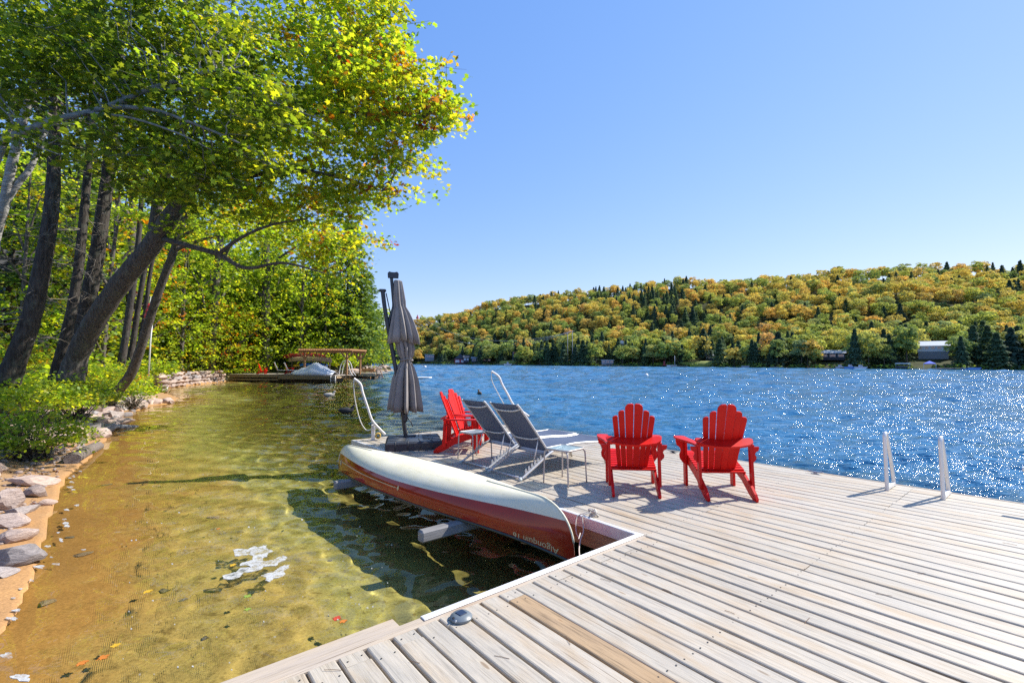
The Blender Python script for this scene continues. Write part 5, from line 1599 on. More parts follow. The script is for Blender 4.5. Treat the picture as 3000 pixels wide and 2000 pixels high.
# second overhanging crown lower down, on the limb that runs out level
def w_low(ctr, d, rng):
    px = ctr[:, 0] / ctr[:, 1] * F_PX + CX
    return mixcol(rng, ctr, np.clip((px - 600) / 500, 0, 1) * 0.75 + 0.1)
LEAN = big_tree('leaning_tree', 'slim leaning tree with a curved foot growing out of the shore stones',
    [([P3(322, 1178, 17.2), P3(352, 1138, 17), P3(385, 1092, 16.8), P3(412, 1020, 16.6), P3(440, 930, 16.4), P3(470, 840, 16.2), P3(508, 740, 16), P3(540, 640, 15.9), P3(590, 520, 15.7)],
      [0.30, .26, .25, .22, .21, .20, .19, .15, .08])],
    [([P3(510, 735, 16), P3(600, 700, 15.5), P3(700, 690, 15.2), P3(820, 700, 15)], [.09, .07, .05, .02]),
     ([P3(520, 700, 16), P3(640, 640, 15.8), P3(760, 640, 15.5), P3(900, 700, 15.2), P3(1020, 730, 15)], [.09, .07, .06, .04, .02])],
    [(720, 650, 15.6, 150, 70, 1.6, 2300), (900, 690, 15.2, 130, 80, 1.5, 2600), (1000, 740, 15.0, 90, 75, 1.2, 1700), (600, 620, 15.8, 110, 80, 1.4, 1500), (1050, 700, 15.0, 50, 50, .8, 500)],
    w_low, (M_BARK, M_BARK), size=0.125)

# tree standing off to the left whose pale bough crosses the sky
def w_dark(ctr, d, rng):
    px = ctr[:, 0] / ctr[:, 1] * F_PX + CX
    n = len(ctr); u_ = rng.uniform(size=n)
    return np.where((u_ < np.clip((px - 250) / 1600, 0.01, .4))[:, None], palette(rng, n, [LIME], [1]), palette(rng, n, [DKGREEN * .62, GREEN * .8], [3, 1]))
BOUGH = big_tree('overhanging_tree', 'tree beyond the picture edge with a long pale bough arching across the foliage',
    [([Vector((-11.2, 6.6, lz(-11.2, 6.6) - .1)), Vector((-11.0, 6.7, 2.2)), Vector((-10.7, 6.8, 4.2)), Vector((-10.4, 7.0, 6.5)), Vector((-10.2, 7.1, 9.5))], [.34, .28, .25, .2, .12])],
    [([Vector((-10.8, 6.8, 3.6)), P3(-150, 470, 7.2), P3(0, 413, 7.3), P3(150, 355, 7.5), P3(300, 318, 7.7), P3(430, 265, 7.9), P3(540, 232, 8.0), P3(650, 205, 8.1), P3(760, 235, 8.2), P3(870, 290, 8.3)], [.13, .115, .10, .092, .085, .078, .068, .05, .03, .012]),
     ([P3(330, 312, 7.7), P3(450, 322, 7.7), P3(560, 360, 7.8), P3(660, 400, 7.9), P3(760, 450, 8.0)], [.06, .05, .04, .03, .012]),
     ([P3(440, 262, 7.9), P3(560, 262, 7.9), P3(690, 258, 8), P3(830, 310, 8.1), P3(940, 350, 8.2)], [.055, .045, .035, .022, .01]),
     ([P3(250, 330, 7.6), P3(380, 345, 7.5), P3(520, 390, 7.4), P3(620, 440, 7.4)], [.04, .03, .022, .008]),
     ([P3(0, 413, 7.2), P3(90, 425, 7.0), P3(180, 455, 6.8)], [.03, .02, .008])],
    [(120, 90, 8.2, 190, 130, 1.6, 3000), (380, 70, 8.3, 190, 120, 1.6, 3200), (620, 70, 8.5, 170, 110, 1.4, 2600), (300, 210, 8.3, 200, 90, 1.2, 2200), (80, 250, 8.0, 130, 90, 1.2, 1300),
     (560, 330, 8.2, 190, 90, 1.0, 2000), (740, 330, 8.2, 120, 110, 1.0, 1500), (420, 440, 8.0, 150, 70, .9, 1000), (230, 440, 7.4, 110, 40, .6, 420), (650, 460, 8.2, 140, 80, .9, 1200), (520, 520, 9, 160, 70, 1, 1200)],
    w_dark, (M_BARKL, M_BARKL), size=0.112, loose_leaf=290)

# ---- straight conifer stems with dead lower twigs
def needle_boughs(rng, stem, z0, z1, reach, n, size, cols, droop=0.25, per=26):
    parts, tw = [], MB()
    P = [Vector(p) for p in stem]
    def on(z):
        for a, b in zip(P[:-1], P[1:]):
            if a.z <= z <= b.z: return a.lerp(b, (z - a.z) / max(b.z - a.z, 1e-6))
        return P[-1]
    for i in range(n):
        q = (i + rng.uniform(0, 1)) / n
        z = z0 + (z1 - z0) * q
        az = rng.uniform(0, 6.283); L = reach * (1 - 0.85 * q) * rng.uniform(0.6, 1.1) + 0.25
        a = on(z); dirv = Vector((math.cos(az), math.sin(az), -droop + 0.25 * q))
        b_ = a + dirv * L
        pts = branch_pts(a, b_, 0.06, 4, 0.04, rng)
        tw.tube(pts, [0.02 * max(L, .4) / 1.5 + .006, .014, .008, .003], 4, cap=False)
        m_ = int(per * (0.4 + L))
        qq = rng.uniform(0.22, 1.0, m_) ** 0.8
        pp = np.array([tuple(pts[min(int(x * 3), 2)].lerp(pts[min(int(x * 3) + 1, 3)], x * 3 - min(int(x * 3), 2))) for x in qq])
        w = (1 - 0.55 * qq) * L * 0.30
        perp = np.array([-math.sin(az), math.cos(az), 0])
        off = rng.normal(size=(m_, 1)) * w[:, None]
        pp = pp + perp * off + rng.normal(size=(m_, 3)) * np.array([.04, .04, .07]) * (1 + L * .3)
        fwd = np.array([math.cos(az), math.sin(az), -0.1]) + perp * np.sign(off) * 0.8 + rng.normal(size=(m_, 3)) * .35
        Nn = rng.normal(size=(m_, 3)) * .45 + np.array([0, 0, 1.0])
        parts.append(leaves_arrays(pp, Nn, size * rng.uniform(.6, 1.3, m_), palette(rng, m_, cols[0], cols[1]), 'needle', rng, fwd, 1.5))
    return parts, tw
def conifer(label, stem, radii, z0, z1, reach, n, size, cols, dead=0, group=None, per=26, name='conifer_tree', m=None):
    base = Vector(stem[0]); t = empty(name, base, label, 'tree', group); inv = Matrix.Translation(-base)
    mb = MB(); P, rr = trunk_mesh(mb, stem, radii, 12, 0.07)
    o = mb.build('trunk', m or M_BARKD, t, True); o.data.transform(inv)
    parts, tw = needle_boughs(rg, P, z0, z1, reach, n, size, cols, per=per)
    for i in range(dead):
        q = rg.uniform(.2, .75); a = P[int(q * (len(P) - 1))]; az = rg.uniform(0, 6.283); L = rg.uniform(.3, 1.5)
        d_ = Vector((math.cos(az), math.sin(az), rg.uniform(-.5, .1)))
        pts = branch_pts(a, a + d_ * L, -.1, 4, .12, rg)
        tw.tube(pts, [.013, .009, .006, .002], 4, cap=False)
        for q2 in range(4):
            b_ = pts[1 + q2 % 3]; e_ = b_ + Vector(rg.normal(size=3)) * L * .22 + d_ * L * .2
            tw.tube([b_, (b_ + e_) / 2 + Vector(rg.normal(size=3)) * .03, e_], [.005, .003, .0015], 3, cap=False)
    me = leaf_mesh('crown', parts, M_NEEDLE); co_ = link('crown', me, t); me.transform(inv); co_['kind'] = 'stuff'
    o = tw.build('branches', M_TWIG, t, True); o.data.transform(inv); o['kind'] = 'stuff'
    return t
def stem_px(pts, Y): return [P3(x, y, Y) for x, y in pts]
conifer('thick scaly spruce trunk leaning slightly in front of the forest', stem_px([(18, 1125), (48, 1050), (92, 930), (120, 800), (142, 680), (155, 560), (160, 400), (165, 200), (168, -150)], 11.2), [.46, .37, .33, .30, .27, .25, .21, .17, .10], 7.5, 11.3, 2.6, 46, .17, ([SPRUCE, DKGREEN], [2, 1]), 46)
conifer('straight dark spruce trunk standing between the scaly trunk and the leaning maple', stem_px([(160, 1112), (176, 1050), (206, 930), (228, 800), (240, 690), (252, 560), (262, 420), (275, 100), (280, -250)], 13.4), [.27, .24, .22, .20, .19, .17, .15, .10, .05], 8.0, 13.5, 2.6, 44, .18, ([SPRUCE, DKGREEN], [2, 1]), 40)
conifer('furrowed dark trunk rising right behind the foot of the leaning maple', stem_px([(222, 1100), (240, 980), (262, 860), (285, 740), (302, 620), (318, 500), (330, 380), (350, 150), (360, -150)], 14.2), [.42, .36, .33, .31, .29, .27, .24, .18, .10], 8.5, 14.0, 2.8, 46, .18, ([SPRUCE, GREEN], [2, 1]), 40)

# pale birch leaning in at the picture edge
big_tree('birch_tree', 'pale birch with two stems at the left edge above the bank', [([P3(-60, 1130, 12.2), P3(-40, 900, 12), P3(-15, 700, 11.8), P3(12, 600, 11.6), P3(35, 480, 11.4), P3(75, 330, 11.2), P3(130, 150, 11), P3(180, -80, 10.9)], [.26, .22, .20, .19, .17, .15, .12, .07])],
    [([P3(12, 600, 11.6), P3(50, 540, 11.6), P3(95, 480, 11.7), P3(150, 330, 11.9), P3(200, 120, 12)], [.15, .13, .11, .09, .05]), ([P3(-30, 520, 11.6), P3(20, 400, 11.5), P3(40, 280, 11.5)], [.14, .11, .07])],
    [(60, 60, 11.5, 150, 110, 1.5, 1400), (230, 20, 12, 140, 90, 1.4, 1200)], w_dark, (M_BIRCH, M_BIRCH), size=.11)

# clump of three dark stems behind the leaning tree
for i, (pts, r, lab) in enumerate(((([(352, 1085), (366, 1000), (380, 900), (395, 800), (410, 650), (420, 450)]), .23, 'straightest dark stem in the clump behind the curved leaning tree'),
                                   (([(376, 1084), (390, 1000), (402, 920), (418, 820), (440, 700), (455, 480)]), .19, 'middle dark stem in the clump, beside the string of red floats'),
                                   (([(398, 1078), (412, 990), (428, 900), (440, 800), (470, 650), (490, 500)]), .15, 'thinnest dark stem in the clump, half hidden by the leaning tree'))):
    big_tree('young_tree', lab, [(stem_px(pts, 22.5 + i * .5), [r * 1.2, r, r * .95, r * .85, r * .7, r * .4])], [], [(430 + 60 * i, 560 - 20 * i, 22.5 + i, 130, 110, 2.0, 1300)], w_low, (M_BARKD, M_BARK), size=.17, shape='star', group='clump of dark stems on the bank', extra_twigs=False)

# ---------------------------------------------------------------- forest behind, tree by tree
def forest_tree(label, px, base_y, top_y, Y, rpx, kind, pals, n, size, group, name, trunk_r=None):
    for _ in range(60):
        g = P3(px, base_y, Y)
        if shore_dist(np.array([g.x]), np.array([g.y]))[0] > 1.6: break
        Y += 0.6
    zt = P3(px, top_y, Y).z
    gz = max(lz(g.x, g.y), 0.2)
    base = Vector((g.x, g.y, gz - .2))
    H_ = zt - gz; R0 = rpx * Y / F_PX
    t = empty(name, base, label, 'tree', group); inv = Matrix.Translation(-base)
    lean = Vector((rg.normal() * .04 * H_, rg.normal() * .03 * H_, 0))
    stem = [base, base + Vector((0, 0, H_ * .3)) + lean * .2, base + Vector((0, 0, H_ * .65)) + lean * .6, base + Vector((0, 0, H_ * .97)) + lean]
    tr = trunk_r or max(.09, H_ * .014)
    mb = MB(); P, rr = trunk_mesh(mb, stem, [tr * 1.2, tr, tr * .65, tr * .12], 8, .06)
    if kind == 'pine':
        o = mb.build('trunk', M_BARKD, t, True); o.data.transform(inv)
        parts, tw = needle_boughs(rg, P, gz + H_ * .12, gz + H_ * .99, R0 * 1.25, int(n / 16), size, pals, .05, per=max(6, int(11 / max(R0, .8))))
        o = tw.build('branches', M_BARKD, t, True); o.data.transform(inv); o['kind'] = 'stuff'
        me = leaf_mesh('crown', parts, M_NEEDLE)
    else:
        nb = 12
        ctrs = []
        for i in range(nb):
            az = i * 2.4 + rg.uniform(0, 1); q = .10 + .84 * (i + rg.uniform(0, .6)) / nb
            rr_ = R0 * (1.05 - abs(q - .5) * 1.1) * rg.uniform(.55, .95)
            a = P[int(q * .8 * (len(P) - 1))]
            c_ = Vector((a.x + math.cos(az) * rr_, a.y + math.sin(az) * rr_, gz + H_ * q))
            ctrs.append(c_); mb.tube(branch_pts(a, c_, .05, 4, .06, rg), [tr * .45, tr * .3, tr * .18, tr * .06], 5, cap=False)
        ctrs.append(Vector((P[-1].x, P[-1].y, gz + H_ * .9)))
        o = mb.build('trunk', M_BARK, t, True); o.data.transform(inv)
        cs = np.array([tuple(c_) for c_ in ctrs]); per = 8
        ns = n // per
        wh = rg.integers(0, len(cs), ns)
        d = rg.normal(size=(ns, 3)); d /= np.linalg.norm(d, axis=1, keepdims=True)
        rad_ = np.array([R0 * .55, R0 * .55, min(R0 * .45, H_ * .17)])
        ctr = cs[wh] + d * rad_ * rg.uniform(.35, 1.0, (ns, 1)) ** .6
        ctr[:, 2] = np.maximum(ctr[:, 2], gz + .4)
        C, Nn = sprays(rg, ctr, d * np.array([1, 1, .3]), per, size * 2.6, size * 1.0, .55)
        col = np.repeat(palette(rg, ns, pals[0], pals[1]), per, 0) * rg.uniform(.8, 1.2, (len(C), 1))
        me = leaf_mesh('crown', [leaves_arrays(C, Nn, size * rg.uniform(.7, 1.3, len(C)), col, 'star', rg)], M_LEAF)
    co_ = link('crown', me, t); me.transform(inv); co_['kind'] = 'stuff'
    return t

GB = 'broadleaf trees of the forest behind the bank'
GP = 'pines of the forest behind the bank'
L_G = ([GREEN, DKGREEN, LIME], [2, 1, .6]); L_Y = ([LIME, GREEN, GOLD], [2, 2, .4]); L_M = ([GREEN, LIME, GOLD], [3, 1.5, .1]); L_O = ([GOLD, LIME, GREEN, RUST], [.8, 1.6, 1, .35]); L_P = ([PINE, DKGREEN], [3, 1]); L_PB = ([PINE, LIME], [3, .8])
FT = [
 ('yellow tinged tree glowing between the spruce trunks', 60, 1000, 420, 24, 140, 'broad', L_Y, 2600, .20, GB, 'broadleaf_tree'),
 ('soft green pine behind the thick scaly trunk', 30, 1010, 480, 28, 170, 'pine', L_PB, 2600, .42, GP, 'pine_tree'),
 ('green pine seen between the dark spruce trunks', 190, 1010, 380, 27, 150, 'pine', L_PB, 2600, .42, GP, 'pine_tree'),
 ('lime green tree behind the foot of the leaning maple', 300, 1020, 430, 25, 140, 'broad', L_Y, 2600, .20, GB, 'broadleaf_tree'),
 ('golden leaved tree showing over the leaning trunk', 400, 1010, 500, 30, 120, 'broad', L_O, 2000, .22, GB, 'broadleaf_tree'),
 ('tall green tree filling the back of the upper bank', 120, 1000, 40, 34, 260, 'broad', L_G, 4200, .26, GB, 'broadleaf_tree'),
 ('tall dark tree closing the forest above the bough', 380, 1000, 20, 36, 260, 'broad', L_G, 4200, .26, GB, 'broadleaf_tree'),
 ('tall forest tree behind the leaning maple crown', 620, 1000, 120, 40, 240, 'broad', L_G, 4200, .28, GB, 'broadleaf_tree'),
 ('big forest tree rising over the stone wall', 780, 1010, 230, 44, 220, 'broad', L_G, 4000, .30, GB, 'broadleaf_tree'),
 ('light green tree over the stone wall behind the slim leaning tree', 530, 1080, 640, 32, 110, 'broad', L_M, 2600, .20, GB, 'broadleaf_tree'),
 ('rounded green tree beside the orange tinted shrub tree', 620, 1085, 730, 35, 95, 'broad', L_M, 2400, .20, GB, 'broadleaf_tree'),
 ('bushy orange tinted maple leaning over the stone wall', 590, 1110, 880, 34, 130, 'broad', L_O, 3200, .20, GB, 'broadleaf_tree'),
 ('low spreading maple turning orange by the neighbouring dock', 680, 1105, 900, 37, 90, 'broad', L_O, 2000, .20, GB, 'broadleaf_tree'),
 ('dense green tree behind the canoe rack', 770, 1085, 700, 45, 120, 'broad', L_G, 2800, .24, GB, 'broadleaf_tree'),
 ('shaded green tree left of the pergola', 700, 1080, 760, 48, 110, 'broad', L_G, 2400, .24, GB, 'broadleaf_tree'),
 ('full green tree above the pergola', 880, 1085, 660, 50, 120, 'broad', L_M, 3000, .25, GB, 'broadleaf_tree'),
 ('lime leaved tree above the pergola posts', 950, 1085, 780, 49, 75, 'broad', L_M, 1800, .24, GB, 'broadleaf_tree'),
 ('tall white pine with feathery boughs rising above the pergola', 1010, 1085, 640, 55, 90, 'pine', L_P, 3400, .5, GP, 'pine_tree'),
 ('tall pine at the end of the forest with its boughs against the sky', 1055, 1085, 655, 58, 78, 'pine', L_P, 3400, .5, GP, 'pine_tree'),
 ('lower pine in front of the forest end beside the lake', 1045, 1088, 800, 56, 70, 'pine', L_PB, 2400, .45, GP, 'pine_tree'),
 ('narrow pine behind the umbrella pole', 1085, 1080, 830, 62, 50, 'pine', L_P, 1800, .5, GP, 'pine_tree'),
 ('pine standing inland of the feathery white pine', 960, 1080, 600, 62, 80, 'pine', L_P, 2400, .55, GP, 'pine_tree'),
 ('pale round tree on the rocky point', 1120, 1075, 900, 80, 45, 'broad', L_M, 1800, .3, GB, 'broadleaf_tree'),
 ('small drooping tree at the tip of the rocky point', 1125, 1078, 985, 86, 40, 'broad', L_G, 1200, .3, GB, 'broadleaf_tree'),
 ('dark tree inland of the rocky point', 1075, 1075, 900, 90, 50, 'broad', L_G, 1200, .35, GB, 'broadleaf_tree'),
]
for f_ in FT:
    f_ = list(f_)
    if f_[6] == 'broad': f_[8] = int(f_[8] * 1.6); f_[9] *= .78
    forest_tree(*f_)
# the wood behind them reads as one mass
rr = np.random.default_rng(21); parts = []
for i in range(90):
    Y = rr.uniform(40, 95); X_ = -Y * rr.uniform(.62, 1.35) - 4
    if shore_dist(np.array([X_]), np.array([Y]))[0] < 8: continue
    gz = lz(X_, Y); H_ = rr.uniform(10, 19); R0 = rr.uniform(2.2, 4.2); n = 420
    d = rr.normal(size=(n, 3)); d /= np.linalg.norm(d, axis=1, keepdims=True)
    C = np.array([X_, Y, gz + H_ * .55]) + d * np.array([R0, R0, H_ * .45]) * rr.uniform(.5, 1, (n, 1))
    parts.append(leaves_arrays(C, rr.normal(size=(n, 3)) * .7 + np.array([0, 0, 1.]), rr.uniform(.6, 1.2, n), palette(rr, n, [GREEN, LIME, DKGREEN], [2, .5, 1.5]), 'quad', rr))
for i in range(150):
    Y = rr.uniform(44, 92); px_ = rr.uniform(330, 1085) if i % 3 else rr.uniform(700, 1085); X_ = (px_ - CX) / F_PX * Y
    s2 = shore_dist(np.array([X_]), np.array([Y]))[0]
    if s2 < 3.0: continue
    gz = lz(X_, Y); H_ = rr.uniform(8, 17) * min(1, .55 + s2 / 18); R0 = rr.uniform(1.8, 3.4); n = 620
    d = rr.normal(size=(n, 3)); d /= np.linalg.norm(d, axis=1, keepdims=True)
    C = np.array([X_, Y, gz + H_ * .5]) + d * np.array([R0, R0, H_ * .5]) * rr.uniform(.4, 1.05, (n, 1))
    C[:, 2] = np.maximum(C[:, 2], gz + .2)
    pal = [[GREEN, DKGREEN, LIME], [DKGREEN, PINE, GREEN], [GREEN, LIME, DKGREEN]][int(rr.choice(3, p=[.5, .35, .15]))]
    parts.append(leaves_arrays(C, rr.normal(size=(n, 3)) * .7 + np.array([0, 0, 1.]), rr.uniform(.30, .62, n), palette(rr, n, pal, [2, 1, .4]) * rr.uniform(.75, 1.1), 'quad', rr))
me = leaf_mesh('forest_mass', parts, M_LEAF); tag(link('forest_mass', me), 'deep green wood rising behind the bank', kind='stuff')

rr = np.random.default_rng(23); parts = []
for i in range(420):
    th_ = math.radians(rr.uniform(-58, -12)); R_ = rr.uniform(24, 75); X_, Y_ = R_ * math.sin(th_), R_ * math.cos(th_)
    s_ = shore_dist(np.array([X_]), np.array([Y_]))[0]
    if s_ < 2.5 or s_ > 26 or (Y_ > 41 and s_ < 7 and X_ > -31): continue
    gz = lz(X_, Y_); R0 = rr.uniform(.8, 1.9); n = 110
    d = rr.normal(size=(n, 3)); d[:, 2] = np.abs(d[:, 2]); d /= np.linalg.norm(d, axis=1, keepdims=True)
    C = np.array([X_, Y_, gz]) + d * np.array([R0, R0, R0 * rr.uniform(.7, 1.5)]) * rr.uniform(.6, 1, (n, 1))
    parts.append(leaves_arrays(C, d * .8 + rr.normal(size=(n, 3)) * .5 + np.array([0, 0, .5]), rr.uniform(.16, .32, n), palette(rr, n, [GREEN, LIME, DKGREEN], [2, 1.4, .8]), 'star', rr))
me = leaf_mesh('understory', parts, M_LEAF); tag(link('understory', me), 'thick green understory between the forest trunks', kind='stuff')

# ---------------------------------------------------------------- undergrowth and bushes on the bank
def ground_cover():
    rr = np.random.default_rng(31)
    n = 60000
    th = np.radians(rr.uniform(-62, -26, n)); R_ = 7.0 * (48 / 7.0) ** rr.uniform(0, 1, n)
    X_, Y_ = R_ * np.sin(th), R_ * np.cos(th)
    s_ = shore_dist(X_, Y_)
    dens = np.sin(X_ * 1.7 + np.sin(Y_ * 1.1)) * .5 + np.sin(Y_ * 2.3 + X_ * .6) * .5
    lo = np.where(Y_ < 25, 2.6, 1.0)
    keep = (s_ > lo + rr.uniform(0, 1.2, n)) & (s_ < 15)
    X_, Y_, s_, dens, R_ = X_[keep], Y_[keep], s_[keep], dens[keep], R_[keep]
    z0 = land_z(X_, Y_)
    hgt = np.clip(.32 + .25 * dens, .08, .7) * np.clip((s_ - 2) / 2, .3, 1)
    Z_ = z0 + rr.uniform(0.02, 1, len(X_)) ** .7 * hgt
    C = np.stack([X_, Y_, Z_], -1); m_ = len(C)
    lightp = np.clip(.5 + .5 * np.sin(X_ * .8 + 2 * np.sin(Y_ * .5)), 0, 1)
    u_ = rr.uniform(size=m_)
    col = np.where((u_ < .30 + .3 * lightp)[:, None], palette(rr, m_, [LIME], [1]), palette(rr, m_, [GREEN, GOLD], [9, 1]))
    sz = np.clip(.0065 * R_, .07, .2) * rr.uniform(.7, 1.3, m_)
    me = leaf_mesh('undergrowth', [leaves_arrays(C, rr.normal(size=(m_, 3)) * .55 + np.array([0, 0, 1.]), sz, col, 'oval', rr, None, 1.5)], M_LEAF)
    tag(link('undergrowth', me), 'bright leafy ground cover on the bank under the trees', kind='stuff')
ground_cover()

def bush(label, px, py, Y, rx, ry, rd, n, size, pals, group, shape='oval', berry=False):
    c = P3(px, py, Y); sx, sz = rx * Y / F_PX, ry * Y / F_PX
    gz = lz(c.x, c.y); base = Vector((c.x, c.y, gz)); t = empty('bush', base, label, 'bush', group)
    mb = MB(); per = 8; ns = n // per
    d = rg.normal(size=(ns, 3)); d[:, 2] = np.abs(d[:, 2]) * .9 - .25; d /= np.linalg.norm(d, axis=1, keepdims=True)
    cz = c.z - gz
    ctr = np.array([0, 0, cz]) + d * np.array([sx, rd, sz]) * rg.uniform(.3, 1, (ns, 1)) ** .5 * rg.uniform(.65, 1.35, (ns, 1))
    ctr[:, 2] = np.maximum(ctr[:, 2], .05)
    for i in range(0, ns, 5):
        mb.tube(branch_pts((rg.normal() * .1, rg.normal() * .1, 0), ctr[i], .1, 4, .07, rg), [.014, .010, .007, .003], 4, cap=False)
    C, Nn = sprays(rg, ctr, d * np.array([1, 1, .5]) + np.array([0, 0, .3]), per, size * 3, size * .9, .6)
    col = np.repeat(palette(rg, ns, pals[0], pals[1]), per, 0) * rg.uniform(.75, 1.25, (len(C), 1))
    me = leaf_mesh('foliage', [leaves_arrays(C, Nn, size * rg.uniform(.7, 1.3, len(C)), col, shape, rg, None, 1.25)], M_LEAF)
    o = link('foliage', me, t); o['kind'] = 'stuff'
    mb.build('stems', M_BARK, t, True)
    return t
GBU = 'leafy bushes along the bank'
bush('dark leafy shrub hanging over the beach rocks in the lower left', 95, 1290, 8.6, 120, 85, .8, 3000, .068, ([DKGREEN, GREEN, LIME], [1, 1.5, .6]), GBU)
bush('bright green shrub above the dark shrub at the left edge', 90, 1185, 11.0, 140, 60, 1.1, 3600, .085, ([GREEN, LIME], [2, 1.5]), GBU)
bush('rounded green shrub at the foot of the trunks beside the shore stones', 225, 1165, 13.0, 90, 50, 1.0, 2600, .09, ([GREEN, LIME], [2, 1.5]), GBU)
bush('low bush growing around the curved foot of the leaning tree', 390, 1150, 17.8, 45, 40, .8, 1400, .10, ([GREEN, LIME], [1.5, 1.5]), GBU)
bush('sprawling yellow green bush between leaning maple and stem clump', 310, 1110, 18, 70, 40, 1.2, 2000, .11, ([LIME, GREEN, GOLD], [2, 1, .4]), GBU)
bush('yellow tipped bush under the thick scaly trunk', 20, 1060, 14, 80, 50, 1.2, 1800, .10, ([LIME, GOLD, GREEN], [2, .6, 1]), GBU)
bush('spiky green clump above the end of the stone wall', 460, 1088, 29, 30, 24, .6, 700, .22, ([GREEN, LIME], [1, 1]), GBU, 'needle')
bush('bush filling the gap between stone wall and canoe rack', 720, 1085, 46, 60, 40, 1.5, 1200, .2, ([GREEN, LIME], [1, 1]), GBU)
bush('tall light bush growing behind the pergola', 900, 1050, 49, 55, 45, 1.5, 1600, .2, ([LIME, GREEN], [1, 1]), GBU)
bush('green bush beside the last pergola post', 1010, 1065, 51, 40, 38, 1.5, 1300, .2, ([GREEN, LIME], [1, 1]), GBU)
bush('dark bush at the water behind the second float', 1060, 1060, 60, 40, 32, 1.5, 1000, .24, ([GREEN, DKGREEN], [1, 1]), GBU)

rr = np.random.default_rng(71)
mm = rr.normal(size=(len(LITTER), 3)) * .35 + np.array([0, 0, 1.])
me = leaf_mesh('beach_litter', [leaves_arrays(LITTER, mm, rr.uniform(.03, .075, len(LITTER)), palette(rr, len(LITTER), [RUST * .45, GOLD * .5], [3, 1]), 'oval', rr)], M_LEAF)
tag(link('beach_litter', me), 'dead brown leaves and bark bits strewn on the beach sand', kind='stuff')
# ================================================================== far shore and wooded hill
FAR_PX = np.array([1000, 1150, 1220, 1300, 1400, 1500, 1600, 1700, 1790, 1850, 1900, 2000, 2100, 2200, 2300, 2400, 2500, 2600, 2700, 2800, 2900, 3000, 3200, 3600, 4200], float)
SKY_PY = np.array([985, 950, 930, 914, 890, 866, 856, 846, 838, 826, 818, 811, 813, 806, 800, 791, 783, 777, 771, 769, 767, 766, 762, 770, 800], float)
WAT_PY = np.array([1063.5, 1065, 1065.5, 1066.5, 1067.6, 1068.8, 1070, 1071, 1072, 1072.6, 1073, 1074.2, 1075.2, 1076.4, 1077.6, 1078.8, 1080, 1081, 1082, 1082.8, 1083.4, 1084, 1086, 1092, 1100], float)
def az_of(px): return math.atan2(*(ray(px, 1065).xy))
AZ = np.array([math.atan2(ray(p, 1065).x, ray(p, 1065).y) for p in FAR_PX])
DS = []; HR = []; DR = []
for p, w, s_ in zip(FAR_PX, WAT_PY, SKY_PY):
    d = on_z(p, w, 0); ds = min(math.hypot(d.x, d.y), 620)
    dr_ = ds + np.interp(p, [1000, 1500, 2200, 3000, 4200], [90, 190, 230, 255, 260])
    r = ray(p, s_); zz_ = CAM_Z + r.z * dr_ / math.hypot(r.x, r.y)
    DS.append(ds); DR.append(dr_); HR.append(max(zz_ - 12.5, 2))
DS, DR, HR = map(np.array, (DS, DR, HR))
_hw = [(random.uniform(0, 6.28), random.uniform(0, 6.28), lam) for lam in (38, 61, 97)]
def far_z(az, d):
    ds, dr_, hr = np.interp(az, AZ, DS), np.interp(az, AZ, DR), np.interp(az, AZ, HR)
    t = (d - ds) / (dr_ - ds)
    base = np.where(t < 0, -4 * np.minimum(-t * 6, 1) - .2, np.interp(np.clip(t, 0, 2), [0, .02, .10, .30, .6, 1.0, 1.4, 2.0], [0, .012, .05, .22, .62, 1.0, .98, .7]) * hr)
    X_, Y_ = d * np.sin(az), d * np.cos(az)
    b_ = sum(np.sin(6.283 / lam * (X_ * math.cos(th) + Y_ * math.sin(th)) + ph) for th, ph, lam in _hw)
    return base + b_ * 1.5 * np.clip(t * 3, 0, 1) * np.clip((1.15 - t) * 4, 0, 1)
k = NT('forest_floor'); v = k.coords('Object')
k.base(k.ramp(k.noise(v, .08, 5), [(.3, (.03, .035, .015)), (.6, (.06, .065, .025)), (.75, (.10, .11, .04))])); k.set(.95, spec=.1); M_FLOOR = k.m
azs = np.radians(np.arange(-22, 66, .7)); ts = np.concatenate([[-.25, -.04, -.01], np.linspace(0, 1.9, 44)])
Aa, Tt = np.meshgrid(azs, ts)
Dd = np.interp(Aa, AZ, DS) + Tt * (np.interp(Aa, AZ, DR) - np.interp(Aa, AZ, DS))
Zz = far_z(Aa, Dd)
nr, na = Aa.shape; idx = np.arange(nr * na).reshape(nr, na)
FQ = np.stack([idx[:-1, :-1], idx[:-1, 1:], idx[1:, 1:], idx[1:, :-1]], -1).reshape(-1, 4)
me = np_mesh('hillside', np.stack([Dd * np.sin(Aa), Dd * np.cos(Aa), Zz], -1).reshape(-1, 3), FQ, M_FLOOR, True)
HILL = tag(link('hillside', me), 'forested hillside across the lake', kind='structure')

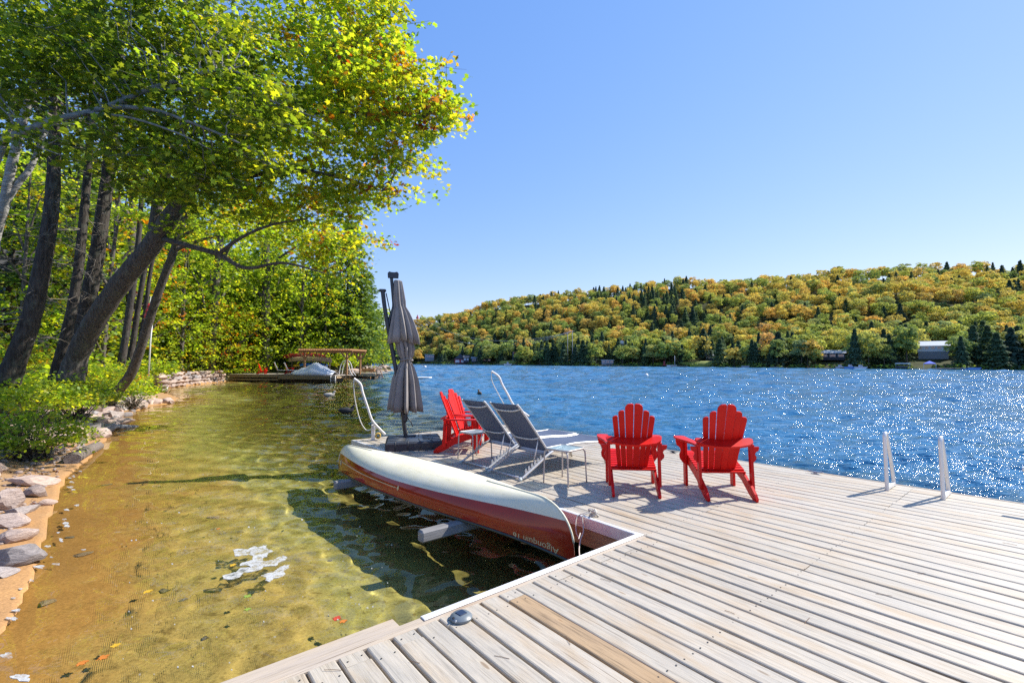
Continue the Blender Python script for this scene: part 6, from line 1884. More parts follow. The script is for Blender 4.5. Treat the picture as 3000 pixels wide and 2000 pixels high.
# ---- tree kinds of the hill
rh = np.random.default_rng(77)
def hill_leaf(name):
    k = NT(name); a = k.n('Attribute'); a.attribute_name = 'tint'; oi = k.n('ObjectInfo')
    return k, a, oi
def far_mat(name, ramp):
    k, a, oi = hill_leaf(name)
    c = k.ramp(oi.outputs['Random'], ramp, 'CONSTANT' if len(ramp) > 7 else 'LINEAR')
    c = k.mix(c, a.outputs['Color'], 1.0, 'MULTIPLY')
    k.base(c); k.set(.8, spec=.15)
    t = k.n('BsdfTranslucent'); k.l(k.mix(c, (1.5, 1.4, .9), 1.0, 'MULTIPLY'), t.inputs['Color'])
    m_ = k.n('MixShader'); m_.inputs[0].default_value = .42
    k.l(k.b.outputs[0], m_.inputs[1]); k.l(t.outputs[0], m_.inputs[2]); k.l(m_.outputs[0], k.out.inputs[0])
    return k.m
M_FGOLD = far_mat('far_golden_leaves', [(0, (.62, .48, .12)), (.3, (.56, .50, .13)), (.55, (.64, .43, .12)), (.8, (.52, .48, .13)), (1, (.58, .39, .15))])
M_FGREEN = far_mat('far_green_leaves', [(0, (.25, .34, .10)), (.35, (.40, .43, .10)), (.6, (.20, .28, .10)), (.8, (.50, .47, .11)), (1, (.27, .34, .16))])
M_FCON = far_mat('far_conifer_needles', [(0, (.07, .12, .085)), (.5, (.09, .15, .085)), (1, (.13, .19, .085))])
def crown_proto(kind, seed, n):
    """unit tree, height 1"""
    r = np.random.default_rng(seed)
    if kind == 'broad':
        nb = 19
        asy = r.uniform(-.08, .08, 3)
        cs = []
        for i in range(nb):
            a = i * 2.4 + r.uniform(0, .8); q = (i + .5) / nb
            z_ = .36 + .52 * q; rr_ = .30 * math.sqrt(max(.02, 1 - ((z_ - .50) / .46) ** 2)) * r.uniform(.45, 1.1)
            cs.append((rr_ * math.cos(a) + asy[0] * z_, rr_ * math.sin(a) + asy[1] * z_, z_ + r.uniform(-.05, .05)))
        cs = np.array(cs); wh = r.integers(0, nb, n)
        d = r.normal(size=(n, 3)); d[:, 2] = np.abs(d[:, 2]) * 1.1 - .35; d /= np.linalg.norm(d, axis=1, keepdims=True)
        C = cs[wh] + d * np.array([.115, .115, .085]) * r.uniform(.7, 1.15, (n, 1)) * np.repeat(r.uniform(.7, 1.25, (nb, 1)), 3, 1)[wh]
        Nn = d + r.normal(size=(n, 3)) * .45 + np.array([0, 0, .35])
        sz = r.uniform(.026, .052, n)
        col = np.repeat(r.uniform(.78, 1.2, (nb, 1)), 3, 1)[wh] * r.uniform(.8, 1.2, (n, 1))
        V, F, Cc = leaves_arrays(C, Nn, sz, col, 'quad', r)
    else:
        q = r.uniform(0, 1, n) ** .75; q = 1 - q            # height fraction from top
        lay = np.floor(q * 13) / 13 + r.uniform(0, .05, n)
        z_ = 1 - .93 * lay
        rad_ = (.02 + .27 * lay) * r.uniform(.25, 1.0, n) ** .6 * (1 + .25 * np.sin(lay * 40))
        a = r.uniform(0, 6.283, n)
        C = np.stack([rad_ * np.cos(a), rad_ * np.sin(a), z_ - rad_ * .35], -1)
        Nn = np.stack([np.cos(a) * .7, np.sin(a) * .7, np.full(n, .8)], -1) + r.normal(size=(n, 3)) * .35
        fwd = np.stack([np.cos(a), np.sin(a), np.full(n, -.5)], -1)
        V, F, Cc = leaves_arrays(C, Nn, r.uniform(.035, .075, n), r.uniform(.7, 1.3, (n, 1)) * np.ones((1, 3)), 'quad', r, fwd, .7)
    return V, F, Cc
def trunk_arr(r0, h, n=5):
    a = np.arange(n) / n * 6.283
    V = np.vstack([np.stack([r0 * np.cos(a), r0 * np.sin(a), np.full(n, -.03)], -1), np.stack([r0 * .5 * np.cos(a), r0 * .5 * np.sin(a), np.full(n, h)], -1)])
    F = []
    for i in range(n): j = (i + 1) % n; F += [(i, j, n + j), (i, n + j, n + i)]
    return V, np.array(F)
PROTO = {}
def protos(kind, mat, n, cnt, seed, detailed=False):
    out = []
    for i in range(n):
        V, F, Cc = crown_proto(kind, seed + i, cnt)
        if detailed:
            out.append(np_mesh('crown', V, F, mat, False, Cc))
        else:
            tv, tf = trunk_arr(.014, .6)
            me = np_mesh('tree', np.vstack([V, tv]), np.vstack([F, tf + len(V)]), mat, False, np.vstack([Cc, np.full((len(tv), 3), .35)]))
            out.append(me)
    return out
P_GOLD = protos('broad', M_FGOLD, 6, 1100, 1); P_GREEN = protos('broad', M_FGREEN, 6, 1100, 20); P_CON = protos('con', M_FCON, 4, 900, 40)
PD_GOLD = protos('broad', M_FGOLD, 2, 1300, 60, True); PD_GREEN = protos('broad', M_FGREEN, 3, 1500, 70, True); PD_CON = protos('con', M_FCON, 4, 1500, 80, True)
tv, tf = trunk_arr(.016, .7, 6); T_MESH = np_mesh('trunk', tv, tf, M_BARK)
tv, tf = trunk_arr(.013, .9, 6); TC_MESH = np_mesh('trunk', tv, tf, M_BARKD)
LAB = {'gold': ('golden orange maple among the trees of the far hillside', 'golden maples on the far hillside'),
       'green': ('yellow green leafy tree among the trees of the far hillside', 'leafy green trees on the far hillside'),
       'con': ('dark pointed conifer among the trees of the far hillside', 'dark conifers on the far hillside'),
       'sgold': ('golden tree standing at the far shoreline below the hill', 'golden trees at the far shoreline'),
       'sgreen': ('leafy green tree standing at the far shoreline below the hill', 'green trees at the far shoreline'),
       'scon': ('dark conifer standing at the far shoreline below the hill', 'conifers at the far shoreline')}
MARKS = [(1290, 'the grey cottage'), (1350, 'the red boathouse'), (1430, 'the hidden cottage'), (1500, 'the red flag'), (1600, 'the twin utility poles'), (1690, 'the utility poles'), (1780, 'the pale boathouse'), (1860, 'the blue grey gable'), (1960, 'the sailing dinghy'),
         (2062, 'the sunlit lawn strip'), (2184, 'the dull grey boat'), (2275, 'the pale platform'), (2380, 'the small hidden cottage'), (2490, 'the blue boat'), (2570, 'the open water gap'), (2645, 'the boat lift'), (2725, 'the blue tent'), (2845, 'the long blue boat'), (2930, 'the last conifers'), (3100, 'the picture edge')]
KIND_W = {'gold': 'golden maple', 'green': 'leafy green tree', 'con': 'dark conifer', 'sgold': 'golden tree', 'sgreen': 'leafy green tree', 'scon': 'dark conifer'}
def zone_label(key, px, t):
    m_ = min(MARKS, key=lambda q: abs(q[0] - px))[1]
    if key[0] == 's':
        return f'{KIND_W[key]} on the far waterline by {m_}', f'{KIND_W[key]}s on the far waterline by {m_}'
    band = 'on the skyline' if t > .85 else 'high on the far slope' if t > .55 else 'halfway up the far slope' if t > .27 else 'low on the far slope'
    return f'{KIND_W[key]} {band} above {m_}', f'{KIND_W[key]}s {band} above {m_}'
def pol(az, d, z=None):
    return Vector((d * math.sin(az), d * math.cos(az), float(far_z(np.array([az]), np.array([d]))[0]) if z is None else z))
# clearings where cottages stand: (px, half width px, depth m)
CLEAR = [(1258, 26, 26), (1350, 40, 16), (1780, 26, 16), (2735, 58, 36), (2060, 36, 12), (2440, 34, 22), (1500, 22, 10), (2840, 20, 8), (2720, 60, 8)]
def cleared(px, dd):
    return any(abs(px - c0) < w and dd < dep for c0, w, dep in CLEAR)
def px_of(az):  # photo column at the horizon
    return CX + F_PX * math.tan(az)
cand = []
step = 5.7
d0, d1 = 180, 920
a_ = math.radians(-19)
while a_ < math.radians(56):
    ds, dr_ = np.interp(a_, AZ, DS), np.interp(a_, AZ, DR)
    dd = 3.0
    while dd < (dr_ - ds) * 1.12:
        az = a_ + rh.uniform(-.45, .45) * step / ds; de = dd + rh.uniform(-2.5, 2.5)
        cand.append((az, ds + max(de, 1.5), de, (dr_ - ds)))
        dd += step * rh.uniform(.85, 1.2) * (1 + .35 * dd / (dr_ - ds))
    a_ += step / ds * 1.02
hill = []
for az, d, de, dep in cand:
    px = px_of(az); t = de / dep
    if cleared(px, de) or px > 3350: continue
    # dark conifers crowd the shore and one tongue of the ridge
    pc = np.interp(t, [0, .12, .25, .5, 1], [.55, .45, .22, .10, .12])
    ton = math.exp(-((px - (2130 - 300 * t)) / 130) ** 2) * (.85 if t > .35 else .35)
    ton2 = .6 * math.exp(-((px - 2960) / 60) ** 2) * (t > .6)
    pc = max(pc, ton, ton2, .35 * math.exp(-((px - 1590) / 60) ** 2) * (t > .5))
    u_ = rh.uniform()
    if u_ < pc: kind = 'con'
    else:
        pg = np.interp(t, [0, .1, .25, .5, 1], [.06, .12, .36, .50, .56])
        kind = 'gold' if rh.uniform() < pg else 'green'
    H_ = rh.uniform(8.5, 14) if kind != 'con' else rh.uniform(8.5, 13.5)
    if t < .12: H_ *= rh.uniform(.95, 1.5)
    hill.append((az, d, t, de, kind, H_))
def seen_size(h): return h[5] / h[1] * (1 if -15 < math.degrees(h[0]) < 49.5 and px_of(h[0]) > 1150 else .2)
hill.sort(key=lambda h: -(seen_size(h) + (.02 if h[3] < 14 else 0)))
count = {}
rest = {'gold': [], 'green': [], 'con': []}
LIM = {'gold': 295, 'green': 200, 'con': 190, 'sgold': 40, 'sgreen': 90, 'scon': 105}
for az, d, t, de, kind, H_ in hill:
    shore_row = de < 14
    key = ('s' + kind) if shore_row else kind
    lab_, grp_ = zone_label(key, px_of(az), t)
    p = pol(az, d); rot = rh.uniform(0, 6.283); w = H_ * rh.uniform(.85, 1.2)
    if kind == 'con': w = H_ * rh.uniform(.9, 1.3)
    M = Matrix.Translation(p) @ Matrix.Rotation(rot, 4, 'Z') @ Matrix.Diagonal((w, w * rh.uniform(.8, 1.2), H_, 1))
    if count.get(key, 0) >= LIM[key]:
        rest[kind].append((p, rot, w, H_)); continue
    count[key] = count.get(key, 0) + 1
    nm = 'conifer_tree' if kind == 'con' else 'maple_tree' if kind == 'gold' else 'broadleaf_tree'
    if shore_row:
        pro = PD_CON if kind == 'con' else PD_GOLD if kind == 'gold' else PD_GREEN
        r_ = empty(nm, M, lab_, 'tree', grp_)
        me = pro[int(rh.integers(len(pro)))]
        link('trunk', TC_MESH if kind == 'con' else T_MESH, r_)
        c_ = bpy.data.objects.new('crown', me); COL.objects.link(c_); c_.parent = r_; c_['kind'] = 'stuff'
    else:
        pro = P_CON if kind == 'con' else P_GOLD if kind == 'gold' else P_GREEN
        o = bpy.data.objects.new(nm, pro[int(rh.integers(len(pro)))]); COL.objects.link(o); o.matrix_world = M
        tag(o, lab_, 'tree', grp_)
# everything past the limit: one wood per kind, instanced on points
def gn_forest(name, items, pro, label):
    if not items: return
    V = np.array([tuple(p) for p, *_ in items], np.float32)
    me = bpy.data.meshes.new(name); me.vertices.add(len(V)); me.vertices.foreach_set('co', V.ravel())
    a1 = me.attributes.new('rot', 'FLOAT', 'POINT'); a1.data.foreach_set('value', np.array([i[1] for i in items], np.float32))
    a2 = me.attributes.new('siz', 'FLOAT_VECTOR', 'POINT'); a2.data.foreach_set('vector', np.array([(i[2], i[2], i[3]) for i in items], np.float32).ravel())
    o = link(name, me); tag(o, label, kind='stuff')
    ng = bpy.data.node_groups.new(name, 'GeometryNodeTree')
    ng.interface.new_socket('Geometry', in_out='INPUT', socket_type='NodeSocketGeometry'); ng.interface.new_socket('Geometry', in_out='OUTPUT', socket_type='NodeSocketGeometry')
    N_ = ng.nodes; gi = N_.new('NodeGroupInput'); go = N_.new('NodeGroupOutput'); ip = N_.new('GeometryNodeInstanceOnPoints'); jn = N_.new('GeometryNodeGeometryToInstance')
    for oo in pro:
        oi = N_.new('GeometryNodeObjectInfo'); oi.inputs['Object'].default_value = oo; oi.inputs['As Instance'].default_value = False
        ng.links.new(oi.outputs['Geometry'], jn.inputs[0])
    ip.inputs['Pick Instance'].default_value = True
    r1 = N_.new('GeometryNodeInputNamedAttribute'); r1.data_type = 'FLOAT'; r1.inputs['Name'].default_value = 'rot'
    r2 = N_.new('GeometryNodeInputNamedAttribute'); r2.data_type = 'FLOAT_VECTOR'; r2.inputs['Name'].default_value = 'siz'
    cx_ = N_.new('ShaderNodeCombineXYZ'); ng.links.new(r1.outputs[0], cx_.inputs[2])
    ng.links.new(gi.outputs[0], ip.inputs['Points']); ng.links.new(jn.outputs[0], ip.inputs['Instance'])
    ng.links.new(cx_.outputs[0], ip.inputs['Rotation']); ng.links.new(r2.outputs[0], ip.inputs['Scale'])
    ng.links.new(ip.outputs[0], go.inputs[0])
    md = o.modifiers.new('scatter', 'NODES'); md.node_group = ng
def one_of(pro):
    res = []
    for me in pro:
        for o in bpy.data.objects:
            if o.data is me: res.append(o); break
    return res
gn_forest('golden_wood', rest['gold'], one_of(P_GOLD), 'golden woodland filling the rest of the far hill')
gn_forest('green_wood', rest['green'], one_of(P_GREEN), 'green woodland filling the rest of the far hill')
gn_forest('conifer_wood', rest['con'], one_of(P_CON), 'dark evergreen woodland filling the rest of the far hill')

# ---- low bushes right at the water line
V_, parts = [], []
for i in range(420):
    az = rh.uniform(math.radians(-19), math.radians(53)); ds = np.interp(az, AZ, DS)
    p = pol(az, ds + rh.uniform(-.6, 2.5)); n = 26; sc = rh.uniform(1.0, 2.6)
    if cleared(px_of(az), 2) and rh.uniform() < .75: continue
    d = rh.normal(size=(n, 3)); d[:, 2] = np.abs(d[:, 2]); d /= np.linalg.norm(d, axis=1, keepdims=True)
    C = np.array(p) + d * np.array([1.4, 1.4, .9]) * sc
    parts.append(leaves_arrays(C, d + rh.normal(size=(n, 3)) * .5, rh.uniform(.4, .9, n), palette(rh, n, [SPRUCE, DKGREEN, GREEN], [2, 2, 1]), 'quad', rh))
me = leaf_mesh('shore_brush', parts, M_FARLEAF); tag(link('shore_brush', me), 'low brush along the far waterline', kind='stuff')

# ---------------------------------------------------------------- cottages, boathouses, docks, boats
M_FWHITE = plain('far_white_siding', (.62, .64, .68), .6, var=.06)
M_FROOF = plain('far_pale_metal_roof', (.66, .66, .66), .45, var=.06)
M_FDARK = plain('far_dark_siding', (.05, .06, .08), .7)
M_FRED = plain('far_red_siding', (.33, .03, .05), .6)
M_FGREY = plain('far_grey_siding', (.22, .24, .27), .7)
M_FBLUE = plain('far_blue_cloth', (.005, .09, .62), .6)
M_FDOCK = plain('far_dock_wood', (.36, .32, .28), .8)
def far_spot(px, dd):
    az = math.atan2(ray(px, 1070).x, ray(px, 1070).y); ds = float(np.interp(az, AZ, DS))
    p = pol(az, ds + dd); yaw = -az
    return p, yaw, F_PX / (p.y)
def house(name, label, cat, px, dd, w, dpt, h, roof, wall, roofm, nwin, zoff=0.0, winm=None, gable='x', yaw_add=0.0, sill_h=.45, wh=.4, found=0.0):
    p, yaw, k_ = far_spot(px, dd)
    t = empty(name, Matrix.Translation(p + Vector((0, 0, zoff))) @ Matrix.Rotation(yaw + yaw_add, 4, 'Z'), label, cat)
    MB().box((0, 0, h / 2), (w, dpt, h)).build('wall', wall, t)
    if found: MB().box((0, 0, -found / 2), (w * .96, dpt * .96, found)).build('foundation', M_FGREY, t)
    if gable == 'x':
        MB().prism([(-dpt / 2 - .5, 0), (dpt / 2 + .5, 0), (0, roof)], (0, 0, h), (0, 1, 0), (0, 0, 1), (1, 0, 0), w + 1).build('roof', roofm, t)
    elif gable == 'y':
        MB().prism([(-w / 2 - .5, 0), (w / 2 + .5, 0), (0, roof)], (0, 0, h), (1, 0, 0), (0, 0, 1), (0, 1, 0), dpt + 1).build('roof', roofm, t)
    else:
        MB().box((0, 0, h + .12), (w + .9, dpt + .9, .24)).build('roof', roofm, t)
    for q in range(nwin):
        x_ = -w / 2 + (q + .5) * w / nwin
        f_ = MB().box((x_, -dpt / 2 - .03, h * sill_h + h * wh / 2), (w / nwin * .72, .08, h * wh)).build('window', M_FWHITE, t)
        MB().box((x_, -dpt / 2 - .08, h * sill_h + h * wh / 2), (w / nwin * .60, .04, h * wh * .8)).build('pane', winm or M_GLASS, f_)
    return t
house('cottage', 'white cottage with a wide pale metal roof on the far shore at the right', 'cottage', 2735, 27, 10.5, 7, 2.6, 2.2, M_FWHITE, M_FROOF, 5, 3.2, found=3.4)
house('boathouse', 'pale grey boathouse with flat white roof at the far waterline', 'boathouse', 1780, 1.5, 7.6, 5, 3.0, .3, M_FGREY, M_FROOF, 3, 0.5, gable='flat')
house('cottage', 'grey glass fronted cottage half hidden behind the closed umbrella', 'cottage', 1258, 12, 9, 6, 6.5, 2, M_FGREY, M_FROOF, 5, 0.5, gable='flat', sill_h=.55, wh=.32)
house('boathouse', 'dark red boathouse with a steep roof and white doors on the far shore', 'boathouse', 1348, 4, 10, 7, 3.4, 4.8, M_FRED, M_FDARK, 2, 0.3, gable='y', sill_h=.05, wh=.7, winm=M_FWHITE)
house('boathouse', 'low dark boathouse with pale windows in the shade of the far shore', 'boathouse', 1366, 5, 5, 6, 4.5, 2.0, M_FDARK, M_FDARK, 2, .3, winm=M_FWHITE)
house('cottage', 'low cottage hidden in the trees between red boathouse and grey raft', 'cottage', 1410, 8, 17, 7, 3.2, 1.6, M_FDARK, M_FGREY, 4, .3)
house('cottage', 'dark cottage roof showing between trees above the far clearing', 'cottage', 2100, 22, 12, 7, 3.2, 1.6, M_FDARK, M_FGREY, 4, .3)
house('cottage', 'small cottage among trees behind the boats right of centre', 'cottage', 2440, 22, 10, 7, 3.4, 1.6, M_FDARK, M_FROOF, 3, .3)
house('cottage', 'blue grey cottage gable peeping out of the trees above the boathouse', 'cottage', 1822, 34, 7, 6, 6, 2.4, M_FGREY, M_FROOF, 2, 2.0, gable='y')
def fdock(px, w, label, dd=-3, h=.55, dp=3.0):
    p, yaw, k_ = far_spot(px, dd); p.z = 0
    t = empty('shore_dock', Matrix.Translation(p) @ Matrix.Rotation(yaw, 4, 'Z'), label, 'dock', 'docks along the far shore')
    MB().box((0, 0, h), (w, dp, .18)).build('deck', M_FDOCK, t)
    for q in (-.45, 0, .45): MB().box((w * q, 0, h / 2 - .5), (.3, dp * .8, h + 1)).build('dock_post', M_FDARK, t)
fdock(1348, 26, 'long dark dock in front of the red boathouse', -2, .5)
fdock(1330 + 90, 20, 'low dock before the hidden cottage left of centre', -2, .5)
fdock(1490, 20, 'grey dock beside the pale boats left of centre', -3, .6)
fdock(1800, 12, 'short dock beside the pale grey boathouse', -1.5, .5)
fdock(1990, 9, 'small swim platform carrying a red chair on the far shore', -4, .5)
fdock(2275, 6, 'pale low platform at the far shoreline right of the red chair', -2, .5)
fdock(2500, 10, 'dock behind the two blue white boats on the far shore', -3, .5)
fdock(2725, 13, 'long low dock under the blue canopy tent', -3.5, .5)
fdock(2785, 7, 'small grey dock right of the blue canopy tent', -3, .6)
def fboat(px, L, col, label, dd=-5, h=1.0, cabin=True):
    p, yaw, k_ = far_spot(px, dd); p.z = 0
    m_ = plain('far_boat_' + label.split()[0], col, .4, var=.05)
    t = empty('motor_boat', Matrix.Translation(p) @ Matrix.Rotation(yaw, 4, 'Z'), label, 'boat', 'boats moored along the far shore')
    MB().prism([(-L / 2, .1), (-L / 2 + .3, -.35), (L / 2 - .8, -.35), (L / 2, .55), (L / 2 - .3, .6), (-L / 2, .55)], (0, 0, .35), (1, 0, 0), (0, 0, 1), (0, 1, 0), 1.8).build('hull', m_, t)
    if cabin:
        MB().prism([(-.9, 0), (.8, 0), (.35, h), (-.8, h)], (0, 0, .95), (1, 0, 0), (0, 0, 1), (0, 1, 0), 1.3).build('cabin', M_FWHITE, t)
        MB().box((.1, -.67, .95 + h * .55), (.7, .03, h * .4)).build('window', M_GLASS, t)
fboat(1488, 6.5, (.66, .66, .66), 'white motor boat with folded frames at the grey dock', -6, 1.4)
fboat(1135, 8, (.60, .58, .52), 'white boat at the far shore behind the umbrella pole', -8, 1.3)
fboat(2492, 4.6, (.10, .28, .60), 'blue boat alongside the right hand dock cluster', -5, .9)
fboat(2522, 4.6, (.66, .68, .72), 'small white boat moored beside the blue boat', -6, .8)
fboat(2462, 3.6, (.5, .5, .5), 'grey boat drawn up left of the blue boat', -3, .7)
fboat(2184, 4, (.25, .28, .33), 'dull grey boat in the shade left of the pale platform', -3, .6, False)
fboat(2845, 6, (.13, .30, .62), 'long blue boat resting by the far shore at the right', -3, .5, False)
# boat lift with a canopy
p, yaw, k_ = far_spot(2645, -4); p.z = 0
t = empty('boat_lift', Matrix.Translation(p) @ Matrix.Rotation(yaw, 4, 'Z'), 'boat lift with pale canopy over a dark boat left of the blue tent', 'boat lift')
MB().prism([(-2.6, 0), (2.6, 0), (2.2, .35), (-2.2, .35)], (0, 0, 2.3), (1, 0, 0), (0, 0, 1), (0, 1, 0), 2.4).build('canopy', M_FROOF, t)
for x_ in (-2.2, 2.2):
    for y_ in (-1, 1): MB().box((x_, y_, 1), (.12, .12, 2.7)).build('post', M_FGREY, t)
MB().prism([(-2, .1), (-1.8, -.3), (1.4, -.3), (2, .5), (-2, .5)], (0, 0, .9), (1, 0, 0), (0, 0, 1), (0, 1, 0), 1.6).build('boat_hull', M_FDARK, t)
# blue tent
p, yaw, k_ = far_spot(2724, -2.8); p.z = .55
t = empty('canopy_tent', Matrix.Translation(p) @ Matrix.Rotation(yaw, 4, 'Z'), 'bright blue peaked canopy tent on the far dock', 'tent')
c4 = [(-1.9, -1.9, 1.95), (1.9, -1.9, 1.95), (1.9, 1.9, 1.95), (-1.9, 1.9, 1.95), (-.5, -.5, 2.75), (.5, -.5, 2.75), (.5, .5, 2.75), (-.5, .5, 2.75), (0, 0, 3.05), (-1.9, -1.9, 1.75), (1.9, -1.9, 1.75), (1.9, 1.9, 1.75), (-1.9, 1.9, 1.75)]
fs = [(i, (i + 1) % 4, 4 + (i + 1) % 4, 4 + i) for i in range(4)] + [(4 + i, 4 + (i + 1) % 4, 8) for i in range(4)] + [(9 + i, 9 + (i + 1) % 4, (i + 1) % 4, i) for i in range(4)]
MB().add(c4, fs).build('tent_roof', M_FBLUE, t)
for x_ in (-1.85, 1.85):
    for y_ in (-1.85, 1.85): MB().box((x_, y_, .9), (.1, .1, 1.8)).build('tent_pole', M_FWHITE, t)
# red chair, flags, sail mast
def flag(px, dd, h, label, z=0, red=True):
    p, yaw, k_ = far_spot(px, dd); p.z = max(p.z, 0) + z
    t = empty('flagpole', Matrix.Translation(p) @ Matrix.Rotation(yaw, 4, 'Z'), label, 'flag', 'flags on the far shore')
    MB().tube([(0, 0, 0), (0, 0, h)], .09, 6).build('pole', M_FWHITE, t, True)
    MB().box((.95, 0, h - .6), (1.9, .05, 1.1)).build('flag_cloth', M_FRED if red else M_FWHITE, t)
flag(1503, 4, 9, 'red flag on a pole in the small green clearing', .5)
flag(1142, -6, 8, 'red flag over the white boat seen behind the umbrella pole', .5)
p, yaw, k_ = far_spot(1948, -4); p.z = .5
t = empty('lounge_chair', Matrix.Translation(p) @ Matrix.Rotation(yaw, 4, 'Z'), 'tiny red deck chair at the far waterline', 'chair')
MB().box((0, 0, .5), (2.4, 1, .5)).build('seat', M_FRED, t); MB().box((-.4, .2, 1.7), (.7, .2, 2.2)).build('backrest', M_FRED, t)
fboat(1968, 5.5, (.64, .66, .70), 'white sailing dinghy with bare mast beside the red deck chair', -6, .3, False)
p, yaw, k_ = far_spot(1977, -6); p.z = .5
ms = MB().tube([(0, 0, 0), (0, 0, 5.8)], .10, 6).build('boat_mast', M_FWHITE, None, True); ms.location = p; tag(ms, 'bare white mast rising from the sailing dinghy', 'mast')
# grass patch in the clearing
for px, w, lab in ((1500, 9, 'small sunny lawn by the red flag'), (2062, 13, 'sunlit strip of lawn under the trees of the far shore')):
    p, yaw, k_ = far_spot(px, 6)
    mb = MB(); nn = 10
    ring = [(w * math.cos(a) * random.uniform(.8, 1.1), 5 * math.sin(a) * random.uniform(.8, 1.1)) for a in np.linspace(0, 6.283, 17)[:-1]]
    pts = [(0, 0, 2.3)] + [(x_, y_, 1.5 + y_ * .2) for x_, y_ in ring] + [(x_ * 1.05, y_ * 1.05, -1) for x_, y_ in ring]
    fs = [(0, 1 + i, 1 + (i + 1) % 16) for i in range(16)] + [(1 + i, 17 + i, 17 + (i + 1) % 16, 1 + (i + 1) % 16) for i in range(16)]
    mb.add(pts, fs)
    g_ = bpy.data.materials.get('far_lawn') or plain('far_lawn', (.19, .22, .04), .9, scale=.6)
    o = mb.build('lawn', g_, None, True); o.matrix_world = Matrix.Translation(p) @ Matrix.Rotation(yaw, 4, 'Z'); tag(o, lab, kind='structure')

# power line crossing the bay
M_POLE = plain('grey_utility_pole', (.30, .29, .28), .8)
M_WIRE = plain('pale_wire', (.55, .57, .60), .4, .5)
poles = []
for px, lab in ((1663, 'left one of the two slender utility poles on the far shore'), (1677, 'taller one of the two utility poles on the far shore')):
    az = math.atan2(ray(px, 1070).x, ray(px, 1070).y); ds = float(np.interp(az, AZ, DS))
    b_ = pol(az, ds + 3); k_ = F_PX / b_.y; topz = at(px, 975 if px < 1670 else 968, b_.y).z
    t = empty('utility_pole', b_, lab, 'utility pole', 'utility poles on the far shore')
    MB().tube([(0, 0, -1), (0, 0, topz - b_.z)], [.28, .2], 6).build('pole_shaft', M_POLE, t, True)
    MB().box((0, 0, topz - b_.z - .6), (2.6, .2, .2)).build('crossarm', M_POLE, t)
    poles.append(Vector((b_.x, b_.y, topz)))
far_end = at(1215, 938, 560)
wires = empty('power_line', poles[1], 'sagging pale power line wires spanning the far end of the lake', 'power line')
for q, (dz, sag) in enumerate(((0, 25), (-.8, 27), (1.2, 23))):
    a = poles[1] + Vector((-.8 + q * .9, 0, -.4)); b_ = far_end + Vector((q * 1.5, 0, dz * 6))
    pts = []
    for i in range(29):
        s_ = i / 28; pt = a.lerp(b_, s_); pt.z -= sag * 4 * s_ * (1 - s_) * (.75 if s_ < .5 else .75); pts.append(pt - poles[1])
    MB().tube(pts, .085, 4).build('wire', M_WIRE, wires, True)
for s_ in (.30, .52):
    i = s_; a = poles[1]; pt = a.lerp(far_end, s_); pt.z -= 25 * 4 * s_ * (1 - s_) * .75
    MB().ball(pt - poles[1], .75, 8, 6).build('marker_ball', M_FWHITE if s_ > .4 else M_FWHITE, wires, True)
# red topped tower on the ridge
az = math.atan2(ray(1223, 930).x, ray(1223, 930).y); d_ = float(np.interp(az, AZ, DR)); b_ = pol(az, d_); tz = at(1223, 924, b_.y).z
t = empty('lookout_tower', b_, 'tiny red topped tower on the skyline right of the umbrella', 'tower')
MB().tube([(0, 0, 0), (0, 0, tz - b_.z - 3)], 1.0, 6).build('tower_shaft', M_FWHITE, t); MB().lathe([(2.2, tz - b_.z - 4), (.1, tz - b_.z + 1)], 8).build('tower_roof', M_FRED, t)
# ================================================================== small things on the water
M_DUCK = plain('duck_brown', (.10, .075, .055), .8); M_DUCKD = plain('duck_dark', (.025, .025, .03), .7); M_DUCKP = plain('duck_pale', (.45, .40, .34), .8)
def duck(px, py, yaw, s, m_, head, label):
    p = on_z(px, py, 0.0); t = empty('duck', Matrix.Translation(p) @ Matrix.Rotation(yaw, 4, 'Z') @ Matrix.Scale(s, 4), label, 'duck', 'ducks on the bay')
    mb = MB()
    prof = [(-.26, .10, .015), (-.20, .085, .06), (-.10, .06, .10), (.02, .055, .115), (.12, .065, .10), (.18, .10, .065), (.195, .16, .048), (.205, .20, .045), (.225, .215, .05), (.26, .205, .032), (.275, .20, .012)]
    mb.tube([(x, 0, z) for x, z, r in prof], [r for *_, r in prof], 10)
    mb.build('body', m_, t, True)
    MB().tube([(.262, 0, .203), (.30, 0, .195), (.325, 0, .192)], [.020, .018, .010], 6, flat=.5).build('bill', M_YEL, t, True)
duck(1015, 1208, .2, 1.15, M_DUCKD, None, 'black duck swimming in the bay left of the mooring pole')
duck(1405, 1155, 1.9, 1.15, M_DUCK, None, 'brown duck swimming beyond the red chairs in open water')
duck(965, 1160, .3, 1.2, M_DUCKP, None, 'pale duck swimming in front of the neighbouring dock')
M_BUOY = plain('white_buoy', (.75, .75, .74), .4, var=.04)
def buoy(px, py, r, label):
    p = on_z(px, py, 0); t = empty('buoy', p, label, 'buoy', 'white buoys on the lake')
    MB().ball((0, 0, r * .45), r, 12, 8).build('float_ball', M_BUOY, t, True); MB().tube([(0, 0, r * 1.3), (0, 0, r * 1.65)], r * .2, 6).build('ring', M_CHAR, t, True)
buoy(1245, 1078, .55, 'white round buoy far out right of the closed umbrella')
buoy(1893, 1103, .33, 'white round buoy out in the sparkling lake at mid picture')
buoy(480, 1139, .22, 'small white float near the stone wall')
# low white raft
p = on_z(1232, 1109, 0)
rf = MB().box((0, 0, .1), (2.4, 1.5, .22), bev=.04).build('swim_raft', M_WHITE, None); rf.location = p; tag(rf, 'low white raft floating to the right of the closed umbrella', 'raft')
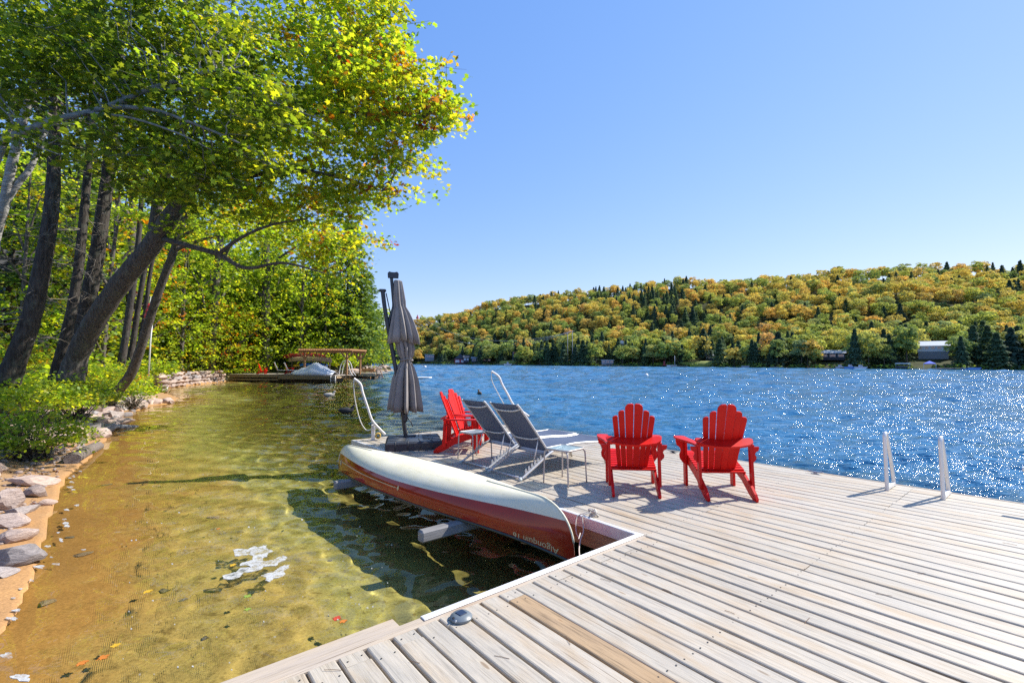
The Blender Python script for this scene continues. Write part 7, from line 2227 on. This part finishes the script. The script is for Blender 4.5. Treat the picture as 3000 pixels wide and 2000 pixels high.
# foam sheets
k = NT('lake_foam'); v = k.coords('Object'); fn = k.noise(v, 38, 6, .75); k.base(k.ramp(fn, [(.35, (.42, .42, .40)), (.65, (.60, .60, .58))])); k.set(.8); k.bump(k.noise(v, 60, 4), .5, .01)
trn = k.n('BsdfTransparent'); mx = k.n('MixShader'); k.l(k.ramp(k.noise(v, 16, 6, .75), [(.40, (.05, .05, .05)), (.56, (.85, .85, .85))]), mx.inputs[0]); k.l(trn.outputs[0], mx.inputs[1]); k.l(k.b.outputs[0], mx.inputs[2]); k.l(mx.outputs[0], k.out.inputs[0]); M_FOAM = k.m
def blob(px, py, rx, ry, n=34, seed=0, wob=.45):
    r = random.Random(seed); ph = [r.uniform(0, 6.28) for _ in range(7)]
    out = []
    for i in range(n):
        a = 2 * math.pi * i / n
        q = 1 + wob * (math.sin(2 * a + ph[0]) * .35 + math.sin(3 * a + ph[1]) * .45 + math.sin(5 * a + ph[2]) * .3 + math.sin(8 * a + ph[3]) * .22 + math.sin(13 * a + ph[4]) * .12)
        out.append((px + rx * q * math.cos(a), py + ry * q * math.sin(a)))
    return out
def foam(name, polys, label):
    mb = MB()
    for po in polys:
        n = len(po); top = [on_z(x, y, .022) for x, y in po]; bot = [q - Vector((0, 0, .014)) for q in top]
        c = sum(top, Vector()) / n + Vector((0, 0, .008))
        mb.add(top + bot + [c], [(i, 2 * n, (i + 1) % n) for i in range(n)] + [(i, (i + 1) % n, n + (i + 1) % n, n + i) for i in range(n)])
    o = mb.build(name, M_FOAM, None, True)
    return tag(o, label, kind='stuff')
fo1 = [(683, 1610), (700, 1607), (725, 1610), (742, 1600), (758, 1604), (770, 1597), (780, 1598), (778, 1606), (795, 1610), (800, 1614), (785, 1620), (782, 1630), (770, 1634), (768, 1642), (780, 1645), (800, 1640), (815, 1632), (830, 1627), (842, 1632), (836, 1640), (815, 1648), (812, 1656), (795, 1658), (772, 1660), (764, 1668), (735, 1676), (712, 1678), (700, 1692), (672, 1698), (655, 1696), (652, 1686), (672, 1680), (690, 1676), (706, 1664), (735, 1662), (728, 1656), (702, 1657), (705, 1650), (722, 1645), (740, 1640), (742, 1630), (728, 1624), (708, 1628), (690, 1630)]
fo2 = [(765, 1686), (782, 1680), (800, 1676), (815, 1664), (835, 1655), (848, 1653), (845, 1664), (830, 1672), (836, 1680), (822, 1690), (800, 1695), (790, 1704), (778, 1700), (780, 1692)]
def dense(po, k_=3, seed=3):
    r = random.Random(seed); out = []
    for a, b_ in zip(po, po[1:] + po[:1]):
        for i in range(k_):
            q = i / k_; out.append((a[0] + (b_[0] - a[0]) * q + r.uniform(-1.6, 1.6), a[1] + (b_[1] - a[1]) * q + r.uniform(-.9, .9)))
    return out
def foam_flat(polys, name, label):
    bm_ = ico.new()
    for po in polys:
        vs_ = [bm_.verts.new(on_z(x, y, .024)) for x, y in po]
        f = bm_.faces.new(vs_); 
        if f.normal.z < 0: f.normal_flip()
    bm_.normal_update()
    r_ = ico.ops.extrude_face_region(bm_, geom=list(bm_.faces))
    for q in r_['geom']:
        if isinstance(q, ico.types.BMVert): q.co.z += .005
    ico.ops.triangulate(bm_, faces=list(bm_.faces))
    me = bpy.data.meshes.new(name); bm_.to_mesh(me); bm_.free()
    return tag(link(name, me, None, M_FOAM), label, kind='stuff')
foam_flat([dense(fo1), dense(fo2)], 'foam', 'patch of white foam floating on the shallow water')
bits = []
for i, (x, y, rx, ry) in enumerate(((215, 1395, 7, 3), (205, 1400, 6, 2), (210, 1412, 9, 3), (205, 1427, 10, 4), (214, 1434, 7, 2), (225, 1480, 9, 3), (195, 1493, 11, 3), (192, 1532, 11, 5), (196, 1540, 9, 6), (188, 1521, 8, 3), (170, 1560, 6, 2), (140, 1600, 12, 4), (245, 1610, 8, 2), (115, 1660, 18, 7), (165, 1652, 14, 4), (92, 1700, 8, 4), (60, 1725, 7, 3), (48, 1788, 16, 5), (35, 1812, 20, 7), (20, 1920, 28, 9), (62, 1985, 40, 13), (40, 1752, 8, 3), (150, 1632, 6, 2), (180, 1585, 6, 3), (110, 1640, 5, 2), (235, 1380, 6, 2), (178, 1580, 8, 4))):
    bits.append(blob(x, y, rx * .72, ry * .72, 18, i, .5))
foam_flat(bits, 'foam_flecks', 'flecks of white foam along the edge of the beach')
rr = random.Random(4); sp_ = []
for i in range(70):
    x, y = rr.uniform(350, 1150), rr.uniform(1500, 1990)
    if y > 1995 - (x - 600) * .37 and x > 600: continue
    s_ = rr.uniform(.8, 2.2); sp_.append(blob(x, y, s_ * 1.4, s_, 6, i, .3))
foam_flat(sp_, 'bubbles', 'tiny bubbles drifting on the shallow water')
# floating autumn leaves
GL = 'fallen leaves floating on the bay'
M_YLEAF = plain('yellow_fallen_leaf', (.55, .33, .02), .6); M_OLEAF = plain('orange_fallen_leaf', (.50, .16, .02), .6); M_GLEAF = plain('green_fallen_leaf', (.22, .30, .04), .6); M_RLEAF = plain('red_fallen_leaf', (.45, .05, .02), .6)
def fleaf(px, py, s, m_, label, z=.02):
    s *= .68; p = on_z(px, py, z); mb = MB(); a0 = random.uniform(0, 6.28)
    lf_ = [(q[0] * s * .5, q[1] * s * .5) for q in leaf]
    c, s2 = math.cos(a0), math.sin(a0)
    mb.prism([(q[0] * c - q[1] * s2, q[0] * s2 + q[1] * c) for q in lf_], (0, 0, 0), (1, 0, 0), (0, 1, 0), (0, 0, 1), .004)
    o = mb.build('fallen_leaf', m_); o.location = p; tag(o, label, 'leaf', GL)
fleaf(683, 1654, .10, M_YLEAF, 'yellow leaf floating against the left side of the foam patch')
fleaf(432, 1731, .11, M_YLEAF, 'yellow leaf floating alone in the shallow water left of the foam')
fleaf(338, 1890, .09, M_YLEAF, 'small yellow leaf floating near the lower left corner')
fleaf(724, 1746, .10, M_GLEAF, 'green yellow leaf below the foam patch')
fleaf(726, 1783, .08, M_GLEAF, 'second green leaf drifting just below the first one')
fleaf(300, 1925, .10, M_OLEAF, 'orange leaf floating beside the dark stone in the lower left')
fleaf(240, 1940, .10, M_OLEAF, 'orange leaf at the lower left corner by the foam')
fleaf(640, 1548, .07, M_OLEAF, 'small orange leaf afloat above the foam patch')
fleaf(985, 1810, .11, M_RLEAF, 'red leaf floating off the corner of the ledge board')
fleaf(1005, 1818, .09, M_OLEAF, 'orange leaf next to the red leaf by the ledge board')
# stones and litter on the bed of the shallows
for i in range(12):
    x, y = rr.uniform(120, 1100), rr.uniform(1250, 1990)
    p = on_z(x, y, -.3); zz_ = lz(p.x, p.y)
    if zz_ > -.03: continue
    s_ = rr.uniform(.04, .13); rock(GROUND, Vector((p.x, p.y, zz_ + .01)), (s_ * 1.4, s_, s_ * .5))
